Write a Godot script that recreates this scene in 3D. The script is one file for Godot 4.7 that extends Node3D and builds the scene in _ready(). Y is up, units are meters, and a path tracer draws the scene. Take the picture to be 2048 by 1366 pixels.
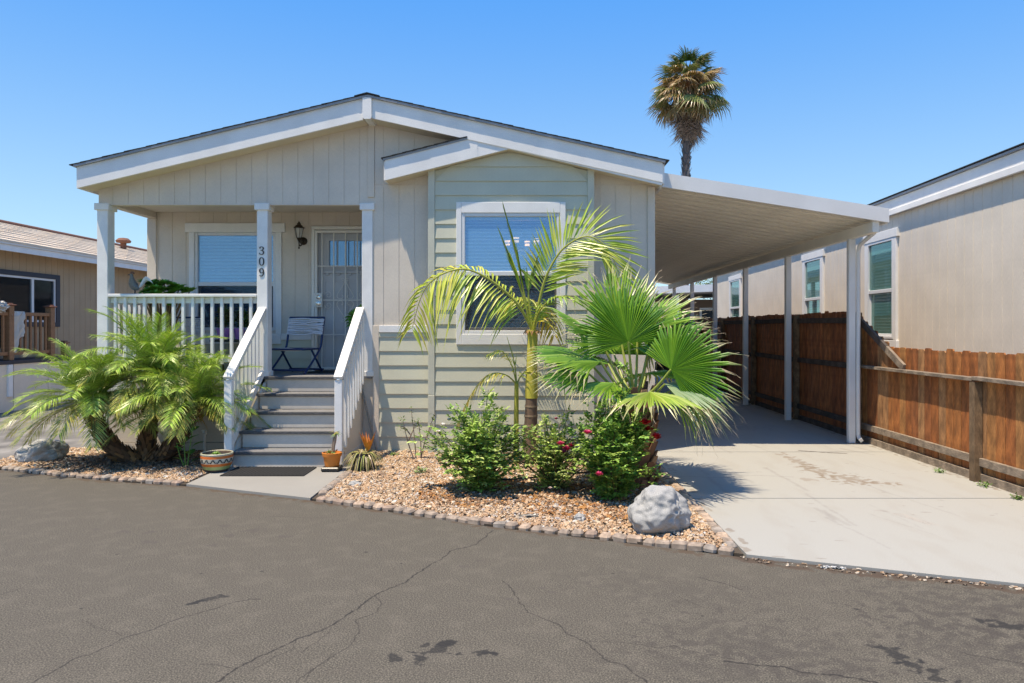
extends Node3D
# A mobile home with a porch, a carport and planted beds, on a bright summer morning.
# Units are metres. The wall beside the bay lies in the plane z = 0; the street is towards +z.

class G:
	# collects triangles; polygons are given counter-clockwise as seen from outside
	var v := PackedVector3Array()
	var n := PackedVector3Array()
	var c := PackedColorArray()
	var u := PackedVector2Array()
	var col := Color.WHITE
	var uvs := false

	func tri(a: Vector3, b: Vector3, d: Vector3) -> void:
		var m := (b - a).cross(d - a).normalized()
		v.append(a); v.append(d); v.append(b)
		for i in 3:
			n.append(m); c.append(col)

	func tri_n(a: Vector3, b: Vector3, d: Vector3, na: Vector3, nb: Vector3, nd: Vector3) -> void:
		v.append(a); v.append(d); v.append(b)
		n.append(na); n.append(nd); n.append(nb)
		for i in 3:
			c.append(col)

	func quad(a: Vector3, b: Vector3, d: Vector3, e: Vector3) -> void:
		tri(a, b, d); tri(a, d, e)

	func box(lo: Vector3, hi: Vector3) -> void:
		var p := []
		for i in 8:
			p.append(Vector3(hi.x if i & 1 else lo.x, hi.y if i & 2 else lo.y, hi.z if i & 4 else lo.z))
		hexa(p)

	func hexa(p: Array) -> void:
		# corners numbered x + 2 y + 4 z
		quad(p[4], p[5], p[7], p[6]); quad(p[1], p[0], p[2], p[3])
		quad(p[5], p[1], p[3], p[7]); quad(p[0], p[4], p[6], p[2])
		quad(p[6], p[7], p[3], p[2]); quad(p[0], p[1], p[5], p[4])

	func bev(lo: Vector3, hi: Vector3, r := 0.004) -> void:
		bevel((lo + hi) / 2, (hi - lo) / 2, Basis.IDENTITY, r)

	func bevel(mid: Vector3, half: Vector3, turn: Basis, r: float) -> void:
		# a box with chamfered edges, 44 triangles
		var q := func(x: float, y: float, z: float, k: int) -> Vector3:
			var w := half - Vector3(r, r, r)
			w[k] = half[k]
			return mid + turn * (Vector3(x, y, z) * w)
		for k in 3:
			var a := (k + 1) % 3
			var b := (k + 2) % 3
			for s in [-1.0, 1.0]:
				var pts := []
				for e in [[-1.0, -1.0], [1.0, -1.0], [1.0, 1.0], [-1.0, 1.0]]:
					var w := Vector3.ZERO
					w[k] = s; w[a] = e[0]; w[b] = e[1]
					pts.append(q.call(w.x, w.y, w.z, k))
				if s > 0: quad(pts[0], pts[1], pts[2], pts[3])
				else: quad(pts[3], pts[2], pts[1], pts[0])
			for s in [-1.0, 1.0]:
				for t in [-1.0, 1.0]:
					var w0 := Vector3.ZERO
					var w1 := Vector3.ZERO
					w0[k] = -1.0; w0[a] = s; w0[b] = t
					w1 = w0
					w1[k] = 1.0
					var p0: Vector3 = q.call(w0.x, w0.y, w0.z, a)
					var p1: Vector3 = q.call(w1.x, w1.y, w1.z, a)
					var p2: Vector3 = q.call(w1.x, w1.y, w1.z, b)
					var p3: Vector3 = q.call(w0.x, w0.y, w0.z, b)
					_edge(p0, p1, p2, p3, mid)
		for i in 8:
			var w := Vector3(1.0 if i & 1 else -1.0, 1.0 if i & 2 else -1.0, 1.0 if i & 4 else -1.0)
			var a: Vector3 = q.call(w.x, w.y, w.z, 0)
			var b: Vector3 = q.call(w.x, w.y, w.z, 1)
			var d: Vector3 = q.call(w.x, w.y, w.z, 2)
			if (b - a).cross(d - a).dot(a - mid) > 0: tri(a, b, d)
			else: tri(a, d, b)

	func _edge(a: Vector3, b: Vector3, d: Vector3, e: Vector3, mid: Vector3) -> void:
		if (b - a).cross(d - a).dot(a + d - mid * 2) > 0: quad(a, b, d, e)
		else: quad(e, d, b, a)

	func beam(a: Vector3, b: Vector3, w: float, h: float, up := Vector3.UP, r := 0.004) -> void:
		# a chamfered bar from a to b, h along up and w across
		var x := (b - a).normalized()
		var z := x.cross(up).normalized()
		var y := z.cross(x)
		bevel((a + b) / 2, Vector3(a.distance_to(b) / 2, h / 2, w / 2), Basis(x, y, z), r)

	func prism(poly: PackedVector2Array, z0: float, z1: float) -> void:
		# polygon in x, y (counter-clockwise), from z0 back to z1 (z0 > z1)
		var t := Geometry2D.triangulate_polygon(poly)
		for i in range(0, t.size(), 3):
			var a := poly[t[i]]
			var b := poly[t[i + 1]]
			var d := poly[t[i + 2]]
			if (b - a).cross(d - a) < 0:
				var s := b
				b = d
				d = s
			tri(Vector3(a.x, a.y, z0), Vector3(b.x, b.y, z0), Vector3(d.x, d.y, z0))
			tri(Vector3(a.x, a.y, z1), Vector3(d.x, d.y, z1), Vector3(b.x, b.y, z1))
		for i in poly.size():
			var a := poly[i]
			var b := poly[(i + 1) % poly.size()]
			quad(Vector3(a.x, a.y, z1), Vector3(b.x, b.y, z1), Vector3(b.x, b.y, z0), Vector3(a.x, a.y, z0))

	func tube(p: PackedVector3Array, r: PackedFloat32Array, sides := 8, caps := true) -> void:
		var rings := []
		var side := Vector3.ZERO
		for i in p.size():
			var t := (p[mini(i + 1, p.size() - 1)] - p[maxi(i - 1, 0)]).normalized()
			if side == Vector3.ZERO:
				side = t.cross(Vector3(0.3, 0.2, 0.9) if absf(t.z) < 0.9 else Vector3.UP).normalized()
			side = (side - t * side.dot(t)).normalized()
			var up := t.cross(side)
			var ring := []
			for k in sides:
				var a := TAU * k / sides
				ring.append(side * cos(a) + up * sin(a))
			rings.append(ring)
		for i in p.size() - 1:
			for k in sides:
				var l := (k + 1) % sides
				var na: Vector3 = rings[i][k]
				var nb: Vector3 = rings[i][l]
				var nc: Vector3 = rings[i + 1][l]
				var nd: Vector3 = rings[i + 1][k]
				var a := p[i] + na * r[i]
				var b := p[i] + nb * r[i]
				var d := p[i + 1] + nc * r[i + 1]
				var e := p[i + 1] + nd * r[i + 1]
				tri_n(a, b, d, na, nb, nc); tri_n(a, d, e, na, nc, nd)
		if caps:
			for i in [0, p.size() - 1]:
				for k in range(1, sides - 1):
					var a: Vector3 = p[i] + rings[i][0] * r[i]
					var b: Vector3 = p[i] + rings[i][k] * r[i]
					var d: Vector3 = p[i] + rings[i][k + 1] * r[i]
					if i == 0: tri(a, d, b)
					else: tri(a, b, d)

	func rod(a: Vector3, b: Vector3, r: float, sides := 8) -> void:
		tube(PackedVector3Array([a, b]), PackedFloat32Array([r, r]), sides)

	func lathe(o: Vector3, prof: Array, segs := 20, squash := Vector2.ONE) -> void:
		# prof: Vector2(radius, height), from the bottom outside upwards
		for i in prof.size() - 1:
			var p: Vector2 = prof[i]
			var q: Vector2 = prof[i + 1]
			var m := Vector2(q.y - p.y, p.x - q.x).normalized()
			for k in segs:
				var a0 := TAU * k / segs
				var a1 := TAU * (k + 1) / segs
				var d0 := Vector3(cos(a0) * squash.x, 0, -sin(a0) * squash.y)
				var d1 := Vector3(cos(a1) * squash.x, 0, -sin(a1) * squash.y)
				var n0 := d0 * m.x + Vector3.UP * m.y
				var n1 := d1 * m.x + Vector3.UP * m.y
				var a := o + d0 * p.x + Vector3.UP * p.y
				var b := o + d1 * p.x + Vector3.UP * p.y
				var d := o + d1 * q.x + Vector3.UP * q.y
				var e := o + d0 * q.x + Vector3.UP * q.y
				if p.x > 0.0001: tri_n(a, b, d, n0, n1, n1)
				if q.x > 0.0001: tri_n(a, d, e, n0, n1, n0)

	func blob(o: Vector3, rad: Vector3, rough: float, detail: int, sd: int, freq := 1.3, turn := Basis.IDENTITY) -> void:
		# a lumpy ball: a subdivided cube pushed out to a noisy sphere
		var f := FastNoiseLite.new()
		f.seed = sd
		f.frequency = freq
		f.fractal_octaves = 4
		var at := func(d: Vector3) -> Vector3:
			var e := d.normalized()
			var k := 1.0 + rough * f.get_noise_3d(e.x, e.y, e.z) * 2.0
			return o + turn * (e * rad * k)
		for k in 3:
			for s in [-1.0, 1.0]:
				for i in detail:
					for j in detail:
						var p := []
						var m := []
						for e in [[0, 0], [1, 0], [1, 1], [0, 1]]:
							var q := Vector3.ZERO
							q[k] = s
							q[(k + 1) % 3] = tan((-1.0 + 2.0 * (i + e[0]) / detail) * PI / 4)
							q[(k + 2) % 3] = tan((-1.0 + 2.0 * (j + e[1]) / detail) * PI / 4)
							var here: Vector3 = at.call(q)
							var t0 := q.normalized().cross(Vector3(0.31, 0.67, 0.42)).normalized() * 0.04
							var t1 := q.normalized().cross(t0.normalized()) * 0.04
							var up: Vector3 = (Vector3(at.call(q.normalized() + t0)) - here).cross(Vector3(at.call(q.normalized() + t1)) - here).normalized()
							p.append(here); m.append(up if up.dot(here - o) > 0 else -up)
						if s < 0:
							p.reverse(); m.reverse()
						tri_n(p[0], p[1], p[2], m[0], m[1], m[2]); tri_n(p[0], p[2], p[3], m[0], m[2], m[3])

	func mesh() -> ArrayMesh:
		var a := []
		a.resize(Mesh.ARRAY_MAX)
		a[Mesh.ARRAY_VERTEX] = v
		a[Mesh.ARRAY_NORMAL] = n
		a[Mesh.ARRAY_COLOR] = c
		if u.size() == v.size():
			a[Mesh.ARRAY_TEX_UV] = u
			a[Mesh.ARRAY_TEX_UV2] = u
		var m := ArrayMesh.new()
		m.add_surface_from_arrays(Mesh.PRIMITIVE_TRIANGLES, a)
		return m

var M := {}            # materials
var taken := {}        # top-level names in use
var rng := RandomNumberGenerator.new()

func lin(r: float, g: float, b: float) -> Color:
	return Color(r, g, b).linear_to_srgb()

func R(a: float, b: float) -> float:
	return rng.randf_range(a, b)

func numbered(called: String) -> String:
	if not taken.has(called):
		taken[called] = 0
		return called
	taken[called] += 1
	return "%s_%03d" % [called, taken[called]]

func tag(o: Node3D, label: String, category: String, group := "") -> void:
	o.set_meta("label", label)
	o.set_meta("category", category)
	if group != "": o.set_meta("group", group)

func thing(called: String, label: String, category: String, at := Vector3.ZERO, group := "", turn := 0.0) -> Node3D:
	var o := Node3D.new()
	o.name = numbered(called)
	add_child(o)
	o.position = at
	o.rotation.y = turn
	tag(o, label, category, group)
	return o

func part(parent: Node3D, called: String, g: G, m: Material, world := true) -> MeshInstance3D:
	# world: the shape is written in scene coordinates and the parent stands somewhere
	return put(parent, called, g.mesh(), m, -parent.position if world and parent.get_parent() == self and parent.rotation == Vector3.ZERO else Vector3.ZERO)

func put(parent: Node3D, called: String, mesh: Mesh, m: Material, at := Vector3.ZERO, turn := Basis.IDENTITY) -> MeshInstance3D:
	var o := MeshInstance3D.new()
	o.name = called
	o.mesh = mesh
	o.material_override = null
	o.set_surface_override_material(0, m)
	parent.add_child(o, true)
	o.transform = Transform3D(turn, at)
	return o

func single(called: String, g: G, m: Material, label: String, category: String, at: Vector3, group := "") -> MeshInstance3D:
	# a thing that is one mesh, written round its own base
	var o := MeshInstance3D.new()
	o.name = numbered(called)
	o.mesh = g.mesh()
	o.set_surface_override_material(0, m)
	add_child(o)
	o.position = at
	tag(o, label, category, group)
	return o

func structure(called: String, g: G, m: Material) -> MeshInstance3D:
	var o := MeshInstance3D.new()
	o.name = numbered(called)
	o.mesh = g.mesh()
	o.set_surface_override_material(0, m)
	add_child(o)
	o.set_meta("kind", "structure")
	return o

# ---------------------------------------------------------------- textures and materials

func noise_image(size: int, freq: float, octaves: int, lo: float, hi: float, sd: int, kind := FastNoiseLite.TYPE_SIMPLEX_SMOOTH) -> ImageTexture:
	var f := FastNoiseLite.new()
	f.noise_type = kind
	f.seed = sd
	f.frequency = freq
	f.fractal_octaves = octaves
	var im := f.get_seamless_image(size, size)
	im.convert(Image.FORMAT_L8)
	var b := im.get_data()
	for i in b.size():
		b[i] = int(255.0 * lerpf(lo, hi, b[i] / 255.0))
	return ImageTexture.create_from_image(Image.create_from_data(size, size, false, Image.FORMAT_L8, b))

func material(called: String, color: Color, rough := 0.8, tex: Texture2D = null, scale := Vector3.ONE, coarse: Texture2D = null, coarse_scale := Vector3.ONE * 0.3, bump: float = 0.0) -> StandardMaterial3D:
	var m := StandardMaterial3D.new()
	m.resource_name = called
	m.albedo_color = color
	m.roughness = rough
	m.uv1_triplanar = true
	m.uv1_world_triplanar = true
	m.uv1_scale = scale
	if tex:
		m.albedo_texture = tex
		if bump > 0.0:
			m.heightmap_enabled = true
			m.heightmap_texture = tex
			m.heightmap_scale = bump
	if coarse:
		m.detail_enabled = true
		m.detail_blend_mode = BaseMaterial3D.BLEND_MODE_MUL
		m.detail_albedo = coarse
		m.detail_uv_layer = BaseMaterial3D.DETAIL_UV_2
		m.uv2_triplanar = true
		m.uv2_world_triplanar = true
		m.uv2_scale = coarse_scale
	M[called] = m
	return m

func glass(called: String, color: Color, mirror: float, alpha: float) -> void:
	var m := StandardMaterial3D.new()
	m.resource_name = called
	m.transparency = BaseMaterial3D.TRANSPARENCY_ALPHA
	m.albedo_color = Color(color.r, color.g, color.b, alpha)
	m.roughness = 0.02
	m.metallic = mirror
	M[called] = m

func leafy(called: String, rough: float, through: Color) -> void:
	var m := StandardMaterial3D.new()
	m.resource_name = called
	m.vertex_color_use_as_albedo = true
	m.roughness = rough
	m.backlight_enabled = true
	m.backlight = through
	m.cull_mode = BaseMaterial3D.CULL_DISABLED
	M[called] = m

func make_materials() -> void:
	var fine := noise_image(512, 0.09, 3, 0.86, 1.0, 3)
	var rough := noise_image(512, 0.035, 5, 0.91, 1.0, 8)
	var blotch := noise_image(512, 0.008, 5, 0.94, 1.0, 5)
	var strong := noise_image(512, 0.012, 5, 0.62, 1.0, 12)
	var grain := noise_image(512, 0.03, 5, 0.55, 1.0, 21)
	var speck := noise_image(1024, 0.30, 3, 0.25, 1.0, 31)
	M.tex_fine = fine; M.tex_blotch = blotch; M.tex_speck = speck; M.tex_strong = strong
	material("tan_siding", lin(0.79, 0.7, 0.585), 0.85, rough, Vector3(9, 1.2, 9), blotch, Vector3.ONE * 0.35, 0.06)
	material("sage_siding", lin(0.67, 0.66, 0.515), 0.8, rough, Vector3(1.6, 14, 14), blotch, Vector3.ONE * 0.4, 0.06)
	material("sage_trim", lin(0.66, 0.65, 0.525), 0.8, rough, Vector3(7, 2.2, 7), blotch, Vector3.ONE * 0.5, 0.2)
	material("white_trim", lin(0.94, 0.925, 0.89), 0.7, rough, Vector3(6, 3, 6), blotch, Vector3.ONE * 0.5, 0.05)
	material("white_rail", lin(0.94, 0.92, 0.875), 0.65, rough, Vector3(5, 5, 5), blotch, Vector3.ONE * 0.9, 0.03)
	material("vinyl", lin(0.82, 0.82, 0.82), 0.4, fine, Vector3.ONE * 2)
	material("soffit", lin(0.86, 0.75, 0.57), 0.85, fine, Vector3.ONE * 2, blotch)
	material("shingle", lin(0.075, 0.08, 0.09), 0.9, speck, Vector3.ONE * 1.5, strong, Vector3.ONE * 0.6)
	material("drip_metal", lin(0.30, 0.32, 0.35), 0.45, fine, Vector3.ONE)
	material("deck_grey", lin(0.38, 0.37, 0.365), 0.75, grain, Vector3(0.9, 8, 9), blotch, Vector3.ONE * 0.8, 0.08)
	material("nosing", lin(0.16, 0.158, 0.16), 0.7, grain, Vector3(0.9, 8, 9), blotch, Vector3.ONE * 0.8, 0.05)
	material("riser", lin(0.68, 0.615, 0.53), 0.8, rough, Vector3(1.2, 9, 9), blotch, Vector3.ONE * 0.8, 0.04)
	material("concrete", lin(0.375, 0.355, 0.315), 0.9, fine, Vector3.ONE * 3.0, blotch, Vector3.ONE * 0.22, 0.04)
	material("pad", lin(0.36, 0.335, 0.30), 0.9, fine, Vector3.ONE * 3.0, strong, Vector3.ONE * 0.25, 0.05)
	material("dirt", lin(0.30, 0.225, 0.155), 0.95, speck, Vector3.ONE * 1.2, strong, Vector3.ONE * 0.3)
	material("carport_white", lin(0.88, 0.875, 0.86), 0.5, fine, Vector3.ONE * 2.5, blotch, Vector3.ONE * 0.3)
	material("carport_pan", lin(0.95, 0.9, 0.79), 0.6, rough, Vector3(0.8, 4, 6), blotch, Vector3.ONE * 0.3)
	material("mat_rubber", lin(0.06, 0.057, 0.053), 0.95, speck, Vector3.ONE * 2.0)
	material("black_metal", lin(0.02, 0.02, 0.022), 0.45)
	material("bronze", lin(0.05, 0.035, 0.022), 0.4, fine, Vector3.ONE * 8)
	M.bronze.metallic = 0.6
	material("chrome", lin(0.7, 0.7, 0.68), 0.18)
	M.chrome.metallic = 1.0
	material("galvanised", lin(0.45, 0.44, 0.43), 0.4, fine, Vector3.ONE * 9)
	M.galvanised.metallic = 0.7
	material("screen_door", lin(0.9, 0.86, 0.77), 0.45, fine, Vector3.ONE * 2)
	material("door_white", lin(0.6, 0.6, 0.6), 0.5, fine, Vector3.ONE * 2)
	material("slat", lin(0.80, 0.82, 0.84), 0.5)
	material("slat_blue", lin(0.78, 0.86, 0.90), 0.5)
	material("chair_blue", lin(0.018, 0.035, 0.11), 0.35)
	material("strap", lin(0.74, 0.74, 0.78), 0.45)
	material("seat_strap", lin(0.76, 0.74, 0.7), 0.5)
	material("terracotta", lin(0.8, 0.26, 0.035), 0.7, fine, Vector3.ONE * 6, blotch, Vector3.ONE * 2)
	material("black_plastic", lin(0.018, 0.018, 0.019), 0.4, fine, Vector3.ONE * 6)
	material("pale_pot", lin(0.42, 0.50, 0.52), 0.5)
	material("purple_pot", lin(0.36, 0.16, 0.46), 0.45)
	material("soil", lin(0.05, 0.033, 0.022), 0.95, speck, Vector3.ONE * 3)
	material("boulder", lin(0.76, 0.745, 0.705), 0.9, noise_image(512, 0.11, 4, 0.46, 1.0, 77), Vector3.ONE * 3.0, blotch, Vector3.ONE * 2.6, 0.22)
	material("dark_room", lin(0.45, 0.42, 0.38), 0.9)
	material("neighbour_tan", lin(0.86, 0.765, 0.63), 0.85, rough, Vector3(9, 0.8, 9), blotch, Vector3.ONE * 0.3, 0.1)
	material("neighbour_brown", lin(0.50, 0.37, 0.23), 0.85, rough, Vector3(9, 0.8, 9), blotch, Vector3.ONE * 0.3, 0.1)
	material("roof_tile", lin(0.86, 0.7, 0.52), 0.85, rough, Vector3(6, 6, 0.8), blotch, Vector3.ONE * 0.4, 0.05)
	material("roof_tile_dark", lin(0.74, 0.6, 0.45), 0.85, rough, Vector3(6, 6, 0.8), blotch, Vector3.ONE * 0.4, 0.05)
	material("ridge_brown", lin(0.221, 0.098, 0.058), 0.85, rough, Vector3(6, 6, 0.8))
	material("rail_wood", lin(0.486, 0.257, 0.121), 0.75, grain, Vector3(10, 1.0, 10))
	material("navy_trim", lin(0.010, 0.012, 0.030), 0.5)
	material("cloth_white", lin(0.62, 0.59, 0.52), 0.9, fine, Vector3.ONE * 5)
	material("cloth_navy", lin(0.010, 0.012, 0.035), 0.9)
	material("far_brown", lin(0.24, 0.17, 0.12), 0.9, rough, Vector3(4, 0.6, 4))
	material("car_white", lin(0.72, 0.74, 0.77), 0.25)
	material("car_dark", lin(0.03, 0.033, 0.037), 0.2)
	material("feather", lin(0.72, 0.70, 0.66), 0.7)
	material("rooster_metal", lin(0.62, 0.58, 0.52), 0.45, noise_image(256, 0.2, 2, 0.1, 1.0, 91, FastNoiseLite.TYPE_CELLULAR), Vector3.ONE * 9)
	M.rooster_metal.metallic = 0.1
	material("lath", lin(0.50, 0.45, 0.38), 0.85, grain, Vector3(8, 1, 8))
	for k in 6:
		var t: Array = [[0.97, 0.362, 0.094], [0.823, 0.275, 0.069], [0.97, 0.436, 0.135], [0.729, 0.249, 0.073], [0.95, 0.474, 0.192], [0.919, 0.324, 0.082]][k]
		material("picket%d" % k, lin(t[0], t[1], t[2]), 0.8, grain, Vector3(16, 0.9, 16), strong, Vector3(1.4, 0.5, 1.4), 0.05)
		t = [[0.92, 0.33, 0.11], [0.8, 0.27, 0.09], [0.96, 0.38, 0.14], [0.7, 0.24, 0.09], [0.86, 0.32, 0.12], [0.94, 0.35, 0.12]][k]
		material("stained%d" % k, lin(t[0], t[1], t[2]), 0.75, grain, Vector3(16, 0.9, 16), strong, Vector3(1.4, 0.5, 1.4), 0.05)
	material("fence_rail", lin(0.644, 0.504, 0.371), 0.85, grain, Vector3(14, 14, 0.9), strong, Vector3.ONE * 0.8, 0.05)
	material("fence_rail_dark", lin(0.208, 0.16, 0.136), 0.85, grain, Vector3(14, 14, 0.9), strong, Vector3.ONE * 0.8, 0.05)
	material("fence_post", lin(0.459, 0.297, 0.162), 0.85, grain, Vector3(14, 0.9, 14), strong, Vector3.ONE * 0.8, 0.05)
	for k in 4:
		var t: Array = [[0.56, 0.44, 0.34], [0.62, 0.45, 0.336], [0.806, 0.6, 0.434], [0.542, 0.465, 0.392]][k]
		material("paver%d" % k, lin(t[0], t[1], t[2]), 0.92, rough, Vector3.ONE * 6, strong, Vector3.ONE * 2.0, 0.08)
	glass("pane", lin(0.30, 0.62, 1.0), 0.36, 0.03)
	glass("pane_green", lin(0.16, 0.42, 0.36), 0.42, 0.03)
	glass("pane_plain", lin(0.02, 0.02, 0.02), 0.0, 0.05)
	var m := StandardMaterial3D.new()
	m.transparency = BaseMaterial3D.TRANSPARENCY_ALPHA
	m.albedo_color = Color(0.05, 0.05, 0.055, 0.38)
	m.roughness = 0.9
	M.insect_screen = m
	m = StandardMaterial3D.new()
	m.vertex_color_use_as_albedo = true
	m.roughness = 0.92
	M.painted = m
	m = StandardMaterial3D.new()
	m.vertex_color_use_as_albedo = true
	m.roughness = 0.85
	M.pebble = m
	m = StandardMaterial3D.new()
	m.albedo_color = Color(1.0, 0.93, 0.82)
	m.emission_enabled = true
	m.emission = Color(1.0, 0.86, 0.66)
	m.emission_energy_multiplier = 0.9
	M.lamp_glow = m
	m = StandardMaterial3D.new()
	m.vertex_color_use_as_albedo = true
	m.roughness = 0.45
	M.glaze = m
	leafy("palm_leaf", 0.34, Color(0.55, 0.55, 0.35))
	leafy("soft_leaf", 0.5, Color(0.5, 0.5, 0.35))
	leafy("petal", 0.6, Color(0.5, 0.4, 0.4))

# ---------------------------------------------------------------- camera, sky, sun

func make_light() -> void:
	var cam := Camera3D.new()
	cam.name = "camera"
	add_child(cam)
	cam.position = Vector3(0, 1.645, 9.35)
	cam.set_frustum(0.0962, Vector2(-0.002535, -0.001972), 0.1, 900.0)
	cam.current = true
	var env := Environment.new()
	env.background_mode = Environment.BG_SKY
	var sky := Sky.new()
	var sm := ProceduralSkyMaterial.new()
	sm.sky_top_color = lin(0.016, 0.192, 0.605)
	sm.sky_horizon_color = lin(0.49, 0.69, 0.71)
	sm.sky_curve = 0.16
	sm.sky_energy_multiplier = 0.95
	sm.ground_bottom_color = lin(0.16, 0.14, 0.12)
	sm.ground_horizon_color = lin(0.42, 0.46, 0.48)
	sm.sun_angle_max = 12.0
	sky.sky_material = sm
	env.sky = sky
	env.background_energy_multiplier = 1.0
	env.tonemap_mode = Environment.TONE_MAPPER_LINEAR
	env.tonemap_exposure = 1.75
	env.sdfgi_enabled = true
	env.ssao_enabled = true
	env.ssil_enabled = true
	var we := WorldEnvironment.new()
	we.name = "environment"
	we.environment = env
	add_child(we)
	var sun := DirectionalLight3D.new()
	sun.name = "sun"
	add_child(sun)
	sun.look_at_from_position(Vector3.ZERO, Vector3(0.286, -1.0, -0.205), Vector3.UP)
	sun.light_color = Color(1.0, 0.935, 0.83)
	sun.light_energy = 1.2
	sun.light_angular_distance = 0.53
	sun.shadow_enabled = true

# ---------------------------------------------------------------- ground, road, concrete

const EDGE := [Vector2(-16, 5.2), Vector2(-9.5, 2.55), Vector2(-6.12, 1.15), Vector2(-5.2, 1.51), Vector2(-4.3, 1.81), Vector2(-3.57, 1.99), Vector2(-2.09, 2.60), Vector2(-0.3, 3.50), Vector2(0.43, 3.80), Vector2(1.53, 4.27), Vector2(3.12, 4.85), Vector2(5.2, 5.7), Vector2(12, 8.6), Vector2(20, 12)]

func edge_z(x: float) -> float:
	for i in EDGE.size() - 1:
		if x <= EDGE[i + 1].x:
			return lerpf(EDGE[i].y, EDGE[i + 1].y, clampf((x - EDGE[i].x) / (EDGE[i + 1].x - EDGE[i].x), 0, 1))
	return EDGE[-1].y

class Paint:
	# a picture of stains and cracks seen from above, with alpha
	var w: int
	var h: int
	var area: Rect2
	var data := PackedByteArray()
	func _init(w_: int, h_: int, area_: Rect2) -> void:
		w = w_; h = h_; area = area_
		data.resize(w * h * 4)
	func dab(x: int, y: int, col: Color, a: float) -> void:
		if x < 2 or y < 2 or x >= w - 2 or y >= h - 2: return
		var i := (y * w + x) * 4
		var old := data[i + 3] / 255.0
		var now := old + a * (1.0 - old)
		if now <= 0.001: return
		var k := a / now
		data[i] = int(lerpf(data[i], col.r * 255.0, k))
		data[i + 1] = int(lerpf(data[i + 1], col.g * 255.0, k))
		data[i + 2] = int(lerpf(data[i + 2], col.b * 255.0, k))
		data[i + 3] = int(now * 255.0)
	func blotch(at: Vector2, size: Vector2, turn: float, col: Color, a: float, f: FastNoiseLite, ragged: float) -> void:
		# an uneven patch with an outline of its own
		var px := w / area.size.x
		var py := h / area.size.y
		var r := maxf(size.x, size.y) * 1.5
		var cx := (at.x - area.position.x) * px
		var cy := (at.y - area.position.y) * py
		for y in range(int(cy - r * py), int(cy + r * py) + 1):
			for x in range(int(cx - r * px), int(cx + r * px) + 1):
				var d := Vector2((x - cx) / px, (y - cy) / py).rotated(-turn)
				var e := Vector2(d.x / size.x, d.y / size.y).length()
				var t := e + ragged * f.get_noise_2d(x * 1.0, y * 1.0)
				if t < 1.0:
					var grit := float(((x * 73856093) ^ (y * 19349663)) & 1023) / 1023.0
					dab(x, y, col, a * clampf((1.0 - t) * 3.0, 0.0, 1.0) * (0.66 + 0.34 * grit))
	func crack(pts: Array, wide: float, col: Color, a: float, sd: int) -> void:
		var r := RandomNumberGenerator.new()
		r.seed = sd
		var px := w / area.size.x
		var py := h / area.size.y
		var last := Vector2.ZERO
		var wob := Vector2.ZERO
		for i in pts.size() - 1:
			var p: Vector2 = pts[i]
			var q: Vector2 = pts[i + 1]
			var steps := int(p.distance_to(q) / 0.012) + 1
			for k in steps:
				wob = wob * 0.8 + Vector2(r.randf_range(-1, 1), r.randf_range(-1, 1)) * 0.0055
				var at := p.lerp(q, k / float(steps)) + wob
				if last != Vector2.ZERO:
					var half := wide * (0.5 + 0.9 * r.randf()) * 0.5
					for s in 6:
						var m := last.lerp(at, s / 6.0)
						var mx := (m.x - area.position.x) * px
						var my := (m.y - area.position.y) * py
						var rx := half * px
						var ry := half * py
						for y in range(int(my - ry - 1), int(my + ry + 2)):
							for x in range(int(mx - rx - 1), int(mx + rx + 2)):
								var d := Vector2((x - mx) / maxf(rx, 0.6), (y - my) / maxf(ry, 0.6)).length()
								dab(x, y, col, a * clampf(1.5 - d, 0.0, 1.0) * 0.75)
				last = at
	func texture() -> ImageTexture:
		return ImageTexture.create_from_image(Image.create_from_data(w, h, false, Image.FORMAT_RGBA8, data))

func flat(poly: PackedVector2Array, y: float, area: Rect2) -> G:
	# a level sheet; uv runs over the painted area and rests on its empty border outside it
	var g := G.new()
	var t := Geometry2D.triangulate_polygon(poly)
	for i in range(0, t.size(), 3):
		var p := [poly[t[i]], poly[t[i + 1]], poly[t[i + 2]]]
		if (p[1] - p[0]).cross(p[2] - p[0]) > 0: p.reverse()
		g.tri(Vector3(p[0].x, y, p[0].y), Vector3(p[1].x, y, p[1].y), Vector3(p[2].x, y, p[2].y))
	for q in g.v:
		g.u.append(Vector2(clampf((q.x - area.position.x) / area.size.x, 0.0, 1.0), clampf((q.z - area.position.y) / area.size.y, 0.0, 1.0)))
	return g

func cut(poly: PackedVector2Array, r: Rect2) -> Array:
	return Geometry2D.intersect_polygons(poly, PackedVector2Array([r.position, r.position + Vector2(r.size.x, 0), r.end, r.position + Vector2(0, r.size.y)]))

func joined_sheets(poly: PackedVector2Array, y: float, area: Rect2) -> G:
	var g := G.new()
	var far := 400.0
	var a := area
	for r in [a, Rect2(-far, -far, far + a.position.x, 2 * far), Rect2(a.end.x, -far, far - a.end.x, 2 * far), Rect2(a.position.x, -far, a.size.x, far + a.position.y), Rect2(a.position.x, a.end.y, a.size.x, far - a.end.y)]:
		for piece in cut(poly, r):
			var s := flat(piece, y, area)
			if r != a:
				for i in s.u.size(): s.u[i] = Vector2.ZERO
			g.v.append_array(s.v); g.n.append_array(s.n); g.c.append_array(s.c); g.u.append_array(s.u)
	return g

func layered(called: String, color: Color, tile: Texture2D, tile_scale: float, bump: float, marks: Texture2D, rough: float) -> StandardMaterial3D:
	var m := material(called, color, rough, tile, Vector3.ONE * tile_scale, null, Vector3.ONE, bump)
	m.detail_enabled = true
	m.detail_blend_mode = BaseMaterial3D.BLEND_MODE_MIX
	m.detail_albedo = marks
	m.detail_uv_layer = BaseMaterial3D.DETAIL_UV_2
	return m

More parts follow.
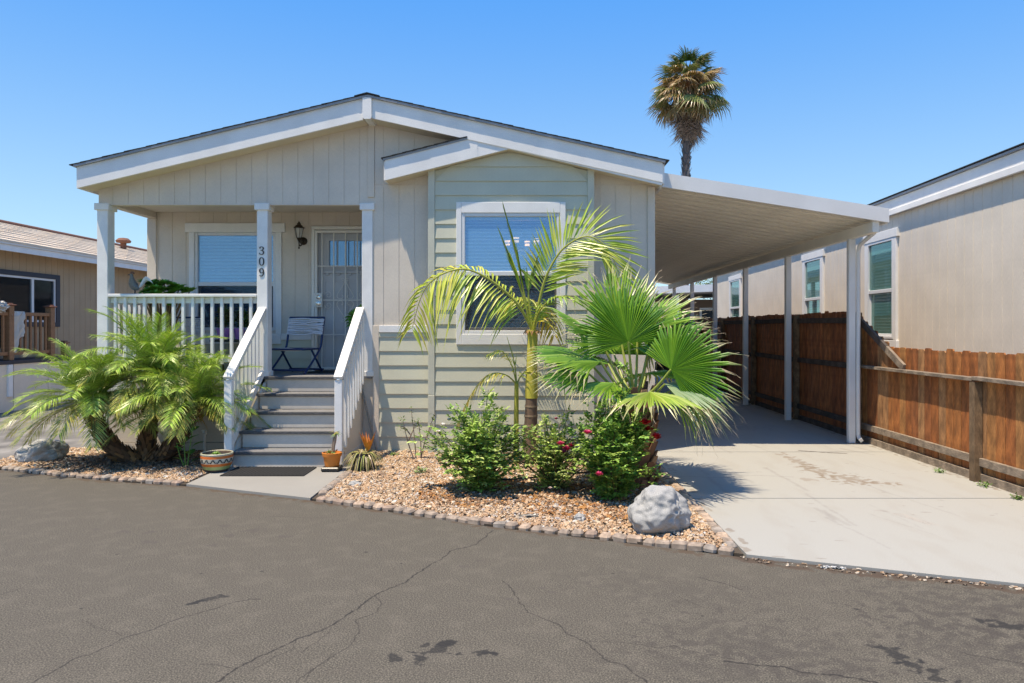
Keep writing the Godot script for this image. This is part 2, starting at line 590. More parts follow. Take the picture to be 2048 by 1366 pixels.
func make_ground() -> void:
	var f := FastNoiseLite.new()
	f.seed = 4
	f.frequency = 0.045
	f.fractal_octaves = 4
	# the dirt under everything
	var g := G.new()
	g.quad(Vector3(-400, -0.05, 400), Vector3(400, -0.05, 400), Vector3(400, -0.05, -400), Vector3(-400, -0.05, -400))
	structure("ground", g, M.dirt)
	# the street
	var area := Rect2(-6.4, 1.0, 10.4, 5.4)
	var p := Paint.new(2048, 1152, area)
	var oil := lin(0.022, 0.02, 0.018)
	var dark := lin(0.026, 0.022, 0.018)
	var soft := FastNoiseLite.new()
	soft.seed = 9
	soft.frequency = 0.02
	soft.fractal_octaves = 5
	# worn and patchy areas of the old surface
	for y in range(2, p.h - 2, 1):
		for x in range(2, p.w - 2, 1):
			var k := soft.get_noise_2d(x * 1.0, y * 1.0)
			if k > 0.05: p.dab(x, y, lin(0.09, 0.074, 0.058), minf(0.12, (k - 0.05) * 0.3))
			elif k < -0.05: p.dab(x, y, lin(0.21, 0.178, 0.14), minf(0.12, (-0.05 - k) * 0.3))
	for s in [[2.7, 5.3, 0.55, 0.35, 0.3, 0.55], [2.3, 5.7, 0.4, 0.3, 0.5, 0.5], [1.2, 5.7, 0.45, 0.22, 0.5, 0.5], [1.0, 5.95, 0.5, 0.2, 0.3, 0.4], [3.2, 5.6, 0.5, 0.3, 0.4, 0.5], [0.9, 4.9, 0.5, 0.2, 0.35, 0.3]]:
		p.blotch(Vector2(s[0], s[1]), Vector2(s[2], s[3]), s[4], lin(0.05, 0.042, 0.035), s[5] * 0.8, f, 2.6)
	for s in [[-1.94, 5.04, 0.10, 0.033, -0.75], [-2.0, 5.10, 0.04, 0.02, -0.6], [-0.50, 5.72, 0.11, 0.055, -1.0], [-0.45, 5.64, 0.05, 0.03, -0.4], [-0.66, 5.81, 0.055, 0.035, -0.9], [-0.56, 5.87, 0.03, 0.02, -0.9], [-0.27, 5.75, 0.07, 0.035, 0.1], [-0.2, 5.76, 0.03, 0.012, 0.0], [1.84, 5.78, 0.055, 0.09, 0.0], [1.86, 5.9, 0.04, 0.06, 0.1], [1.9, 6.0, 0.05, 0.07, 0.2], [2.6, 5.42, 0.10, 0.05, 0.5]]:
		p.blotch(Vector2(s[0], s[1]), Vector2(s[2], s[3]), s[4], oil, 0.95, f, 2.4)
	for s in [[-3.53, 3.55, 0.05], [-3.28, 3.63, 0.06], [-3.06, 3.64, 0.05], [-2.92, 3.9, 0.06], [-2.53, 3.45, 0.06], [-2.24, 3.58, 0.09], [-2.38, 3.74, 0.05], [-2.38, 3.99, 0.05], [-1.95, 3.77, 0.07], [-0.36, 4.35, 0.035], [0.07, 4.86, 0.025], [0.12, 4.93, 0.03], [-0.14, 5.04, 0.025], [-0.45, 4.46, 0.04]]:
		p.blotch(Vector2(s[0], s[1]), Vector2(s[2], s[2] * 0.7), 0.2, lin(0.075, 0.063, 0.053), 0.6, f, 1.2)
	for s in [[-2.63, 5.19], [-1.81, 4.56], [0.98, 5.3], [-3.0, 4.2], [-0.9, 4.4], [-2.2, 4.6], [-1.2, 4.15], [0.55, 4.6], [1.9, 5.2]]:
		p.blotch(Vector2(s[0], s[1]), Vector2(0.016, 0.016), 0, oil, 0.9, f, 0.6)
	# earth washed along the edge of the driveway and the beds
	for k in 190:
		var x := R(-6.2, 3.9)
		var near := 0.13 if x > 1.5 else 0.035
		p.blotch(Vector2(x, edge_z(x) + R(0.0, near)), Vector2(R(0.06, 0.2), R(0.02, 0.06)), 0.4, lin(0.085, 0.058, 0.036), R(0.3, 0.75), f, 1.6)
	for k in 150:
		var x := R(1.5, 3.9)
		p.blotch(Vector2(x, edge_z(x) + R(-0.02, 0.11)), Vector2(R(0.05, 0.15), R(0.015, 0.035)), 0.36, lin(0.075, 0.05, 0.032), R(0.6, 0.95), f, 1.2)
	var cracks := [
		[0.012, 0.9, [-0.3, 3.59, -0.41, 3.97, -0.58, 4.13, -0.64, 4.3, -0.75, 4.57, -0.81, 4.76, -0.96, 5.0, -1.04, 5.27, -1.12, 5.48, -1.24, 5.6, -1.29, 5.71, -1.43, 5.94, -1.47, 6.1, -1.55, 6.35]],
		[0.007, 0.6, [-0.96, 5.0, -0.89, 5.09, -0.88, 5.25, -0.99, 5.35, -0.92, 5.52, -0.94, 5.68, -1.02, 5.87, -1.08, 6.02, -1.1, 6.3]],
		[0.006, 0.6, [-1.09, 5.52, -1.13, 5.65, -1.16, 5.76]],
		[0.009, 0.75, [-0.18, 4.74, -0.12, 4.87, -0.06, 5.09, -0.01, 5.25, 0.15, 5.41, 0.19, 5.52, 0.29, 5.63, 0.33, 5.72, 0.38, 5.84, 0.46, 5.89, 0.48, 5.96, 0.53, 6.03, 0.6, 6.35]],
		[0.010, 0.8, [-2.4, 6.35, -2.31, 6.07, -2.28, 5.92, -2.26, 5.83, -2.23, 5.77, -2.18, 5.69, -2.15, 5.59, -2.06, 5.47, -2.02, 5.37, -1.94, 5.28, -1.85, 5.19, -1.78, 5.11, -1.7, 5.05, -1.62, 5.04]],
		[0.006, 0.5, [-2.49, 5.37, -2.38, 5.45, -2.25, 5.51, -2.17, 5.57]],
		[0.007, 0.6, [-3.5, 5.05, -3.26, 4.98, -3.22, 4.85]],
		[0.007, 0.6, [-1.44, 5.92, -1.5, 5.9, -1.62, 5.87]],
		[0.006, 0.5, [-1.24, 5.6, -1.22, 5.73, -1.28, 5.82, -1.34, 5.95]],
		[0.006, 0.5, [-1.0, 5.77, -1.0, 5.84, -1.05, 5.94, -1.05, 6.07]],
		[0.009, 0.7, [1.09, 4.67, 1.18, 4.74, 1.28, 4.82, 1.34, 4.91]],
		[0.008, 0.6, [2.18, 5.75, 2.23, 5.79, 2.36, 5.85, 2.6, 5.9]],
		[0.006, 0.5, [0.91, 5.01, 1.01, 5.18]],
		[0.012, 0.8, [0.95, 5.85, 1.1, 5.89, 1.22, 5.9, 1.29, 5.96, 1.42, 5.98, 1.6, 6.06, 1.8, 6.3]],
		[0.006, 0.5, [0.3, 5.63, 0.52, 5.64, 0.65, 5.7, 0.74, 5.68, 0.89, 5.78, 1.04, 5.84]],
		[0.006, 0.5, [-1.6, 3.2, -1.9, 3.22, -2.3, 3.15]]]
	var sd := 50
	for e in cracks:
		var pts := []
		for i in range(0, e[2].size(), 2): pts.append(Vector2(e[2][i], e[2][i + 1]))
		sd += 1
		p.crack(pts, e[0] * 0.8, dark, e[1], sd)
	var poly := PackedVector2Array()
	for e in EDGE: poly.append(e)
	poly.append(Vector2(60, 28)); poly.append(Vector2(60, 37)); poly.append(Vector2(20, 21)); poly.append(Vector2(-3, 11.2)); poly.append(Vector2(-60, 31)); poly.append(Vector2(-60, 22))
	var tile := noise_image(1024, 0.15, 4, 0.34, 1.0, 44)
	structure("road", joined_sheets(poly, 0.0, area), layered("asphalt", lin(0.238, 0.208, 0.157), tile, 0.55, 0.08, p.texture(), 0.92))
	# the driveway, slab by slab
	area = Rect2(1.4, -6.0, 3.8, 12.0)
	p = Paint.new(640, 2020, area)
	soft.frequency = 0.008
	for y in range(2, p.h - 2):
		for x in range(2, p.w - 2):
			var k := soft.get_noise_2d(x * 2.2, y * 0.8)
			if k > 0.05: p.dab(x, y, lin(0.33, 0.305, 0.265), minf(0.35, (k - 0.05) * 0.8))
	for s in [[3.26, 0.7, 0.07, 0.55, 0.0, 0.5], [3.27, 1.25, 0.12, 0.35, -0.1, 0.5], [3.42, 1.7, 0.22, 0.2, 0.6, 0.55], [3.62, 1.88, 0.2, 0.08, 0.25, 0.6], [3.0, 1.72, 0.12, 0.06, 0.1, 0.3]]:
		p.blotch(Vector2(s[0], s[1]), Vector2(s[2], s[3]), s[4], lin(0.20, 0.145, 0.095), minf(0.8, s[5] * 1.3), f, 1.7)
	p.crack([Vector2(3.57, -0.07), Vector2(3.75, 0.02), Vector2(3.95, 0.1), Vector2(4.11, 0.14)], 0.03, lin(0.10, 0.085, 0.07), 0.7, 5)
	for s in [[2.7, -1.5, 0.35, 0.2], [3.3, -2.2, 0.4, 0.15], [2.4, -3.0, 0.5, 0.3], [3.2, -3.4, 0.3, 0.3], [2.9, -4.2, 0.4, 0.4]]:
		p.blotch(Vector2(s[0], s[1]), Vector2(s[2], s[3]), 0.2, lin(0.18, 0.165, 0.155), 0.3, f, 2.6)
	for k in 110:
		p.blotch(Vector2(R(1.7, 4.6), R(-5.0, 4.6)), Vector2(R(0.008, 0.05), R(0.006, 0.016)), 0.2, lin(0.20, 0.165, 0.13), R(0.25, 0.7), f, 1.4)
	p.blotch(Vector2(3.13, 3.02), Vector2(0.06, 0.03), 0.2, lin(0.30, 0.27, 0.24), 0.6, f, 1.0)
	for k in 5:
		p.crack([Vector2(3.18 + k * 0.02, 3.1), Vector2(3.30 + k * 0.02, 3.5)], 0.008, lin(0.40, 0.35, 0.30), 0.5, 70 + k)
	for k in 26:
		var x := R(1.8, 4.4)
		var z0 := R(-1.0, 3.6)
		p.crack([Vector2(x, z0), Vector2(x + R(-0.05, 0.25), z0 + R(0.4, 1.3))], R(0.015, 0.05), lin(0.26, 0.24, 0.215), R(0.015, 0.045), 300 + k)
	p.crack([Vector2(1.6, 1.55), Vector2(2.1, 1.62), Vector2(2.5, 1.5), Vector2(2.9, 1.6)], 0.005, lin(0.15, 0.13, 0.11), 0.5, 401)
	p.crack([Vector2(4.75, 3.4), Vector2(4.2, 3.55), Vector2(3.9, 3.9), Vector2(3.6, 4.7)], 0.005, lin(0.17, 0.15, 0.13), 0.45, 402)
	for k in 150:
		var x := 1.58 + absf(R(-0.07, 0.07)) if k % 3 == 0 else 4.76 - absf(R(-0.1, 0.1))
		p.blotch(Vector2(x, R(-4.5, 4.2)), Vector2(R(0.01, 0.035), R(0.02, 0.12)), 0.0, lin(0.21, 0.165, 0.12), R(0.3, 0.8), f, 1.8)
	var slab_mat := layered("driveway_concrete", lin(0.43, 0.418, 0.376), M.tex_fine, 2.2, 0.05, p.texture(), 0.9)
	var drive: MeshInstance3D = null
	var joints := [0.0, 2.56, 0.03, -2.45, -4.95, -7.4, -9.9, -12.4, -15.0, -18.0]
	for i in joints.size() - 1:
		poly = PackedVector2Array()
		var z1: float = joints[i] - 0.009
		var z0: float = joints[i + 1] + 0.009
		if i == 0:
			poly = PackedVector2Array([Vector2(1.56, z0), Vector2(4.80, z0), Vector2(5.2, 5.66), Vector2(3.12, 4.82), Vector2(1.56, 4.24)])
		else:
			poly = PackedVector2Array([Vector2(1.66 if i > 1 else 1.56, z0), Vector2(4.80, z0), Vector2(4.80, z1), Vector2(1.66 if i > 1 else 1.56, z1)])
		g = joined_sheets(poly, 0.012, area)
		var top := g.v.size()
		for k in poly.size():
			var a := poly[k]
			var b := poly[(k + 1) % poly.size()]
			g.quad(Vector3(a.x, 0.012, a.y), Vector3(b.x, 0.012, b.y), Vector3(b.x, -0.04, b.y), Vector3(a.x, -0.04, a.y))
		for k in g.v.size() - top: g.u.append(Vector2.ZERO)
		if drive == null: drive = structure("driveway", g, slab_mat)
		else: put(drive, "slab", g.mesh(), slab_mat)
	# the walk up to the steps and the neighbour's paved yard
	g = G.new()
	walk(g, [Vector2(-3.57, 0.9), Vector2(-2.095, 0.9), Vector2(-2.095, 2.585), Vector2(-3.57, 1.975)], 0.02)
	structure("walkway", g, M.concrete)
	g = G.new()
	walk(g, [Vector2(-30, -18), Vector2(-5.9, -18), Vector2(-5.9, -0.6), Vector2(-6.35, 0.55), Vector2(-9.5, 2.4), Vector2(-30, 10.6)], 0.008)
	structure("neighbour_yard", g, M.pad)
	g = G.new()
	walk(g, [Vector2(-80, 38.2), Vector2(-3, 11.35), Vector2(20, 21.2), Vector2(80, 45.5), Vector2(80, 90), Vector2(-80, 90)], 0.01)
	structure("opposite_yard", g, M.concrete)

func walk(g: G, pts: Array, y: float) -> void:
	var poly := PackedVector2Array(pts)
	var s := flat(poly, y, Rect2(0, 0, 1, 1))
	g.v.append_array(s.v); g.n.append_array(s.n); g.c.append_array(s.c)
	for i in poly.size():
		var a := poly[i]
		var b := poly[(i + 1) % poly.size()]
		g.quad(Vector3(a.x, y, a.y), Vector3(b.x, y, b.y), Vector3(b.x, -0.06, b.y), Vector3(a.x, -0.06, a.y))

func in_bed(x: float, z: float, right: bool) -> bool:
	if right:
		return x > -1.98 and x < 1.46 and z < edge_z(x) - 0.09 and z > (0.16 if x > -1.32 and x < 0.84 else 0.02)
	return x > -6.5 and x < -3.6 and z < edge_z(x) - 0.10 and z > (0.02 if x > -5.7 else -0.2)

func make_beds() -> void:
	for right in [true, false]:
		var g := G.new()
		if right: walk(g, [Vector2(-2.08, -0.1), Vector2(1.54, -0.1), Vector2(1.54, 4.23), Vector2(0.43, 3.78), Vector2(-0.3, 3.48), Vector2(-2.08, 2.58)], 0.012)
		else: walk(g, [Vector2(-6.5, -0.25), Vector2(-3.58, -0.25), Vector2(-3.58, 1.97), Vector2(-4.3, 1.79), Vector2(-5.2, 1.49), Vector2(-6.12, 1.13), Vector2(-6.5, 1.3)], 0.013)
		var bed := structure("gravel_bed", g, M.dirt)
		# loose stone chips lying on it
		var pg := G.new()
		pg.blob(Vector3.ZERO, Vector3(1, 0.55, 0.75), 0.32, 2, 6, 1.6)
		var mesh := pg.mesh()
		mesh.surface_set_material(0, M.pebble)
		var mm := MultiMesh.new()
		mm.transform_format = MultiMesh.TRANSFORM_3D
		mm.use_colors = true
		mm.mesh = mesh
		var want := 40000 if right else 17000
		var spots := []
		var tries := 0
		while spots.size() < want and tries < want * 6:
			tries += 1
			var x := R(-1.98, 1.46) if right else R(-6.5, -3.6)
			var z := R(0.02, 4.2) if right else R(-0.2, 1.95)
			if in_bed(x, z, right): spots.append(Vector2(x, z))
		mm.instance_count = spots.size()
		for i in spots.size():
			var s := R(0.006, 0.016) * (1.9 if rng.randf() < 0.05 else 1.0)
			var b := Basis.from_euler(Vector3(R(-0.5, 0.5), R(0, TAU), R(-0.5, 0.5))).scaled_local(Vector3(s * R(0.8, 1.3), s, s))
			mm.set_instance_transform(i, Transform3D(b, Vector3(spots[i].x, 0.014 + s * 0.3 + R(0, 0.012), spots[i].y)))
			var t := rng.randf()
			var c := Color(0.50, 0.335, 0.20)
			if t < 0.22: c = Color(0.58, 0.45, 0.31)
			elif t < 0.40: c = Color(0.42, 0.26, 0.145)
			elif t < 0.52: c = Color(0.27, 0.18, 0.12)
			elif t < 0.60: c = Color(0.45, 0.40, 0.36)
			elif t < 0.64: c = Color(0.62, 0.58, 0.52)
			if not right and Vector2(spots[i].x + 4.7, (spots[i].y - 0.75) * 1.6).length() < R(0.5, 1.5):
				c = c * 0.0 + Color([0.16, 0.26, 0.11][i % 3], [0.10, 0.17, 0.075][i % 3], [0.06, 0.11, 0.05][i % 3])   # fallen, dried frond litter
			if right and rng.randf() < 0.55 and (Vector2(spots[i].x + 0.5, spots[i].y - 2.35).length() < 0.62 or Vector2(spots[i].x - 0.6, spots[i].y - 2.7).length() < 0.7):
				c = [Color(0.30, 0.15, 0.07), Color(0.17, 0.11, 0.07), Color(0.42, 0.20, 0.06)][i % 3]   # dead rose leaves
			mm.set_instance_color(i, c * R(0.8, 1.15))
		var mi := MultiMeshInstance3D.new()
		mi.name = numbered("gravel")
		mi.multimesh = mm
		add_child(mi)
		mi.set_meta("kind", "stuff")
		tag(mi, "tan stone chips covering the planted bed " + ("between the walk and the driveway" if right else "under the clump of three feathery palms"), "gravel")
	# rows of small tumbled pavers round the beds
	var shapes := []
	for k in 4:
		var g := G.new()
		g.bevel(Vector3.ZERO, Vector3([0.052, 0.046, 0.058, 0.049][k], 0.030, [0.045, 0.05, 0.042, 0.047][k]), Basis.IDENTITY, [0.014, 0.018, 0.012, 0.02][k])
		shapes.append(g.mesh())
	var runs := [
		["row of small tan pavers edging the right bed along the street", [Vector2(-2.03, 2.57), Vector2(-0.3, 3.44), Vector2(0.43, 3.74), Vector2(1.49, 4.19)]],
		["row of small tan pavers between the right bed and the driveway", [Vector2(1.50, 4.08), Vector2(1.50, 0.35)]],
		["row of small tan pavers between the walkway and the right bed", [Vector2(-2.03, 2.46), Vector2(-2.03, 0.75)]],
		["row of small tan pavers edging the left palm bed along the street", [Vector2(-6.3, 1.16), Vector2(-6.12, 1.09), Vector2(-5.2, 1.45), Vector2(-4.3, 1.75), Vector2(-3.63, 1.92)]]]
	for e in runs:
		var t := thing("paver_edging", e[0], "edging", Vector3(e[1][0].x, 0, e[1][0].y), "paver rows round the beds")
		for i in e[1].size() - 1:
			var a: Vector2 = e[1][i]
			var b: Vector2 = e[1][i + 1]
			var count := int(a.distance_to(b) / 0.108)
			for k in count:
				var q := a.lerp(b, (k + 0.5) / count)
				var turn := atan2(-(b - a).y, (b - a).x) + R(-0.22, 0.22)
				put(t, "paver", shapes[rng.randi() % 4], M["paver%d" % [0, 0, 1, 2, 0, 3][rng.randi() % 6]], Vector3(q.x + R(-0.008, 0.008), 0.010 + R(-0.010, 0.008), q.y + R(-0.012, 0.012)) - t.position, Basis.from_euler(Vector3(R(-0.07, 0.07), turn, R(-0.07, 0.07))))
	# boulders
	var g := G.new()
	g.blob(Vector3(0, 0.145, 0), Vector3(0.25, 0.215, 0.21), 0.24, 26, 35, 0.62, Basis.from_euler(Vector3(0.1, 0.4, -0.32)))
	single("boulder", g, M.boulder, "large pale grey boulder at the corner of the bed by the driveway", "boulder", Vector3(1.06, 0.01, 3.62))
	g = G.new()
	g.blob(Vector3(0, 0.085, 0), Vector3(0.27, 0.16, 0.2), 0.22, 12, 29, 0.9, Basis.from_euler(Vector3(0, 0.5, 0.15)))
	single("boulder", g, M.boulder, "flat grey boulder half hidden under the feathery palms at far left", "boulder", Vector3(-6.0, 0.01, 0.62))
	g = G.new()
	g.blob(Vector3(0, 0.03, 0), Vector3(0.05, 0.035, 0.045), 0.25, 5, 31)
	single("rock", g, M.boulder, "fist-sized pale rock lying in the gravel left of the boulder", "rock", Vector3(0.42, 0.012, 3.38))
	g = G.new()
	g.blob(Vector3(0, 0.025, 0), Vector3(0.07, 0.03, 0.05), 0.25, 5, 37)
	single("rock", g, M.boulder, "flat white rock in the gravel beside the walkway pavers", "rock", Vector3(-1.80, 0.012, 2.05))
	g = G.new()
	g.blob(Vector3(0, 0.012, 0), Vector3(0.09, 0.012, 0.03), 0.5, 5, 41, 2.0)
	single("bark_piece", g, M.lath, "dark strip of bark lying in the gravel before the rose bushes", "bark", Vector3(-0.02, 0.02, 3.28))
	g = G.new()
	for k in 3: g.blob(Vector3(k * 0.05, 0.006, k * 0.012), Vector3(0.03, 0.007, 0.010), 0.6, 5, 43 + k, 2.5)
	single("plastic_scrap", g, M.white_rail, "crumpled white plastic scrap at the edge of the driveway", "litter", Vector3(2.02, 0.004, 4.50))
	# loose grit washed against the edge of the driveway
	var gg := G.new()
	for k in 260:
		var x := R(1.5, 4.6)
		var s := R(0.004, 0.013)
		gg.col = [Color(0.42, 0.28, 0.17), Color(0.26, 0.20, 0.15), Color(0.5, 0.42, 0.33), Color(0.16, 0.12, 0.09)][rng.randi() % 4]
		gg.blob(Vector3(x, s * 0.4, edge_z(x) + absf(R(-0.09, 0.09)) + 0.005), Vector3(s * R(1.0, 1.6), s * 0.6, s), 0.3, 2, k)
	var grit := MeshInstance3D.new()
	grit.name = "grit"
	grit.mesh = gg.mesh()
	grit.set_surface_override_material(0, M.pebble)
	add_child(grit)
	grit.set_meta("kind", "stuff")
	tag(grit, "loose brown grit lying along the street edge of the driveway", "gravel")

# ---------------------------------------------------------------- walls made of boards

func spans(x0: float, x1: float, y0: float, y1: float, holes: Array) -> Array:
	# the rectangles that remain of [x0,x1] x [y0,y1] without the holes (Rect2)
	var rest := [Rect2(x0, y0, x1 - x0, y1 - y0)]
	for h in holes:
		var now := []
		for r in rest:
			var i: Rect2 = r.intersection(h)
			if i.size.x <= 0.001 or i.size.y <= 0.001:
				now.append(r)
				continue
			if i.position.x > r.position.x + 0.001: now.append(Rect2(r.position.x, r.position.y, i.position.x - r.position.x, r.size.y))
			if i.end.x < r.end.x - 0.001: now.append(Rect2(i.end.x, r.position.y, r.end.x - i.end.x, r.size.y))
			if i.position.y > r.position.y + 0.001: now.append(Rect2(i.position.x, r.position.y, i.size.x, i.position.y - r.position.y))
			if i.end.y < r.end.y - 0.001: now.append(Rect2(i.position.x, i.end.y, i.size.x, r.end.y - i.end.y))
		rest = now
	return rest

func grooved_wall(parent: Node3D, m: Material, x0: float, x1: float, y0: float, top: Callable, z: float, holes: Array, first: float, pitch := 0.203, seams := []) -> void:
	# upright siding boards with a narrow groove between them, in the plane z
	var x := first
	while x > x0: x -= pitch
	while x < x1 - 0.005:
		var a := maxf(x + 0.006, x0)
		var b := minf(x + pitch - 0.006, x1)
		x += pitch
		if b - a < 0.01: continue
		var edges := [y0] + seams
		for k in edges.size():
			var low: float = edges[k] + (0.005 if k > 0 else 0.0)
			var ta: float = top.call(a)
			var tb: float = top.call(b)
			var capped := false
			if k + 1 < edges.size() and edges[k + 1] < minf(ta, tb):
				ta = edges[k + 1] - 0.005
				tb = ta
				capped = true
			if minf(ta, tb) <= low: continue
			var cut_here := false
			for h in holes:
				if h.intersects(Rect2(a, low, b - a, minf(ta, tb) - low)): cut_here = true
			if cut_here:
				for r in spans(a, b, low, minf(ta, tb), holes):
					if r.size.x < 0.008 or r.size.y < 0.008: continue
					var g := G.new()
					g.box(Vector3(r.position.x, r.position.y, z - 0.012), Vector3(r.end.x, r.end.y, z))
					part(parent, "siding_board", g, m)
			else:
				var g := G.new()
				g.prism(PackedVector2Array([Vector2(a, low), Vector2(b, low), Vector2(b, tb), Vector2(a, ta)]), z, z - 0.012)
				part(parent, "siding_board", g, m)

func lap_wall(parent: Node3D, m: Material, lo: Callable, hi: Callable, y0: float, y1: float, z: float, holes: Array, row := 0.185) -> void:
	# overlapping level boards, each thicker at its lower edge
	var y := y0
	while y < y1 - 0.01:
		var top := minf(y + row, y1)
		for r in spans(minf(lo.call(y), lo.call(top)), maxf(hi.call(y), hi.call(top)), y, top, holes):
			if r.size.x < 0.01 or r.size.y < 0.008: continue
			var whole: bool = holes.all(func(h): return not h.intersects(Rect2(-50, y, 100, top - y)))
			var g := G.new()
			var zb: float = z + 0.006 + 0.016 * (1.0 - (r.position.y - y) / row)
			var zt: float = z + 0.006 + 0.016 * (1.0 - (r.end.y - y) / row)
			var xa: float = lo.call(y) if whole else r.position.x
			var xb: float = hi.call(y) if whole else r.end.x
			var xc: float = lo.call(top) if whole else r.position.x
			var xd: float = hi.call(top) if whole else r.end.x
			g.hexa([Vector3(xa, r.position.y, z - 0.004), Vector3(xb, r.position.y, z - 0.004), Vector3(xc, r.end.y, z - 0.004), Vector3(xd, r.end.y, z - 0.004),
				Vector3(xa, r.position.y, zb), Vector3(xb, r.position.y, zb), Vector3(xc, r.end.y, zt), Vector3(xd, r.end.y, zt)])
			part(parent, "lap_board", g, m)
		y += row

func backing(parent: Node3D, m: Material, x0: float, x1: float, y0: float, y1: float, z: float, thick: float, holes: Array) -> void:
	var g := G.new()
	for r in spans(x0, x1, y0, y1, holes):
		g.box(Vector3(r.position.x, r.position.y, z - thick), Vector3(r.end.x, r.end.y, z))
	part(parent, "wall", g, m)

func sash_window(parent: Node3D, x0: float, x1: float, y0: float, y1: float, mid: float, z: float, pane: Material, slats: Dictionary) -> MeshInstance3D:
	# a vinyl single-hung window: frame, two sashes, panes, blinds behind the glass
	var g := G.new()
	var f := 0.045
	g.bev(Vector3(x0, y0, z - 0.09), Vector3(x0 + f, y1, z + 0.012), 0.005)
	g.bev(Vector3(x1 - f, y0, z - 0.09), Vector3(x1, y1, z + 0.012), 0.005)
	g.bev(Vector3(x0 + f, y1 - f, z - 0.09), Vector3(x1 - f, y1, z + 0.011), 0.005)
	g.bev(Vector3(x0 + f, y0, z - 0.09), Vector3(x1 - f, y0 + f, z + 0.011), 0.005)
	var w := part(parent, "window", g, M.vinyl)
	g = G.new()
	g.bev(Vector3(x0 + f, mid - 0.03, z - 0.05), Vector3(x1 - f, mid + 0.03, z + 0.002), 0.005)
	part(w, "meeting_rail", g, M.vinyl)
	g = G.new()
	var s := 0.024
	g.bev(Vector3(x0 + f, y0 + f, z - 0.058), Vector3(x0 + f + s, mid - 0.03, z - 0.028), 0.004)
	g.bev(Vector3(x1 - f - s, y0 + f, z - 0.058), Vector3(x1 - f, mid - 0.03, z - 0.028), 0.004)
	g.bev(Vector3(x0 + f + s, y0 + f, z - 0.058), Vector3(x1 - f - s, y0 + f + 0.04, z - 0.028), 0.004)
	part(w, "lower_sash", g, M.vinyl)
	g = G.new()
	g.box(Vector3(x0 + f, mid + 0.03, z - 0.024), Vector3(x1 - f, y1 - f, z - 0.020))
	part(w, "pane", g, pane)
	g = G.new()
	g.box(Vector3(x0 + f + s, y0 + f + 0.04, z - 0.046), Vector3(x1 - f - s, mid - 0.03, z - 0.042))
	part(w, "pane", g, pane)
	if slats.get("screen", false):
		g = G.new()
		g.box(Vector3(x0 + f + 0.002, y0 + f + 0.002, z - 0.012), Vector3(x1 - f - 0.002, mid - 0.032, z - 0.0115))
		part(w, "insect_screen", g, M.insect_screen)
	var step: float = slats.step
	var tilt: float = slats.tilt
	var zb := z - 0.125
	g = G.new()
	g.bev(Vector3(x0 + 0.01, y1 - 0.075, zb - 0.03), Vector3(x1 - 0.01, y1 - 0.03, zb + 0.03), 0.004)
	part(w, "blind_headrail", g, slats.mat)
	var slat := G.new()
	var half := 0.5 * (x1 - x0) - 0.012
	slat.bevel(Vector3.ZERO, Vector3(half, 0.0016, 0.0245), Basis(Vector3.RIGHT, tilt), 0.0008)
	var mesh := slat.mesh()
	var y := y1 - 0.1
	while y > y0 + slats.get("gap", 0.06):
		put(w, "blind_slat", mesh, slats.mat, Vector3((x0 + x1) / 2 + R(-0.002, 0.002), y + R(-0.0015, 0.0015), zb), Basis.from_euler(Vector3(R(-0.07, 0.07), 0, R(-0.0025, 0.0025))))
		y -= step
	g = G.new()
	g.bev(Vector3(x0 + 0.012, y + step - 0.045, zb - 0.025), Vector3(x1 - 0.012, y + step - 0.02, zb + 0.025), 0.004)
	part(w, "blind_bottom_rail", g, slats.mat)
	for t in [0.14, 0.5, 0.86]:
		g = G.new()
		var x := lerpf(x0, x1, t)
		g.box(Vector3(x - 0.0012, y + step - 0.02, zb + 0.026), Vector3(x + 0.0012, y1 - 0.05, zb + 0.028))
		part(w, "blind_cord", g, slats.mat)
	return w

# ---------------------------------------------------------------- the home

func roof_y(x: float) -> float:
	return 4.575 + (x + 2.07) * 0.2392 if x < -2.07 else 4.575 - (x + 2.07) * 0.2207

func rake_board(pts: Array, depth: float, z0: float, z1: float) -> G:
	# a sloping board under the line through pts
	var poly := PackedVector2Array()
	for i in pts.size(): poly.append(pts[i] - Vector2(0, depth))
	for i in pts.size(): poly.append(pts[pts.size() - 1 - i])
	var g := G.new()
	g.prism(poly, z0, z1)
	return g

